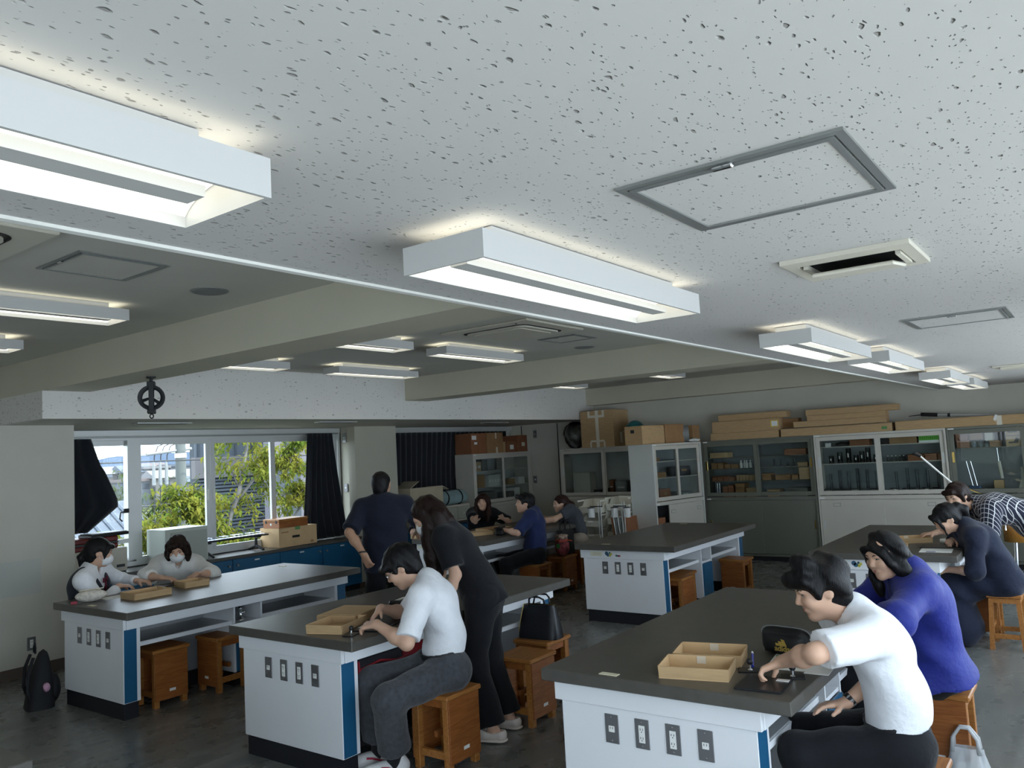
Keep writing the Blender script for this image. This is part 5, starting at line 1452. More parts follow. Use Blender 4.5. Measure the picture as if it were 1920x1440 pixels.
magnifier('small black stand near the table edge beside the slide', 3.44, 1.155, R(-70))
magnifier('small black stand beside the blue pen', 3.46, 1.345, R(-70))
t = thing('pen', 'blue pen standing slanted beside the white tray', 'pen', (3.56, 1.37, .812), R(20))
MB().cone((-.06, 0, -.004), (.055, 0, .02), .006, .006, 8).build('barrel', mat('pen_blue', (.02, .04, .35, 1), .3), t); MB().cone((.055, 0, .02), (.075, 0, .024), .006, .005, 8).build('cap', M['paper'], t)
t = thing('eraser', 'green and white eraser in front of the black pouch', 'eraser', (3.70, 1.285, .802), R(-70))
MB().cbox(-.025, .012, -.010, .010, 0, .013, .002).build('sleeve', mat('eraser_green', (.10, .28, .14, 1), .5), t); MB().cbox(.012, .027, -.009, .009, .001, .012, .003).build('rubber', M['paper'], t)
# middle table
magnifier('small black stand at the near corner of the middle table', 3.225, 3.63, R(20))
slide_board('black board under the hands of the boy with glasses', 3.51, 3.68, R(18), .42, .20)
sheet('glass_slide', 'white slide on the black board of the boy with glasses', 3.40, 3.70, R(18), .10, .05, 'paper', 'slide', .002, .8095)
magnifier('small black stand behind the boy with glasses', 3.66, 3.83, R(20))
sheet('paper_sheet', 'white sheet beside the boy with glasses on the middle table', 3.88, 3.89, R(12), .18, .15, 'paper', lines=4)
t = thing('pencil_case', 'black pencil case with white print on the middle table', 'case', (4.05, 4.02, .80), R(15))
MB().cbox(-.12, .12, -.05, .05, 0, .045, .012).build('body', pm, t)
b = MB()
for k in range(4): b.prism([(-.08 + k * .035, -.0505), (-.06 + k * .035, -.0505), (-.07 + k * .035, -.0512), (-.09 + k * .035, -.0512)], .012, .033)
b.box(-.09, .03, -.02, .015, .045, .0455); b.build('white_print', M['paper'], t)
sheet('sticky_notes', 'orange and green sticky notes beside the black pencil case', 4.20, 4.06, R(10), .07, .10, mat('note_orange', (.75, .13, .03, 1), .7), 'notes', .008)
sheet('green_note', 'green sticky note beyond the orange one', 4.275, 4.08, R(10), .06, .10, mat('note_green', (.06, .42, .14, 1), .7), 'notes', .007)
# window table
t = thing('fabric_pouch', 'cream dotted pencil pouch with a red zip end on the window table', 'pouch', (3.20, 6.66, .80), R(-22))
cl = mat('dotted_cloth', (.62, .57, .50, 1), .85, noise=(45, .22))
blob(0, 0, .048, .115, .06, .048, 12, .05).build('body', cl, t, True)
MB().prism([(-.10, .02), (-.145, -.035), (-.10, -.03)], 0, .02).build('red_tab', mat('red_tab', (.30, .03, .05, 1), .6), t)
MB().cone((-.09, -.01, .095), (.09, .0, .098), .004, .004, 6).build('zip', M['kraft'], t)
sheet('paper_sheet', 'white sheet behind the dotted pouch on the window table', 3.38, 6.67, R(-8), .16, .16, 'paper')
slide_board('black board under the hand of the girl in the white blouse', 3.93, 6.80, R(5), .20, .14)
# far table
slide_board('black board with a small dial under the pointing hands on the far table', 8.50, 6.38, R(4), .50, .26)
t = thing('pencil_case', 'puffy black pencil case on the near edge of the far table', 'case', (7.93, 6.13, .80), R(20))
MB().cbox(-.10, .10, -.055, .055, 0, .085, .022).build('body', pm, t); MB().cbox(-.10, .10, -.03, .06, .085, .10, .006).build('flap', pm, t)
sheet('keyboard', 'white key pad sheet beside the navy polo boy', 8.13, 6.06, R(2), .22, .09, 'paper', 'keypad', .012, lines=5)
sheet('paper_sheet', 'white paper on the flat box of the far table', 7.98, 6.62, R(-20), .25, .16, 'paper')
# right hand table
sheet('paper_sheet', 'white sheet at the front edge of the right hand table', 7.50, 1.235, R(4), .24, .24, 'paper')
sheet('glass_slide', 'clear plastic label on the white sheet of the right hand table', 7.40, 1.26, R(4), .05, .07, mat('clear_label', (.45, .45, .55, 1), .2), 'slide', .003, .8012)
slide_board('black board under the hands at the right hand table', 7.74, 1.22, R(4), .22, .34)
t = thing('paper_cup', 'white round tape roll behind the forearm on the right hand table', 'roll', (8.05, 1.24, .80))
MB().lathe([(.03, 0), (.05, 0), (.05, .03), (.03, .03), (.03, 0)], n=20).build('ring', M['paper'], t, True); MB().lathe([(.028, .002), (.028, .028)], n=16).build('core', M['card'], t)

# ------------------------------------------------------------------ bags
t = thing('leather_handbag', 'black leather handbag on the stool behind the standing woman', 'handbag', (4.93, 3.49, .44), R(-83))
lm = mat('black_leather', (.009, .010, .014, 1), .38, bump=(40, .08))
def bag(u, v):
    a = u * 2 * math.pi; c, s_ = math.cos(a), math.sin(a)
    sx = abs(c) ** .4 * (1 if c > 0 else -1); sy = abs(s_) ** .55 * (1 if s_ > 0 else -1)
    w = 1 - .25 * v ** 1.5; d = 1 - .62 * v ** 1.3
    return (sx * .165 * w, sy * .085 * d, v * .235)
b = MB(); b.grid(bag, 40, 12); b.add([bag(i / 40, 0) for i in range(40)], [tuple(range(40))[::-1]]); b.add([bag(i / 40, 1) for i in range(40)], [tuple(range(40))])
b.build('body', lm, t, True)
for s in (-1, 1):
    b = MB(); b.tube([(-.07, s * .03, .22), (-.06, s * .045, .28), (-.03, s * .06, .30), (.03, s * .06, .30), (.06, s * .045, .28), (.07, s * .03, .22)], .007, 7); b.build('handle', lm, t, True)
b = MB(); b.tube([(-.125, -.01, .235), (-.04, .0, .238), (.04, 0, .238), (.125, .01, .235)], .004, 6); b.build('zip', M['brass'], t)
b = MB(); b.tube([bag(.5 + .055, v / 8) for v in range(1, 9)], .0035, 5); b.build('side_zip', M['brass'], t)
# black tote and red drawstring bag on the far stool
t = thing('tote_bag', 'black tote bag on the far stool behind the red drawstring bag', 'bag', (8.93, 5.84, .44), R(0))
MB().cbox(-.14, .14, -.05, .05, 0, .32, .012).build('body', mat('tote_black', (.012, .012, .014, 1), .7), t)
for s in (-1, 1):
    b = MB(); b.tube([(-.06, s * .045, .31), (-.055, s * .04, .40), (0, s * .035, .44), (.055, s * .04, .40), (.06, s * .045, .31)], .008, 6); b.build('handle', MATS['tote_black'], t)
t = thing('drawstring_bag', 'red patterned drawstring bag with an orange cord on the far stool', 'bag', (8.76, 5.79, .44))
blob(0, 0, .125, .085, .10, .125, 31, .06).build('body', mat('red_pattern', (.24, .055, .06, 1), .8, noise=(26, .75)), t, True)
b = MB(); b.tube([(.07 * math.cos(R(a)), .085 * math.sin(R(a)), .205 + .01 * math.sin(R(3 * a))) for a in range(0, 361, 20)] + [(.09, -.10, .19)], .006, 6); b.build('cord', mat('orange_cord', (.75, .10, .03, 1), .5), t)
blob(0, 0, .245, .062, .082, .04, 33, .2).build('ruffle', mat('ruffle_pattern', (.40, .28, .22, 1), .8, noise=(30, .8)), t, True)
MB().lathe([(0, -.004), (.03, -.003), (.03, 0)], (-.088, .0, .14), 14, 'x').build('green_patch', mat('green_patch', (.03, .16, .03, 1), .7), t)
# backpack against the left table end
t = thing('backpack', 'black backpack leaning on the end of the window table', 'backpack', (2.96, 7.02, 0), R(75))
bk = mat('backpack_cloth', (.010, .011, .014, 1), .75, bump=(30, .15))
def bp_(u, v):
    a = u * 2 * math.pi; c, s_ = math.cos(a), math.sin(a)
    sx = abs(c) ** .6 * (1 if c > 0 else -1); sy = abs(s_) ** .7 * (1 if s_ > 0 else -1)
    k = (math.sin(math.pi * min(1, v * .5 + .5)) ** .35 if v > .0 else 1) * (1 - .25 * max(0, v - .5))
    if v > .999: k = .02
    return (sx * .145 * k, sy * .095 * k * (1.1 - .35 * v) - .03 * v, v * .44)
b = MB(); b.grid(bp_, 32, 18); b.add([bp_(i / 32, 0) for i in range(32)], [tuple(range(32))[::-1]]); b.build('body', bk, t, True)
blob(0, -.10, .13, .11, .05, .11, 41, .04).build('front_pocket', bk, t, True)
b = MB(); b.tube([(-.03, .03, .42), (-.035, .03, .47), (0, .03, .495), (.035, .03, .47), (.03, .03, .42)], .008, 6); b.build('handle', bk, t, True)
b = MB()
for s in (-1, 1): b.tube([(s * .08, .05, .40), (s * .10, .085, .30), (s * .10, .095, .16), (s * .11, .06, .05)], .014, 6)
b.build('strap', bk, t, True)
blob(-.15, -.03, .17, .03, .025, .035, 44, .1).build('keyring_toy', mat('pink_toy', (.55, .30, .42, 1), .8), t, True)
b = MB(); b.tube([(.02, -.135, .08), (.08, -.125, .085)], .004, 5); b.build('reflector', M['paper'], t)
# plastic bags on the right
wp = mat('white_film', (.66, .68, .70, 1), .35, alpha=.72)
t = thing('carrier_bag', 'white plastic carrier bag on the floor at the lower right', 'bag', (4.66, .72, 0))
def cb_(u, v):
    a = u * 2 * math.pi; k = 1 + .10 * math.sin(5 * a + 3 * v) + .06 * math.sin(11 * a - 5 * v)
    w = (.115 - .045 * v) * k; d = (.075 - .05 * v) * k
    return (d * math.cos(a), w * math.sin(a), .005 + .20 * v)
b = MB(); b.grid(cb_, 36, 12); b.build('film', wp, t, True)
for s in (-1, 1):
    b = MB(); b.tube([(s * .02, .06, .18), (s * .02, .055, .25), (s * .015, .02, .30), (s * .015, -.02, .30), (s * .02, -.055, .25), (s * .02, -.06, .18)], [.012, .009, .008, .008, .009, .012], 6); b.build('handle', wp, t, True)
blob(0, 0, .07, .05, .08, .06, 51, .08).build('contents', M['paper'], t, True)
t = thing('carrier_bag', 'knotted white plastic bag with something green on the stool at the right edge', 'bag', (8.15, 1.0, .44))
blob(0, 0, .085, .10, .12, .085, 55, .14).build('film', mat('white_film2', (.62, .63, .64, 1), .4), t, True)
b = MB(); b.tube([(0, .03, .15), (-.02, .02, .20), (0, -.03, .21), (.02, -.04, .16)], .010, 6); b.build('knot', MATS['white_film2'], t, True)
MB().prism([(.02, .10), (.14, .05), (.11, .20)], -.01, .02, 'yz').build('green_packet', mat('green_packet', (.32, .36, .06, 1), .5), t)
# bags on the shelf of the middle table
t = thing('red_bag', 'black and red bag stuffed on the shelf of the middle table', 'bag', (3.70, 3.83, .537))
MB().cbox(-.38, .02, -.13, .13, 0, .10, .02).build('body', mat('bag_black', (.012, .012, .016, 1), .7), t)
MB().cbox(.02, .34, -.135, .13, 0, .105, .02).build('red_part', mat('bag_red', (.28, .012, .02, 1), .6), t)
b = MB(); b.tube([(-.36, -.135, .03), (-.2, -.14, .05), (-.05, -.14, .02), (.05, -.14, .03)], .008, 5).tube([(-.37, -.135, .08), (-.37, -.138, .01)], .008, 5); b.build('red_trim', MATS['bag_red'], t)
MB().box(-.24, -.21, -.142, -.132, -.08, .04).build('buckle_strap', MATS['bag_black'], t)
# ------------------------------------------------------------------ people: implicit surfaces meshed with surface nets
A3 = lambda v: np.array(v, float)
def nrm(v):
    v = A3(v); return v / (np.linalg.norm(v) + 1e-12)

class SDF:
    def __init__(s): s.p = []
    def cone(s, a, b, ra, rb=None, k=.02, sq=None, op='u'):
        s.p.append(('cone', op, k, A3(a), A3(b), ra, ra if rb is None else rb, sq)); return s
    def tube(s, a, b, ra, rb=None, k=.01, sq=None, op='u'):        # flat ended
        s.p.append(('tube', op, k, A3(a), A3(b), ra, ra if rb is None else rb, sq)); return s
    def ell(s, c, r, ax=None, k=.02, op='u'):
        s.p.append(('ell', op, k, A3(c), A3(r), np.eye(3) if ax is None else np.array(ax, float))); return s
    def ball(s, c, r, k=.02, op='u'): return s.ell(c, (r, r, r), None, k, op)
    def cut(s, a, n, k=.004):                                       # keep the side the normal points away from
        s.p.append(('half', 'i', k, A3(a), nrm(n))); return s
    def mesh(s, vox, fold=0.0, ff=30.0, seed=0):
        lo = np.full(3, 1e9); hi = -lo
        for q in s.p:
            if q[1] != 'u': continue
            if q[0] in ('cone', 'tube'):
                R_ = max(q[5], q[6]) + .01
                lo = np.minimum(lo, np.minimum(q[3], q[4]) - R_); hi = np.maximum(hi, np.maximum(q[3], q[4]) + R_)
            elif q[0] == 'ell':
                R_ = q[4].max() + .01
                lo = np.minimum(lo, q[3] - R_); hi = np.maximum(hi, q[3] + R_)
        lo -= .02 + 2 * vox; hi += .02 + 2 * vox
        n = np.ceil((hi - lo) / vox).astype(int) + 1
        D = np.full(n, .25, np.float32)
        gx = [lo[i] + vox * np.arange(n[i]) for i in range(3)]
        for q in s.p:
            ty, op, k = q[0], q[1], q[2]
            if ty == 'half':
                sl = (slice(0, n[0]), slice(0, n[1]), slice(0, n[2]))
            else:
                R_ = (max(q[5], q[6]) if ty != 'ell' else q[4].max()) + k + 2.5 * vox
                a = np.minimum(q[3], q[4]) if ty != 'ell' else q[3]
                b = np.maximum(q[3], q[4]) if ty != 'ell' else q[3]
                i0 = np.clip(np.floor((a - R_ - lo) / vox).astype(int), 0, n - 1); i1 = np.clip(np.ceil((b + R_ - lo) / vox).astype(int) + 1, 1, n)
                sl = tuple(slice(i0[i], i1[i]) for i in range(3))
            X = gx[0][sl[0]][:, None, None]; Y = gx[1][sl[1]][None, :, None]; Z = gx[2][sl[2]][None, None, :]
            if ty == 'half':
                d = (X - q[3][0]) * q[4][0] + (Y - q[3][1]) * q[4][1] + (Z - q[3][2]) * q[4][2]
            elif ty == 'ell':
                x, y, z = X - q[3][0], Y - q[3][1], Z - q[3][2]
                k0 = 0; k1 = 0
                for i in range(3):
                    u = (x * q[5][i][0] + y * q[5][i][1] + z * q[5][i][2])
                    k0 = k0 + (u / q[4][i]) ** 2; k1 = k1 + (u / q[4][i] ** 2) ** 2
                k0 = np.sqrt(k0); k1 = np.sqrt(k1) + 1e-9
                d = k0 * (k0 - 1) / k1
            else:
                a, b, ra, rb, sq = q[3:8]
                ab = b - a; L2 = ab @ ab + 1e-12
                x, y, z = X - a[0], Y - a[1], Z - a[2]
                t = (x * ab[0] + y * ab[1] + z * ab[2]) / L2
                tc = np.clip(t, 0, 1)
                tt = tc if ty == 'cone' else t
                dx, dy, dz = x - tt * ab[0], y - tt * ab[1], z - tt * ab[2]
                if sq is not None:
                    sn, sf = sq
                    w = (dx * sn[0] + dy * sn[1] + dz * sn[2]) * (1 / sf - 1)
                    dx, dy, dz = dx + w * sn[0], dy + w * sn[1], dz + w * sn[2]
                d = np.sqrt(dx * dx + dy * dy + dz * dz) - (ra + (rb - ra) * tc)
                if sq is not None: d = d * (sq[1] ** .5)
                if ty == 'tube':
                    d = np.maximum(d, (np.abs(t - .5) - .5) * L2 ** .5)
            cur = D[sl]
            if op == 'u':
                if k > 0:
                    h = np.maximum(k - np.abs(cur - d), 0) / k; D[sl] = np.minimum(cur, d) - h * h * k * .25
                else: D[sl] = np.minimum(cur, d)
            else:
                e = -d if op == 's' else d
                h = np.maximum(k - np.abs(cur - e), 0) / k if k > 0 else 0
                D[sl] = np.maximum(cur, e) + h * h * k * .25
        if fold:
            X, Y, Z = gx[0][:, None, None], gx[1][None, :, None], gx[2][None, None, :]
            ph = seed * 1.7
            D += fold * (np.sin(ff * (.7 * X - .4 * Y + .75 * Z) + 2.2 * np.sin(9 * (X + Y) + ph) + 1.6 * np.sin(13 * Z + ph)) + .6 * np.sin(ff * 1.6 * (.3 * X + .8 * Y - .5 * Z) + 2 * np.sin(11 * Z - ph))).astype(np.float32)
        return nets(D, lo, vox)

def nets(D, lo, vox):
    S = D < 0
    c = [S[i:S.shape[0] - 1 + i, j:S.shape[1] - 1 + j, k:S.shape[2] - 1 + k] for i in (0, 1) for j in (0, 1) for k in (0, 1)]
    al = c[0].copy(); an = c[0].copy()
    for q in c[1:]: al &= q; an |= q
    m = an & ~al
    I, J, K = np.nonzero(m)
    idx = np.full(m.shape, -1, np.int32); idx[I, J, K] = np.arange(len(I))
    acc = np.zeros((len(I), 3)); cnt = np.zeros(len(I))
    cor = [(i, j, k) for i in (0, 1) for j in (0, 1) for k in (0, 1)]
    val = {o: D[I + o[0], J + o[1], K + o[2]] for o in cor}
    for o in cor:
        for ax in range(3):
            if o[ax]: continue
            p = list(o); p[ax] = 1; p = tuple(p)
            a, b = val[o], val[p]
            w = (a < 0) != (b < 0)
            t = np.where(w, a / np.where(w, a - b, 1), 0)
            pos = np.repeat(np.array([o], float), len(I), 0); pos[:, ax] = t
            acc[w] += pos[w]; cnt[w] += 1
    V = lo + vox * (np.stack([I, J, K], 1) + acc / np.maximum(cnt, 1)[:, None])
    F = []
    for ax in range(3):
        a1, a2 = (ax + 1) % 3, (ax + 2) % 3
        sl0 = [slice(None)] * 3; sl1 = [slice(None)] * 3
        sl0[ax] = slice(0, -1); sl1[ax] = slice(1, None)
        s0, s1 = S[tuple(sl0)], S[tuple(sl1)]
        e = s0 != s1
        P = np.stack(np.nonzero(e), 1)
        P = P[(P[:, a1] > 0) & (P[:, a2] > 0) & (P[:, a1] < D.shape[a1] - 1) & (P[:, a2] < D.shape[a2] - 1)]
        def cell(d1, d2):
            Q = P.copy(); Q[:, a1] += d1; Q[:, a2] += d2; return idx[Q[:, 0], Q[:, 1], Q[:, 2]]
        q = np.stack([cell(-1, -1), cell(0, -1), cell(0, 0), cell(-1, 0)], 1)
        fl = ~S[P[:, 0], P[:, 1], P[:, 2]]
        q[fl] = q[fl][:, ::-1]
        F.append(q)
    F = np.concatenate(F); F = F[(F >= 0).all(1)]
    return V, F

def np_obj(name, VF, m, parent=None, base=(0, 0, 0), label=None):
    V, F = VF
    me = bpy.data.meshes.new(name)
    me.vertices.add(len(V)); me.vertices.foreach_set('co', (V - A3(base)).astype(np.float32).ravel())
    me.loops.add(len(F) * 4); me.loops.foreach_set('vertex_index', F.astype(np.int32).ravel())
    me.polygons.add(len(F)); me.polygons.foreach_set('loop_start', np.arange(0, len(F) * 4, 4, dtype=np.int32))
    me.update(calc_edges=True); me.validate()
    me.polygons.foreach_set('use_smooth', np.ones(len(me.polygons), bool))
    me.materials.append(m)
    return link(name, me, parent, label=label)

def bone(S, W, l1, l2, pole):
    S, W = A3(S), A3(W); d = W - S; L = np.linalg.norm(d)
    if L > (l1 + l2) * .998: W = S + d / L * (l1 + l2) * .998; d = W - S; L = np.linalg.norm(d)
    u = d / L
    a = (l1 * l1 - l2 * l2 + L * L) / (2 * L)
    h = math.sqrt(max(0, l1 * l1 - a * a))
    p = A3(pole); p = nrm(p - u * (p @ u))
    return S + u * a + p * h, W

skins = {'a': mat('skin_light', (.60, .37, .26, 1), .5, sub=.12, noise=(30, .04)), 'b': mat('skin_tan', (.50, .29, .19, 1), .5, sub=.12, noise=(30, .04))}
def hair_mat(name, col, rough=.5):
    m = mat(name, col, rough, spec=.22)
    nt = m.node_tree; N, L = nt.nodes, nt.links
    p = N['Principled BSDF']
    tc = N.new('ShaderNodeTexCoord'); mp = N.new('ShaderNodeMapping'); mp.inputs['Scale'].default_value = (1, 1, .10)
    L.new(tc.outputs['Object'], mp.inputs[0])
    t = N.new('ShaderNodeTexNoise'); t.inputs['Scale'].default_value = 150; t.inputs['Detail'].default_value = 3; t.inputs['Distortion'].default_value = .6
    L.new(mp.outputs[0], t.inputs['Vector'])
    b = N.new('ShaderNodeBump'); b.inputs['Strength'].default_value = .6; b.inputs['Distance'].default_value = .006
    L.new(t.outputs['Fac'], b.inputs['Height']); L.new(b.outputs[0], p.inputs['Normal'])
    r_ = N.new('ShaderNodeMixRGB'); r_.inputs[1].default_value = tuple(c * .6 for c in col[:3]) + (1,); r_.inputs[2].default_value = tuple(c * 1.5 for c in col[:3]) + (1,)
    L.new(t.outputs['Fac'], r_.inputs[0]); L.new(r_.outputs[0], p.inputs['Base Color'])
    return m
HB = hair_mat('hair_black', (.0045, .0042, .0048, 1)); HBR = hair_mat('hair_brown', (.014, .0065, .005, 1)); HRB = hair_mat('hair_red_brown', (.024, .008, .006, 1))
def cloth(name, col, rough=.85, bump=.25, sheen=.1, noise=(12, .06)):
    return mat('cloth_' + name, col, rough, bump=(26, bump), noise=noise, sheen=sheen, spec=.25)
eye_w = mat('eye_white', (.70, .68, .64, 1), .3); eye_d = mat('eye_dark', (.012, .009, .008, 1), .25)
lip = mat('lip', (.42, .17, .14, 1), .45); teeth = mat('teeth', (.75, .72, .66, 1), .4); mask_m = cloth('mask', (.78, .79, .80, 1), .8, .1)

def person(label, sp):
    s = sp.get('s', 1.0); vox = sp.get('vox', .008); fem = sp.get('fem', False)
    Pv, N = A3(sp['P']), A3(sp['N'])
    up = nrm(N - Pv)
    base = A3((Pv[0], Pv[1], 0))
    def frame(f):
        f = A3(f); f = nrm(f - up * (f @ up)); return f, nrm(np.cross(up, f))     # forward, left
    fp, lp = frame(sp['fp']); fs, ls = frame(sp.get('fs', sp['fp']))
    hf = nrm(sp['hf']); hu = A3(sp.get('hu', (0, 0, 1))); hu = nrm(hu - hf * (hu @ hf)); hl = np.cross(hu, hf)
    H = A3(sp['H']); hs = sp.get('hs', 1.0) * (.96 if fem else 1.0)
    HX = lambda l, f, u: H + hs * (hl * l + hf * f + hu * u)
    hax = [hl, hf, hu]
    L = np.linalg.norm(N - Pv)
    bend = sp.get('bend', .03)
    M1 = Pv + up * L * .36 - fp * bend; M2 = Pv + up * L * .72 - fs * bend * .9
    sw = (.158 if fem else .180) * s
    Sh = {'L': N + ls * sw - up * .045 + fs * sp.get('shf', .01), 'R': N - ls * sw - up * .045 + fs * sp.get('shf', .01)}
    if 'shift' in sp:
        for q in sp['shift']: Sh[q] = Sh[q] + A3(sp['shift'][q])
    wid = sp.get('wid', 1.0) * s
    def torso(S_, g, hem=None, hips=True):
        sqp, sqs = (fp, .72), (fs, .66)
        if hips: S_.cone(Pv - lp * .075 * s, Pv + lp * .075 * s, .098 * wid + g, None, .05, (fp, .95))
        S_.cone(Pv + up * .04, M1, (.145 if fem else .148) * wid + g, (.122 if fem else .140) * wid + g, .06, sqp)
        S_.cone(M1, M2, (.122 if fem else .140) * wid + g, (.138 if fem else .158) * wid + g, .06, sqs)
        S_.cone(M2 - ls * .05, M2 + ls * .05, .095 * wid + g, None, .06, (fs, .9))
        S_.cone(Sh['L'], Sh['R'], .056 + g, None, .06)
        S_.cone(N + up * .02 - fs * .01, Sh['L'] + up * .01, .045 + g, .042 + g, .05); S_.cone(N + up * .02 - fs * .01, Sh['R'] + up * .01, .045 + g, .042 + g, .05)
        if fem:
            for q in (-1, 1): S_.ball(M2 + ls * q * .062 + fs * .07 - up * .02, .052 + g, .05)
        return S_
    # ---- joints of the limbs
    arm = {}
    for q in 'LR':
        if q in sp['arm']:
            W, d, n_, pole, curl = sp['arm'][q]
            al = sp.get('arml', 1.0); E, W = bone(Sh[q], W, .275 * s * al, .245 * s * al, pole)
            d = nrm(d); n_ = A3(n_); n_ = nrm(n_ - d * (n_ @ d))
            arm[q] = (E, W, d, n_, curl)
    leg = {}
    for q, sg in (('L', 1), ('R', -1)):
        if q in sp['leg']:
            An, toe, pole = sp['leg'][q]
            hip = Pv + lp * sg * .088 * s - up * .01
            Kn, An = bone(hip, An, .41 * s, .40 * s, pole)
            toe = nrm(toe)
            leg[q] = (hip, Kn, An, toe)
    # ---- body
    B = SDF()
    torso(B, -.022)
    nb = HX(0, -.022, -.075)
    B.cone(N - up * .03 - fs * .005, nb, .058 if not fem else .048, .055 if not fem else .046, .03)
    B.ell(HX(0, -.012, .030), A3((.077, .097, .087)) * hs, hax, .03)
    B.ell(HX(0, .018, -.038), A3((.063, .072, .082)) * hs, hax, .04)
    B.ball(HX(0, .066, -.098), .022 * hs, .035)
    for q in (-1, 1):
        B.ball(HX(q * .036, .066, -.026), .027 * hs, .03)
        B.ell(HX(q * .078, -.008, -.004), A3((.010, .020, .033)) * hs, [nrm(hl + hf * q * .35), nrm(hf - hl * q * .35), hu], .010)
        B.ell(HX(q * .087, .002, -.002), A3((.007, .009, .017)) * hs, hax, .006, 's')
        B.ell(HX(q * .034, .096, .006), A3((.021, .014, .011)) * hs, hax, .012, 's')
    B.cone(HX(-.030, .084, .026), HX(.030, .084, .026), .011 * hs, None, .022)
    B.cone(HX(0, .090, .012), HX(0, .107, -.024), .0075 * hs, .0125 * hs, .014)
    for q in (-1, 1): B.ball(HX(q * .011, .097, -.029), .008 * hs, .008)
    B.cone(HX(-.016, .088, -.060), HX(.016, .088, -.060), .0095 * hs, None, .012)
    for q in arm:
        E, W, d, n_, curl = arm[q]
        sd = np.cross(d, n_) * (1 if q == 'R' else -1)
        fa = .9 if fem else 1.0
        B.cone(Sh[q], E, .048 * fa, .037 * fa, .03); B.cone(E, E + (W - E) * .35, .037 * fa, .040 * fa, .03); B.cone(E + (W - E) * .35, W, .040 * fa, .0255 * fa, .03)
        h = .93 if fem else 1.0
        for o in (-.018, .018): B.cone(W + sd * o * .6, W + d * .072 * h + sd * o, .021, .019, .02, (n_, .72))
        for i, (o, ln, tw) in enumerate(((.029, .066, .10), (.010, .074, .03), (-.010, .069, -.04), (-.028, .054, -.12))):
            a = W + d * .078 * h + sd * o * h - n_ * .002
            ang_ = 0; dd = nrm(d + sd * tw)
            for j, (fr, cu) in enumerate(((.42, .75), (.33, 1.0), (.25, .7))):
                ang_ += curl * cu * (1 + .12 * (i - 1))
                v = dd * math.cos(ang_) + n_ * math.sin(ang_)
                b_ = a + v * ln * fr * h
                B.cone(a, b_, (.0090 - .0008 * j) * h, (.0086 - .0010 * j) * h, .006); a = b_
        a = W + d * .022 + sd * .024
        v = nrm(d * .62 + sd * .68 + n_ * (.25 + .5 * min(1, curl)))
        b_ = a + v * .042 * h; B.cone(a, b_, .0125, .0105, .014)
        v2 = nrm(d * .85 + sd * .30 + n_ * (.3 + .6 * min(1, curl)))
        B.cone(b_, b_ + v2 * .032 * h, .0102, .0085, .008)
    for q in leg:
        hip, Kn, An, toe = leg[q]
        B.cone(hip, Kn, .076, .052, .04); B.cone(Kn, Kn + (An - Kn) * .3, .050, .052, .03); B.cone(Kn + (An - Kn) * .3, An, .052, .036, .03)
        fl = toe - A3((0, 0, 1)) * toe[2]; fl = nrm(fl)
        B.cone(An - A3((0, 0, .045)) - fl * .03, An - A3((0, 0, .05)) + fl * .12, .030, .022, .03)
    skin = skins[sp.get('skin', 'a')]
    body = np_obj('person', B.mesh(vox), skin, None, base)
    body.location = base
    tag(body, label, 'person')
    # ---- face pieces
    fc = sp.get('face', 'calm')
    if fc:
        for q in (-1, 1):
            e = MB()
            c_ = HX(q * .033, .0825, .0055) - base
            op_ = sp.get('eye', .0048)
            vs = []
            nseg = 14
            def P_(a, r, f): return c_ + hl * (q * .0) + hl * (math.cos(a) * .0150 * r * hs) + hu * (math.sin(a) * op_ * r * hs) + hf * (f * hs) + hf * (-.20 * (math.cos(a) * .015 * r * q + .0)) * hs
            for r_, f_ in ((0, .0085), (.6, .0075), (1, .003)):
                for k in range(nseg): vs.append(tuple(P_(2 * math.pi * k / nseg, r_, f_)))
            fs_ = [(i * nseg + k, i * nseg + (k + 1) % nseg, (i + 1) * nseg + (k + 1) % nseg, (i + 1) * nseg + k) for i in range(2) for k in range(nseg)]
            e.use(eye_w).add(vs, fs_)
            ic = c_ + hf * .0082 * hs
            e.use(eye_d).add([tuple(ic + hl * math.cos(2 * math.pi * k / 12) * .0062 * hs + hu * math.sin(2 * math.pi * k / 12) * min(.0058, op_ * .95) * hs + hf * .0008) for k in range(12)], [tuple(range(12))])
            e.build('eye', None, body, True)
            bl = MB(); bl.tube([tuple(c_ + hl * (x * hs) + hu * ((op_ + .001 - abs(x) * .12) * hs) + hf * ((.007 - abs(x) * .25) * hs)) for x in (-.016, -.008, 0, .008, .016)], [.0012, .0017, .0019, .0017, .0012], 5)
            bl.build('eyelid', eye_d, body, True)
            br = MB(); br.tube([tuple(HX(q * x, y_, z_) - base) for x, y_, z_ in ((.014, .097, .024), (.028, .0955, .030), (.044, .086, .027))], [.0022, .0032, .0015], 6)
            br.build('eyebrow', eye_d, body, True)
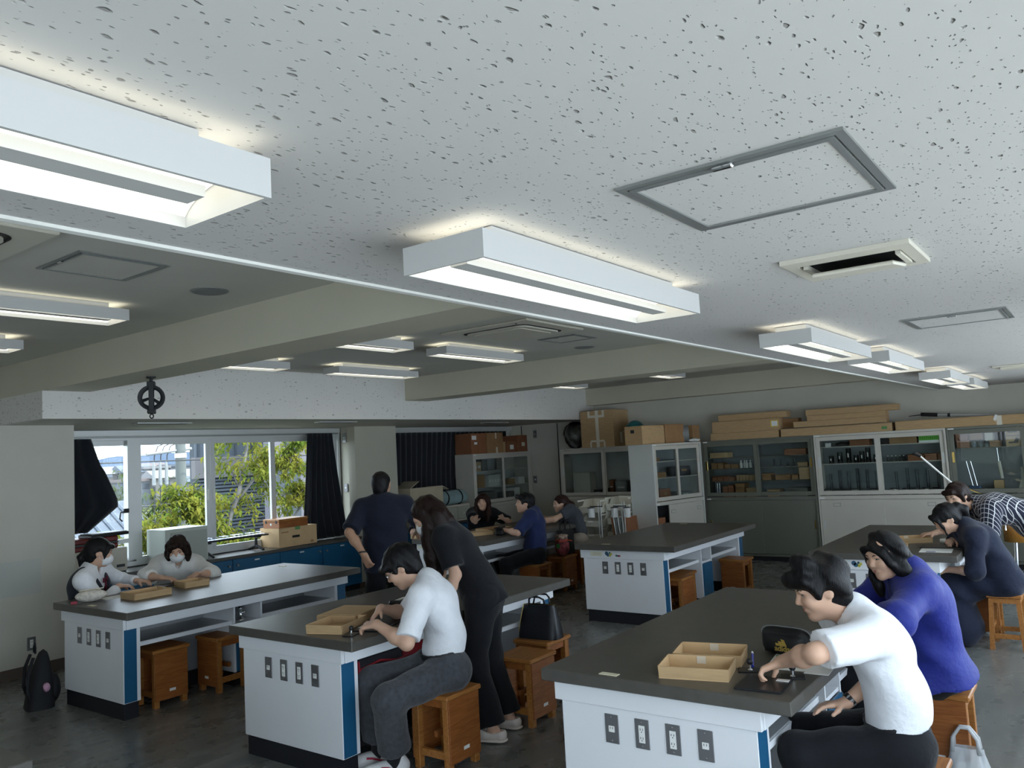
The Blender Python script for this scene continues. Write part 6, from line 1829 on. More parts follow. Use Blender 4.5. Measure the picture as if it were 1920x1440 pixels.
        if fc != 'mask':
            mo = MB()
            if fc == 'laugh':
                mo.use(lip).tube([tuple(HX(x, .0965 - abs(x) * .42, -.052 + abs(x) * .35) - base) for x in (-.026, -.014, 0, .014, .026)], [.002, .0042, .0045, .0042, .002], 7)
                mo.tube([tuple(HX(x, .0965 - abs(x) * .45, -.068 + abs(x) * .85) - base) for x in (-.025, -.014, 0, .014, .025)], [.002, .0045, .005, .0045, .002], 7)
                mo.use(teeth).tube([tuple(HX(x, .0945 - abs(x) * .45, -.0585 + abs(x) * .5) - base) for x in (-.022, -.011, 0, .011, .022)], [.003, .0052, .0055, .0052, .003], 7)
            else:
                mo.use(lip).tube([tuple(HX(x, .0975 - abs(x) * .45, -.0575 + abs(x) * sp.get('smile', .05)) - base) for x in (-.021, -.011, 0, .011, .021)], [.0015, .0036, .0034, .0036, .0015], 7)
                mo.tube([tuple(HX(x, .0965 - abs(x) * .45, -.0645 + abs(x) * (sp.get('smile', .05) + .2)) - base) for x in (-.018, -.009, 0, .009, .018)], [.0015, .004, .0045, .004, .0015], 7)
            mo.build('mouth', None, body, True)
        else:
            mk = SDF(); mk.ell(HX(0, .048, -.052), A3((.070, .078, .062)) * hs, hax, .0).cut(HX(0, .040, 0), -hf).cut(HX(0, 0, -.004), hu)
            mo = np_obj('face_mask', mk.mesh(.005), mask_m, body, base)
            lo_ = MB()
            for q in (-1, 1):
                for z_ in (-.02, -.08): lo_.tube([tuple(HX(q * .058, .055, z_) - base), tuple(HX(q * .073, .02, z_ * .6) - base), tuple(HX(q * .080, -.014, -.012) - base)], .0012, 4)
            lo_.build('ear_loops', mask_m, mo)
    # ---- hair
    hr = sp.get('hair', {})
    hm = hr.get('m', HB); th = hr.get('t', 0.0)
    G = SDF()
    G.ell(HX(0, -.020, .036), A3((.087 + th, .104 + th, .092 + th)) * hs, hax, .02)
    if hr.get('nape', True): G.ell(HX(0, -.052, -.028), A3((.072 + th * .7, .060 + th * .6, .082)) * hs, hax, .03)
    face_lo = hr.get('cut', .040)
    G.ell(HX(0, .125, face_lo - .115), A3((.105, .100, .125)) * hs, hax, .012, 's')
    for q in (-1, 1):
        if hr.get('ears', True): G.ell(HX(q * .088, .012, -.028), A3((.030, .034, .042)) * hs, hax, .008, 's')
    for e in hr.get('add', ()):           # extra locks: (pts in head frame, radii, squash along head axis)
        pts, rr, sq = e
        pw = [HX(*p_) if len(p_) == 3 else A3(p_[:3]) for p_ in pts]
        for a, b_, r0, r1 in zip(pw[:-1], pw[1:], rr[:-1], rr[1:]):
            G.cone(a, b_, r0, r1, .02, sq)
    np_obj('hair', G.mesh(max(.007, min(vox, .008)), hr.get('fold', .0022), hr.get('ff', 120), hash(label) % 7), hm, body, base)
    # ---- clothes
    tp = sp['top']; g = tp.get('g', .012)
    T = SDF(); torso(T, g, hips=tp.get('hips', False))
    if 'hem' in tp:                       # loose hem below the waist
        T.cone(Pv + up * .10, Pv - up * tp['hem'], .14 * wid + g, tp.get('hemr', .155) * wid + g, .05, (fp, .80))
        T.cut(Pv - up * tp['hem'], -up)
    else:
        T.cut(Pv + up * tp.get('tuck', .075) - fp * 0, -up)
    sl = tp.get('sleeve', .75)
    for q in arm:
        E, W = arm[q][0], arm[q][1]
        u = nrm(E - Sh[q])
        if sl <= 1:
            e = Sh[q] + (E - Sh[q]) * sl
            T.cone(Sh[q], Sh[q] + (e - Sh[q]) * .5, .058 + g * .7, .060 + g * .7, .04)
            T.tube(Sh[q], e, .056 + g * .7, tp.get('cuff', .060) + g * .5, .02)
        elif sl > 0:
            e = E + (W - E) * (sl - 1); u2 = nrm(W - E)
            T.cone(Sh[q], E, .056 + g * .7, .048 + g, .04); T.tube(E - u2 * .01, e, .046 + g, tp.get('cuff', .040) + g * .6, .03); T.ball(E, .046 + g, .03)
    nk = nrm(nb - N)
    if tp.get('collar'):
        T.tube(N + nk * .005 - fs * .004, N + nk * .055, .074, .066, .012)
        T.tube(N - nk * .03, N + nk * .09, .0615, .060, .004, None, 's')
        T.ell(N + fs * .085 + up * .02, (.028, .05, .055), [ls, fs, up], .01, 's')
    else:
        T.tube(N - nk * .02, N + nk * .09, .066, .075, .008, None, 's')
        T.ell(N + fs * .065 + up * .01, A3((.062, .05, .045 + tp.get('vneck', 0))), [ls, fs, up], .012, 's')
    to = np_obj(tp.get('name', 'shirt'), T.mesh(max(vox, .0095), tp.get('fold', .0022), tp.get('ff', 30), len(label)), tp['m'], body, base, tp.get('label'))
    bt = sp.get('bottom')
    if bt:
        Q = SDF(); g2 = bt.get('g', .02)
        Q.cone(Pv - lp * .075 * s, Pv + lp * .075 * s, .105 * wid + g2 * .6, None, .05, (fp, .95))
        Q.cone(Pv, Pv + up * bt.get('rise', .09), .142 * wid + g2 * .35, .136 * wid + g2 * .35, .04, (fp, .74))
        Q.cut(Pv + up * bt.get('rise', .09), up)
        for q in leg:
            hip, Kn, An, toe = leg[q]
            Q.cone(hip, Kn, .080 + g2, .060 + g2, .05)
            if bt.get('skirt'):
                Q.cone(Kn, Kn + (An - Kn) * bt.get('len', .6), .066 + g2, bt.get('hr', .09) + g2, .09)
            else:
                e = Kn + (An - Kn) * bt.get('len', .95)
                Q.tube(Kn, e, .058 + g2, bt.get('hr', .058) + g2 * .6, .04); Q.ball(Kn, .059 + g2, .03)
        if bt.get('skirt') and len(leg) == 2:
            Q.cone((leg['L'][0] + leg['R'][0]) / 2, (leg['L'][1] + leg['R'][1]) / 2, .10 + g2, .08 + g2, .08)
            Q.cone((leg['L'][1] + leg['R'][1]) / 2, (leg['L'][1] + leg['R'][1]) / 2 + ((leg['L'][2] + leg['R'][2]) - (leg['L'][1] + leg['R'][1])) / 2 * bt.get('len', .6), .09 + g2, bt.get('hr', .09) + g2, .08)
        po = np_obj(bt.get('name', 'trousers'), Q.mesh(max(vox, .011), bt.get('fold', .003), 24, len(label) + 3), bt['m'], body, base)
        if bt.get('belt'):
            Z_ = SDF(); c0 = Pv + up * (bt.get('rise', .09) - .022); c1 = Pv + up * (bt.get('rise', .09) + .016)
            rr = .141 * wid + g2 * .35 + .012
            Z_.tube(c0, c1, rr, rr, .0, (fp, .74)); Z_.tube(c0 - up * .02, c1 + up * .02, rr - .012, None, .0, (fp, .74), 's')
            np_obj('belt', Z_.mesh(.006), M['black_plastic'], po, base)
    for q in leg:
        if not sp.get('shoe'): break
        hip, Kn, An, toe = leg[q]
        fl = nrm(toe - A3((0, 0, 1)) * toe[2]); z0 = An[2] - .08
        side = np.cross(A3((0, 0, 1)), fl)
        F_ = SDF(); b0 = A3((An[0], An[1], z0))
        sh = sp['shoe']
        F_.cone(b0 - fl * .045 + A3((0, 0, .040)), b0 + fl * .15 + A3((0, 0, .030)), .043, .034, .02, (side, .9))
        F_.cone(b0 + fl * .06 + A3((0, 0, .035)), b0 + fl * .14 + A3((0, 0, .030)), .046, .040, .02)
        if sh.get('high', True): F_.cone(b0 - fl * .03 + A3((0, 0, .04)), b0 - fl * .02 + A3((0, 0, .085)), .044, .043, .02)
        F_.cut(b0 + A3((0, 0, .004)), (0, 0, -1))
        if sh.get('high', True): F_.tube(b0 - fl * .02 + A3((0, 0, .065)), b0 - fl * .015 + A3((0, 0, .15)), .036, None, .006, None, 's')
        else: F_.ell(b0 + fl * .0 + A3((0, 0, .095)), (.05, .085, .045), [side, fl, A3((0, 0, 1))], .01, 's')
        so = np_obj('shoe', F_.mesh(.006), sh['m'], body, base)
        S2 = SDF(); S2.cone(b0 - fl * .045 + A3((0, 0, .008)), b0 + fl * .15 + A3((0, 0, .008)), .046, .042, .02).cut(b0 + A3((0, 0, .016)), (0, 0, 1)).cut(b0, (0, 0, -1))
        np_obj('sole', S2.mesh(.006), sh.get('sole', sh['m']), so, base)
        if sh.get('sock'):
            K_ = SDF(); K_.tube(An - (Kn - An) * .02, An + (Kn - An) * sh.get('sockh', .18), .0425, .047, .006).cone(An, b0 + A3((0, 0, .05)), .042, .040, .02)
            np_obj('sock', K_.mesh(.007), sh['sock'], body, base)
        if sh.get('stripe') is not None:
            sb = MB()
            for w in (-1, 1):
                sb.tube([tuple(b0 - base + fl * a_ + side * w * (.046 if a_ > 0 else .044) + A3((0, 0, z_))) for a_, z_ in ((-.05, .02), (.0, .035), (.05, .055), (.085, .06))], .006, 6)
            sb.build('stripe', sh['stripe'], so, True)
    info = dict(body=body, base=base, HX=HX, hf=hf, hl=hl, hu=hu, arm=arm, leg=leg, Sh=Sh, up=up, fs=fs, ls=ls, fp=fp, lp=lp, P=Pv, N=N, hs=hs)
    return info
white = cloth('white_shirt', (.80, .81, .84, 1), .75, .3); black = cloth('black', (.006, .0065, .009, 1)); navy = cloth('navy', (.010, .013, .027, 1))
blue_b = cloth('blue_blouse', (.018, .028, .23, 1), .6, .3); char = cloth('charcoal_wool', (.055, .058, .066, 1), .9, .35, .2, (40, .25)); grey_t = cloth('grey_tee', (.055, .062, .075, 1)); navy2 = cloth('navy_polo', (.016, .026, .085, 1)); beige = cloth('beige', (.36, .30, .24, 1)); denim = cloth('dark_denim', (.010, .014, .032, 1))
blouse = cloth('white_blouse', (.70, .69, .66, 1), .8, .3); vestm = cloth('navy_vest', (.020, .024, .036, 1))
shoe_w = mat('shoe_white', (.62, .61, .60, 1), .55); shoe_b = mat('shoe_black', (.012, .012, .013, 1), .4); shoe_p = mat('pump_cream', (.66, .58, .52, 1), .5); sock_b = cloth('sock', (.012, .012, .014, 1))
def check_mat():
    m = cloth('white_check', (.012, .014, .03, 1))
    nt = m.node_tree; N, L = nt.nodes, nt.links
    p = N['Principled BSDF']
    for l in list(p.inputs['Base Color'].links): L.remove(l)
    tc = N.new('ShaderNodeTexCoord'); mp = N.new('ShaderNodeMapping'); mp.inputs['Rotation'].default_value = (.35, .45, .5)
    L.new(tc.outputs['Object'], mp.inputs[0])
    sp_ = N.new('ShaderNodeSeparateXYZ'); L.new(mp.outputs[0], sp_.inputs[0])
    prev = None
    for ax in range(3):
        a = N.new('ShaderNodeMath'); a.operation = 'MULTIPLY'; a.inputs[1].default_value = 30; L.new(sp_.outputs[ax], a.inputs[0])
        f = N.new('ShaderNodeMath'); f.operation = 'FRACT'; L.new(a.outputs[0], f.inputs[0])
        g_ = N.new('ShaderNodeMath'); g_.operation = 'LESS_THAN'; g_.inputs[1].default_value = .13; L.new(f.outputs[0], g_.inputs[0])
        if prev is None: prev = g_.outputs[0]
        elif ax == 1:
            q = N.new('ShaderNodeMath'); q.operation = 'MAXIMUM'; L.new(prev, q.inputs[0]); L.new(g_.outputs[0], q.inputs[1]); prev = q.outputs[0]
    c = N.new('ShaderNodeMixRGB'); L.new(prev, c.inputs[0]); c.inputs[1].default_value = (.012, .014, .03, 1); c.inputs[2].default_value = (.55, .55, .56, 1)
    L.new(c.outputs[0], p.inputs['Base Color'])
    return m

# 1 boy in the white shirt, right foreground
pi = person('boy in a white short sleeved shirt reaching over the black board in the foreground', dict(
    vox=.0062, P=(3.66, .80, .545), N=(3.575, .93, 1.045), fp=(-.30, .95, 0), fs=(-.55, .80, -.1), H=(3.50, 1.03, 1.165), hf=(-.52, .78, -.30), hu=(-.1, .15, 1), bend=.05,
    arm={'L': ((3.345, 1.165, .885), (-.25, .85, -.40), (-.1, -.45, -.9), (-1, -.35, .25), .75), 'R': ((3.63, 1.00, .665), (-.45, .85, -.1), (-.1, -.1, -1), (.5, -.8, .3), .30)},
    leg={'L': ((3.50, 1.10, .085), (-.2, 1, 0), (-.2, 1, .4)), 'R': ((3.74, 1.14, .085), (0, 1, 0), (0, 1, .4))},
    top=dict(m=white, g=.020, sleeve=.86, cuff=.066, collar=True, tuck=.06, fold=.0045, ff=22), bottom=dict(m=black, g=.022, belt=True), shoe=dict(m=shoe_b), smile=.1, eye=.0026,
    hair=dict(t=.014, cut=.058, add=[([(-.06, .072, .062), (0, .100, .068), (.06, .072, .062)], [.030, .034, .030], None), ([(-.045, .03, .118), (.045, .03, .118)], [.04, .04], None), ([(.078, -.02, .03), (.074, -.06, -.02)], [.034, .03], None), ([(.078, .035, .01), (.080, .045, -.012)], [.012, .007], None), ([(-.078, .035, .01), (-.080, .045, -.012)], [.012, .007], None)], fold=.006, ff=60)))
E1, W1_ = pi['arm']['R'][0], pi['arm']['R'][1]
u = nrm(W1_ - E1); b = MB(); c = Vector(W1_ - u * .02 - pi['base'])
b.cone(c - Vector(u) * .010, c + Vector(u) * .010, .031, .031, 18)
wo = b.build('wrist_watch', M['black_plastic'], pi['body'])
MB().cone(c - Vector(u) * .008 , c + Vector(u) * .008, .0325, .0325, 8).build('watch_case', M['chrome'], wo)
b = MB(); q = pi['P'] - pi['fp'] * .09 - pi['lp'] * -.10 + pi['up'] * .07 - pi['base']
for k in range(9): b.tube([tuple(q + A3((.006 * math.cos(a), .004 * math.sin(k), -.022 * k + .010 * math.sin(a)))) for a in [R(z) for z in range(0, 361, 45)]], .002, 4)
b.build('key_chain', M['brass'], pi['body'])

# 2 woman in the blue blouse
person('woman in a loose blue blouse turning to the boy beside her', dict(
    vox=.0072, fem=True, P=(4.84, .86, .545), N=(4.74, .935, 1.035), fp=(-.25, .95, 0), fs=(-.45, .88, 0), H=(4.64, 1.015, 1.15), hf=(-.80, .52, -.22), hu=(-.05, .12, 1), bend=.04, wid=1.12,
    arm={'L': ((4.49, 1.12, .845), (-.35, .9, .1), (0, 0, -1), (-1, -.3, -.2), .5), 'R': ((4.72, 1.22, .845), (-.8, .5, .1), (0, 0, -1), (1, .2, -.2), .5)},
    leg={'L': ((4.70, 1.12, .085), (-.2, 1, 0), (-.1, 1, .4)), 'R': ((4.92, 1.16, .085), (0, 1, 0), (0, 1, .4))},
    top=dict(m=blue_b, g=.034, sleeve=1.35, cuff=.062, collar=True, hem=.055, hemr=.190, fold=.006, ff=20, name='blouse'), bottom=dict(m=black, g=.024), shoe=dict(m=shoe_b), face='calm', smile=.35, eye=.0028,
    hair=dict(m=HB, t=.006, cut=.050, ears=False, fold=.008, ff=48, add=[([(.075, -.02, .02), (.088, -.02, -.08), (.085, -.04, -.17)], [.040, .042, .032], None), ([(-.075, -.01, .02), (-.088, .01, -.08), (-.080, .03, -.17), (-.075, .04, -.21)], [.036, .034, .024, .010], None), ([(0, -.08, 0), (0, -.10, -.10), (.02, -.11, -.19)], [.065, .070, .050], None), ([(.066, .055, .05), (.078, .05, -.03), (.080, .03, -.10)], [.020, .018, .014], None), ([(-.066, .055, .05), (-.078, .05, -.03), (-.078, .05, -.12)], [.020, .018, .012], None)])))

# 3 boy with glasses at the middle table
pi = person('boy with glasses and grey trousers working at the middle table', dict(
    vox=.0068, P=(3.67, 3.32, .545), N=(3.60, 3.375, 1.05), fp=(-.92, .40, 0), fs=(-.55, .83, -.1), H=(3.525, 3.50, 1.155), hf=(-.48, .66, -.58), hu=(-.25, .35, .9), bend=.05,
    arm={'L': ((3.275, 3.475, .865), (-.15, .95, -.15), (.35, .1, -.9), (-.5, -.6, -.9), .55), 'R': ((3.49, 3.66, .90), (-.75, .0, -.55), (.0, -.5, -.8), (.8, .3, -.5), .55)},
    leg={'L': ((3.36, 3.455, .09), (-.75, .5, 0), (-1, .1, .6)), 'R': ((3.42, 3.64, .09), (-.75, .5, 0), (-.8, .6, .6))},
    top=dict(m=white, g=.016, sleeve=.90, cuff=.062, collar=True, tuck=.075, fold=.004, ff=22), bottom=dict(m=char, g=.030, belt=True, len=.82, hr=.078, rise=.10), shoe=dict(m=shoe_w, sock=sock_b, sockh=.16, stripe=mat('shoe_red', (.45, .02, .06, 1), .5)), eye=.0035,
    hair=dict(t=.010, cut=.045, fold=.002, add=[([(-.065, .07, .05), (0, .098, .050), (.065, .07, .05)], [.026, .026, .026], None), ([(.076, .02, .02), (.080, .03, -.01)], [.020, .010], None), ([(-.076, .02, .02), (-.080, .03, -.01)], [.020, .010], None)])))
g = MB()
HXp = lambda *a: tuple(pi['HX'](*a) - pi['base'])
for q in (-1, 1):
    g.tube([HXp(q * .034 + .023 * math.cos(R(a)), .104 - abs(.034 + .023 * q * math.cos(R(a)) * q) * .12, .002 + .018 * math.sin(R(a))) for a in range(0, 361, 24)], .0017, 5)
    g.tube([HXp(q * .058, .098, .006), HXp(q * .080, .04, .008), HXp(q * .083, -.02, .0)], .0016, 5)
g.tube([HXp(-.011, .103, .006), HXp(0, .106, .009), HXp(.011, .103, .006)], .0016, 5)
go = g.build('glasses', M['chrome'], pi['body'])

# 4 standing woman in black leaning on the middle table
pi = person('standing woman with long brown hair in a black top leaning on the middle table', dict(
    vox=.008, fem=True, s=1.0, arml=.89, P=(4.20, 3.42, .875), N=(4.08, 3.62, 1.315), fp=(-.45, .9, 0), fs=(-.5, .85, 0), H=(4.01, 3.72, 1.415), hf=(-.52, .60, -.60), hu=(-.30, .42, .85), bend=.02,
    arm={'L': ((3.88, 3.50, .845), (-.3, .8, -.5), (.1, -.3, -.95), (.3, -.6, .1), .15), 'R': ((4.22, 3.90, .845), (-.5, .8, -.3), (0, 0, -1), (.6, -.3, .1), .15)},
    leg={'L': ((4.055, 3.28, .085), (-.35, .9, 0), (-.2, .8, 0)), 'R': ((4.30, 3.34, .085), (-.2, .95, 0), (0, .9, 0))},
    top=dict(m=black, g=.018, sleeve=.80, cuff=.064, hem=.09, hemr=.158, fold=.0025), bottom=dict(m=black, g=.026, hr=.070, len=.97), shoe=dict(m=shoe_p, high=False), face='mask',
    hair=dict(m=HBR, t=.006, cut=.04, ears=False, fold=.0022, add=[
        ([(.070, .0, .03), (.088, -.005, -.08)], [.050, .045], None),
        ([(3.955, 3.655, 1.38, 0), (3.935, 3.64, 1.27, 0), (3.93, 3.62, 1.15, 0), (3.925, 3.61, 1.04, 0), (3.92, 3.60, .96, 0)], [.050, .055, .050, .036, .010], None),
        ([(3.99, 3.60, 1.42, 0), (3.985, 3.58, 1.30, 0), (3.975, 3.58, 1.18, 0), (3.965, 3.57, 1.04, 0)], [.055, .055, .046, .012], None),
        ([(4.04, 3.66, 1.45, 0), (4.06, 3.60, 1.37, 0), (4.09, 3.56, 1.28, 0)], [.065, .060, .025], None),
        ([(-.066, .03, .03), (-.075, .05, -.08), (-.07, .06, -.2)], [.030, .028, .012], None)])))
E2 = pi['arm']['L']; u = nrm(E2[1] - E2[0]); b = MB(); c = Vector(E2[1] - pi['base'] - u * .005)
b.cone(c - Vector(u) * .004, c + Vector(u) * .004, .029, .029, 14); b.build('hair_tie', M['black_plastic'], pi['body'])

# 5 man from behind
pi = person('man in a dark polo seen from behind in front of the pillar', dict(
    vox=.009, s=1.02, P=(5.19, 5.34, .92), N=(5.15, 5.31, 1.425), fp=(.62, .78, 0), fs=(.70, .70, 0), H=(5.165, 5.34, 1.575), hf=(.85, .52, -.08), bend=.02, wid=1.10, skin='b', face=None,
    arm={'L': ((4.865, 5.27, .985), (.35, -.1, -.8), (.8, .3, .1), (-.5, .1, -.2), .45), 'R': ((5.62, 5.36, 1.10), (.8, .4, -.3), (0, -.2, -.9), (.4, -.8, -.5), .4)},
    leg={'L': ((5.08, 5.42, .085), (.6, .7, 0), (.6, .7, 0)), 'R': ((5.28, 5.27, .085), (.7, .6, 0), (.6, .7, 0))},
    top=dict(m=navy, g=.026, sleeve=.92, cuff=.068, collar=True, hem=.10, hemr=.165, fold=.003), bottom=dict(m=black, g=.022), shoe=dict(m=shoe_b),
    hair=dict(t=-.002, cut=.05, nape=True, fold=.001)))
a = pi['arm']['L']; u = nrm(a[1] - a[0]); b = MB(); c = Vector(a[1] - pi['base'] - u * .03)
b.tube([tuple(A3(c) + .033 * (pi['ls'] * math.cos(R(k)) + nrm(np.cross(u, pi['ls'])) * math.sin(R(k)))) for k in range(0, 361, 24)], .007, 6); b.build('bracelet', M['black_plastic'], pi['body'])

# 6 girl in white blouse with mask
person('masked girl with chin length hair in a white blouse at the window table', dict(
    vox=.008, fem=True, P=(4.36, 7.44, .53), N=(4.30, 7.24, .955), fp=(-.45, -.88, 0), fs=(-.50, -.85, 0), H=(4.235, 7.14, 1.075), hf=(-.58, -.72, -.42), hu=(-.25, -.3, .9), bend=.03, wid=1.08, face='mask', eye=.003,
    arm={'R': ((3.965, 6.93, .855), (.45, -.70, -.1), (0, 0, -1), (-.9, .5, -.25), .45), 'L': ((4.22, 6.80, .855), (-.75, -.35, -.1), (0, 0, -1), (.9, .1, -.25), .3)},
    leg={'R': ((4.22, 7.12, .085), (-.4, -.9, 0), (-.4, -.9, .3)), 'L': ((4.42, 7.10, .085), (-.3, -.9, 0), (-.3, -.9, .3))},
    top=dict(m=blouse, g=.030, sleeve=1.30, cuff=.050, collar=True, hem=.02, fold=.003, name='blouse'), bottom=dict(m=navy, skirt=True, g=.02, hr=.08), shoe=dict(m=shoe_b),
    hair=dict(m=HBR, t=.006, cut=.050, ears=False, fold=.002, add=[([(.072, -.01, .03), (.086, .0, -.06), (.090, .01, -.125)], [.042, .036, .020], None), ([(-.072, -.01, .03), (-.086, .0, -.06), (-.090, .01, -.13)], [.042, .036, .020], None), ([(0, -.07, 0), (0, -.075, -.10)], [.075, .060], None), ([(.05, .075, .07), (.075, .06, .01), (.083, .045, -.06)], [.022, .020, .014], None), ([(-.02, .09, .075), (-.06, .075, .03), (-.080, .05, -.05)], [.022, .020, .014], None)])))

# 7 girl with vest
pi = person('masked girl with a ponytail and dark vest at the window table', dict(
    vox=.008, fem=True, P=(3.44, 7.20, .53), N=(3.415, 7.10, 1.005), fp=(.45, -.85, 0), fs=(.60, -.78, 0), H=(3.465, 7.06, 1.145), hf=(.86, -.46, -.20), bend=.03, face='mask',
    arm={'R': ((3.565, 6.93, .85), (.75, -.45, -.1), (-.1, 0, -1), (-.55, -.5, -.7), .4), 'L': ((3.80, 7.05, .85), (.5, -.8, -.1), (0, 0, -1), (.6, .6, -.4), .4)},
    leg={'R': ((3.40, 6.98, .085), (.3, -.9, 0), (.3, -.9, .3)), 'L': ((3.60, 7.0, .085), (.3, -.9, 0), (.3, -.9, .3))},
    top=dict(m=white, g=.014, sleeve=1.85, cuff=.036, collar=True, hem=.02, fold=.0022), bottom=dict(m=navy, skirt=True, g=.02, hr=.08), shoe=dict(m=shoe_b),
    hair=dict(m=HB, t=.006, cut=.052, fold=.0016, add=[([(0, -.11, .0), (.0, -.135, -.06), (.0, -.12, -.15)], [.026, .030, .012], None), ([(.06, .07, .06), (.074, .06, .02)], [.022, .012], None), ([(-.06, .07, .06), (-.074, .055, .0), (-.078, .05, -.05)], [.022, .014, .006], None), ([(-.03, .094, .062), (.03, .094, .062)], [.022, .022], None)])))
# vest over the blouse and a ribbon
V_ = SDF(); Pq, Nq, upq, fq, lq = pi['P'], pi['N'], pi['up'], pi['fs'], pi['ls']
Lq = np.linalg.norm(Nq - Pq); m1 = Pq + upq * Lq * .36 - fq * .03; m2 = Pq + upq * Lq * .72 - fq * .027
V_.cone(Pq, m1, .178, .156, .05, (fq, .76)); V_.cone(m1, m2, .156, .172, .05, (fq, .74)); V_.cone(m2 - lq * .05, m2 + lq * .05, .128, None, .05)
for q in (-1, 1): V_.ball(m2 + lq * q * .062 + fq * .07 - upq * .02, .085, .05); V_.cone(m2 + lq * q * .09, Nq + lq * q * .085 - upq * .01, .088, .068, .04)
V_.cut(Pq - upq * .02, -upq)
V_.ell(Nq + fq * .12 - upq * .03, (.055, .12, .14), [lq, fq, upq], .02, 's'); V_.ball(Nq + upq * .05, .085, .02, 's')
np_obj('vest', V_.mesh(.008, .001), vestm, pi['body'], pi['base'])
b = MB(); c = Nq + fq * .125 - upq * .085 - pi['base']
for k in (-1, 1): b.prism([(-.004, .01), (-.032 , .03), (-.032, -.014)] if k < 0 else [(.004, .01), (.032, .03), (.032, -.014)], -.004, .008, 'xz', Matrix(((lq[0], -fq[0], upq[0], c[0]), (lq[1], -fq[1], upq[1], c[1]), (lq[2], -fq[2], upq[2], c[2]), (0, 0, 0, 1))))
b.tube([tuple(c), tuple(c - upq * .06 + lq * .01), tuple(c - upq * .11 + lq * .014 - fq * .004)], [.008, .010, .012], 6)
b.build('ribbon', mat('ribbon_red', (.10, .010, .022, 1), .5), pi['body'])

# 8 hidden student behind the standing woman
person('student mostly hidden behind the long haired woman, only dark hair shows', dict(
    vox=.009, P=(8.02, 7.50, .53), N=(8.0, 7.42, 1.03), fp=(-.3, -.95, 0), H=(7.99, 7.36, 1.175), hf=(-.5, -.8, -.3), bend=.03,
    arm={'R': ((7.75, 7.12, .86), (.2, -.9, 0), (0, 0, -1), (-.8, .2, -.4), .4), 'L': ((8.1, 7.1, .86), (-.4, -.9, 0), (0, 0, -1), (.8, .2, -.4), .4)},
    leg={'R': ((7.95, 7.25, .085), (-.1, -.95, 0), (0, -1, .3)), 'L': ((8.12, 7.25, .085), (-.1, -.95, 0), (0, -1, .3))},
    top=dict(m=black, g=.02, sleeve=.9), bottom=dict(m=black), shoe=dict(m=shoe_b), hair=dict(t=.004, cut=.05)))

# 9 laughing woman in black
person('laughing woman with long reddish hair in a black top at the far table', dict(
    vox=.009, fem=True, P=(9.22, 7.52, .53), N=(9.19, 7.42, .985), fp=(-.55, -.80, 0), fs=(-.60, -.78, 0), H=(9.12, 7.36, 1.115), hf=(-.86, -.50, .10), hu=(.05, 0, 1), bend=.03, wid=1.22, face='laugh', eye=.002,
    arm={'R': ((8.67, 7.14, .865), (-.3, -.3, .75), (-.5, -.7, .2), (-.8, .5, -.4), .25), 'L': ((9.16, 7.05, .885), (-.7, -.3, .45), (-.6, -.6, -.3), (.9, -.1, -.4), .25)},
    leg={'R': ((9.05, 7.22, .085), (-.3, -.95, 0), (-.2, -1, .3)), 'L': ((9.28, 7.22, .085), (-.3, -.95, 0), (-.2, -1, .3))},
    top=dict(m=black, g=.024, sleeve=.95, cuff=.07, hem=.04), bottom=dict(m=black), shoe=dict(m=shoe_b),
    hair=dict(m=HRB, t=.008, cut=.052, ears=False, fold=.002, add=[([(.075, -.01, .03), (.092, .0, -.10), (.095, .05, -.20), (.085, .085, -.29)], [.045, .042, .040, .018], None), ([(-.075, -.01, .03), (-.092, .0, -.10), (-.10, .05, -.20), (-.09, .085, -.29)], [.045, .042, .038, .016], None), ([(0, -.07, .0), (0, -.08, -.2)], [.08, .07], None), ([(-.03, .09, .07), (.03, .09, .07)], [.024, .024], None), ([(.06, .07, .05), (.08, .05, -.04)], [.02, .015], None), ([(-.06, .07, .05), (-.08, .05, -.04)], [.02, .015], None)])))

# 10 boy in navy polo
person('smiling boy in a navy polo sitting sideways at the far table', dict(
    vox=.009, P=(8.16, 5.80, .545), N=(8.225, 5.845, 1.035), fp=(-.75, .62, 0), fs=(-.50, .86, 0), H=(8.165, 5.915, 1.17), hf=(-.72, .66, .08), bend=.03, face='laugh', eye=.0025,
    arm={'L': ((7.93, 6.06, .86), (.1, .9, .2), (.2, 0, -1), (-.7, -.6, -.5), .9), 'R': ((8.50, 6.22, .865), (.1, .9, -.2), (0, 0, -1), (.9, .0, -.4), .5)},
    leg={'L': ((7.80, 6.02, .085), (-.8, .4, 0), (-.9, .4, .4)), 'R': ((8.02, 6.13, .085), (-.6, .7, 0), (-.6, .8, .4))},
    top=dict(m=navy2, g=.024, sleeve=.95, cuff=.064, collar=True, hem=.05, fold=.003), bottom=dict(m=black, g=.022), shoe=dict(m=shoe_b),
    hair=dict(t=.008, cut=.055, fold=.002, add=[([(-.06, .075, .07), (0, .098, .078), (.06, .075, .07)], [.028, .028, .028], None), ([(.076, .035, .03), (.082, .045, .0)], [.022, .012], None), ([(-.076, .035, .03), (-.082, .045, .0)], [.022, .012], None)])))

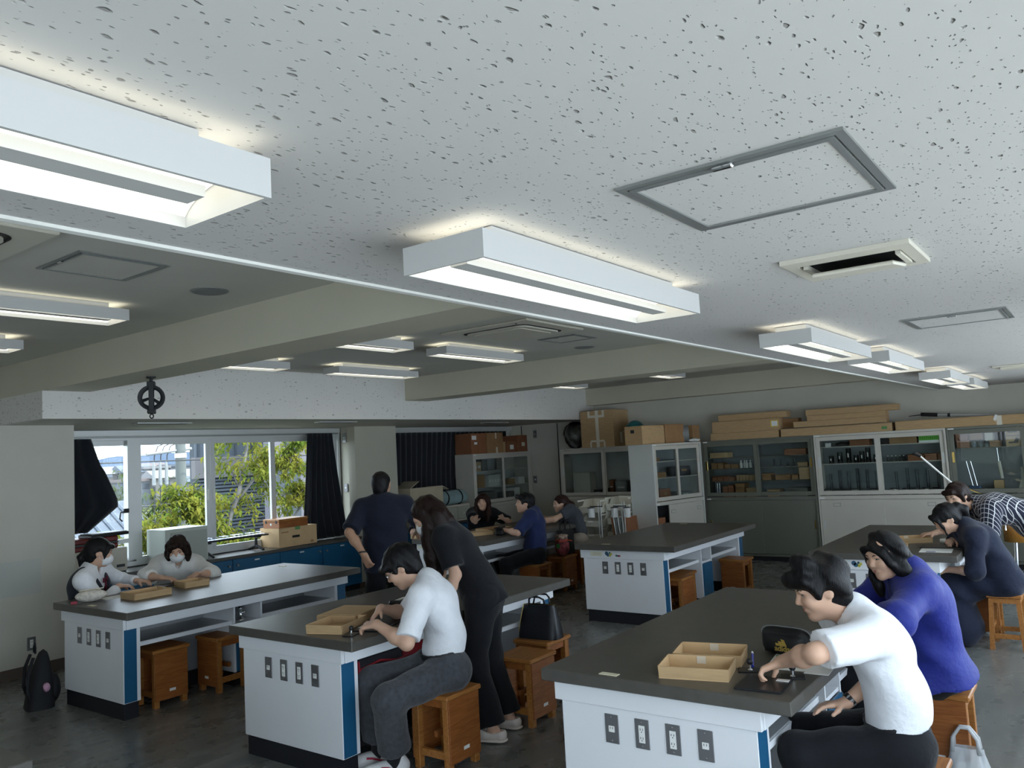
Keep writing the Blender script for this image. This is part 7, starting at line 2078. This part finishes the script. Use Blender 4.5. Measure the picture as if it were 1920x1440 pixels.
# 11 woman in grey tee
pi = person('smiling woman in a grey shirt with tied brown hair leaning over the far table', dict(
    vox=.009, fem=True, P=(9.40, 5.92, .545), N=(9.455, 6.09, .975), fp=(-.55, .82, 0), fs=(-.60, .80, 0), H=(9.36, 6.17, 1.065), hf=(-.78, .60, -.08), hu=(-.1, .1, 1), bend=.04, face='laugh', eye=.0025,
    arm={'L': ((8.98, 6.33, .86), (-.6, .75, -.1), (0, 0, -1), (-.5, -.5, -.6), .3), 'R': ((9.10, 6.52, .86), (-.7, .7, -.1), (0, 0, -1), (.5, .3, -.6), .3)},
    leg={'L': ((9.18, 6.16, .085), (-.5, .8, 0), (-.5, .8, .4)), 'R': ((9.38, 6.24, .085), (-.4, .9, 0), (-.4, .9, .4))},
    top=dict(m=grey_t, g=.018, sleeve=.55, cuff=.066, tuck=.07), bottom=dict(m=beige, g=.022, belt=True), shoe=dict(m=shoe_b),
    hair=dict(m=HRB, t=.004, cut=.060, fold=.002, add=[([(0, -.10, .02), (.03, -.15, -.04), (.05, -.19, -.12), (.05, -.21, -.20)], [.04, .045, .035, .01], None), ([(.06, -.06, -.02), (.07, -.10, -.10)], [.035, .02], None)])))
b = MB(); c = pi['HX'](.02, -.115, .03) - pi['base']; b.lathe([(.0, -.012), (.02, -.01), (.022, 0), (.02, .01), (0, .012)], tuple(c), 10); b.build('hair_clip', M['iron'], pi['body'])

# 12 girl in the navy dress
pi = person('girl in a navy dress with a low ponytail at the right hand table', dict(
    vox=.0085, fem=True, P=(7.79, .81, .545), N=(7.665, 1.03, .965), fp=(-.35, .93, 0), fs=(-.45, .88, 0), H=(7.60, 1.155, 1.055), hf=(-.42, .72, -.52), hu=(-.3, .4, .85), bend=.05, wid=1.08,
    arm={'L': ((7.60, 1.19, .63), (-.1, .8, -.4), (0, 0, -1), (-.4, -.7, -.4), .3), 'R': ((7.78, 1.13, .87), (-.7, .4, -.2), (-.3, .2, -.9), (.8, .1, -.3), .8)},
    leg={'L': ((7.68, 1.13, .085), (-.2, 1, 0), (-.1, 1, .3)), 'R': ((7.86, 1.15, .085), (0, 1, 0), (0, 1, .3))},
    top=dict(m=denim, g=.024, sleeve=1.02, cuff=.062, collar=True, hem=.03, hemr=.165, fold=.003, name='blouse'), bottom=dict(m=denim, skirt=True, g=.035, len=.85, hr=.12, rise=.10, name='skirt', fold=.006), shoe=dict(m=shoe_b), eye=.002,
    hair=dict(m=HB, t=.006, cut=.050, fold=.0018, add=[([(0, -.10, .03), (0, -.135, .03), (.0, -.165, -.02), (.0, -.15, -.10)], [.03, .038, .042, .018], None), ([(-.04, .09, .065), (.03, .092, .065)], [.022, .022], None), ([(.05, .085, .04), (.07, .085, -.02), (.07, .095, -.09), (.065, .09, -.15)], [.016, .010, .006, .003], None), ([(-.05, .085, .04), (-.07, .08, -.02)], [.016, .008], None)])))

# 13 woman in the checked shirt
person('woman in a white checked dark shirt bending over the right hand table', dict(
    vox=.0085, fem=True, P=(8.46, .50, .90), N=(8.24, .985, 1.095), fp=(-.3, .6, -.75), fs=(-.35, .55, -.75), H=(8.135, 1.13, 1.20), hf=(-.80, .48, -.30), hu=(-.2, .25, .95), bend=.05, wid=1.12,
    arm={'L': ((7.90, 1.13, .865), (-.85, .35, -.2), (-.1, 0, -1), (.0, -.7, -.5), .7), 'R': ((8.2, 1.36, .86), (-.6, .7, 0), (0, 0, -1), (.7, .3, -.4), .3)},
    leg={'L': ((8.36, .45, .085), (-.2, 1, 0), (-.1, .9, 0)), 'R': ((8.60, .47, .085), (-.1, 1, 0), (-.1, .9, 0))},
    top=dict(m=check_mat(), g=.028, sleeve=.9, cuff=.068, hem=.04, collar=True, fold=.003), bottom=dict(m=denim, g=.028, rise=.12), shoe=dict(m=shoe_b), smile=.2, eye=.003,
    hair=dict(m=HBR, t=.006, cut=.050, ears=False, fold=.002, add=[([(0, -.095, .0), (.01, -.12, -.06)], [.05, .03], None), ([(.072, .03, .03), (.080, .03, -.04)], [.026, .014], None), ([(-.072, .03, .03), (-.08, .03, -.05)], [.026, .014], None), ([(-.04, .088, .068), (.04, .088, .068)], [.024, .024], None)])))
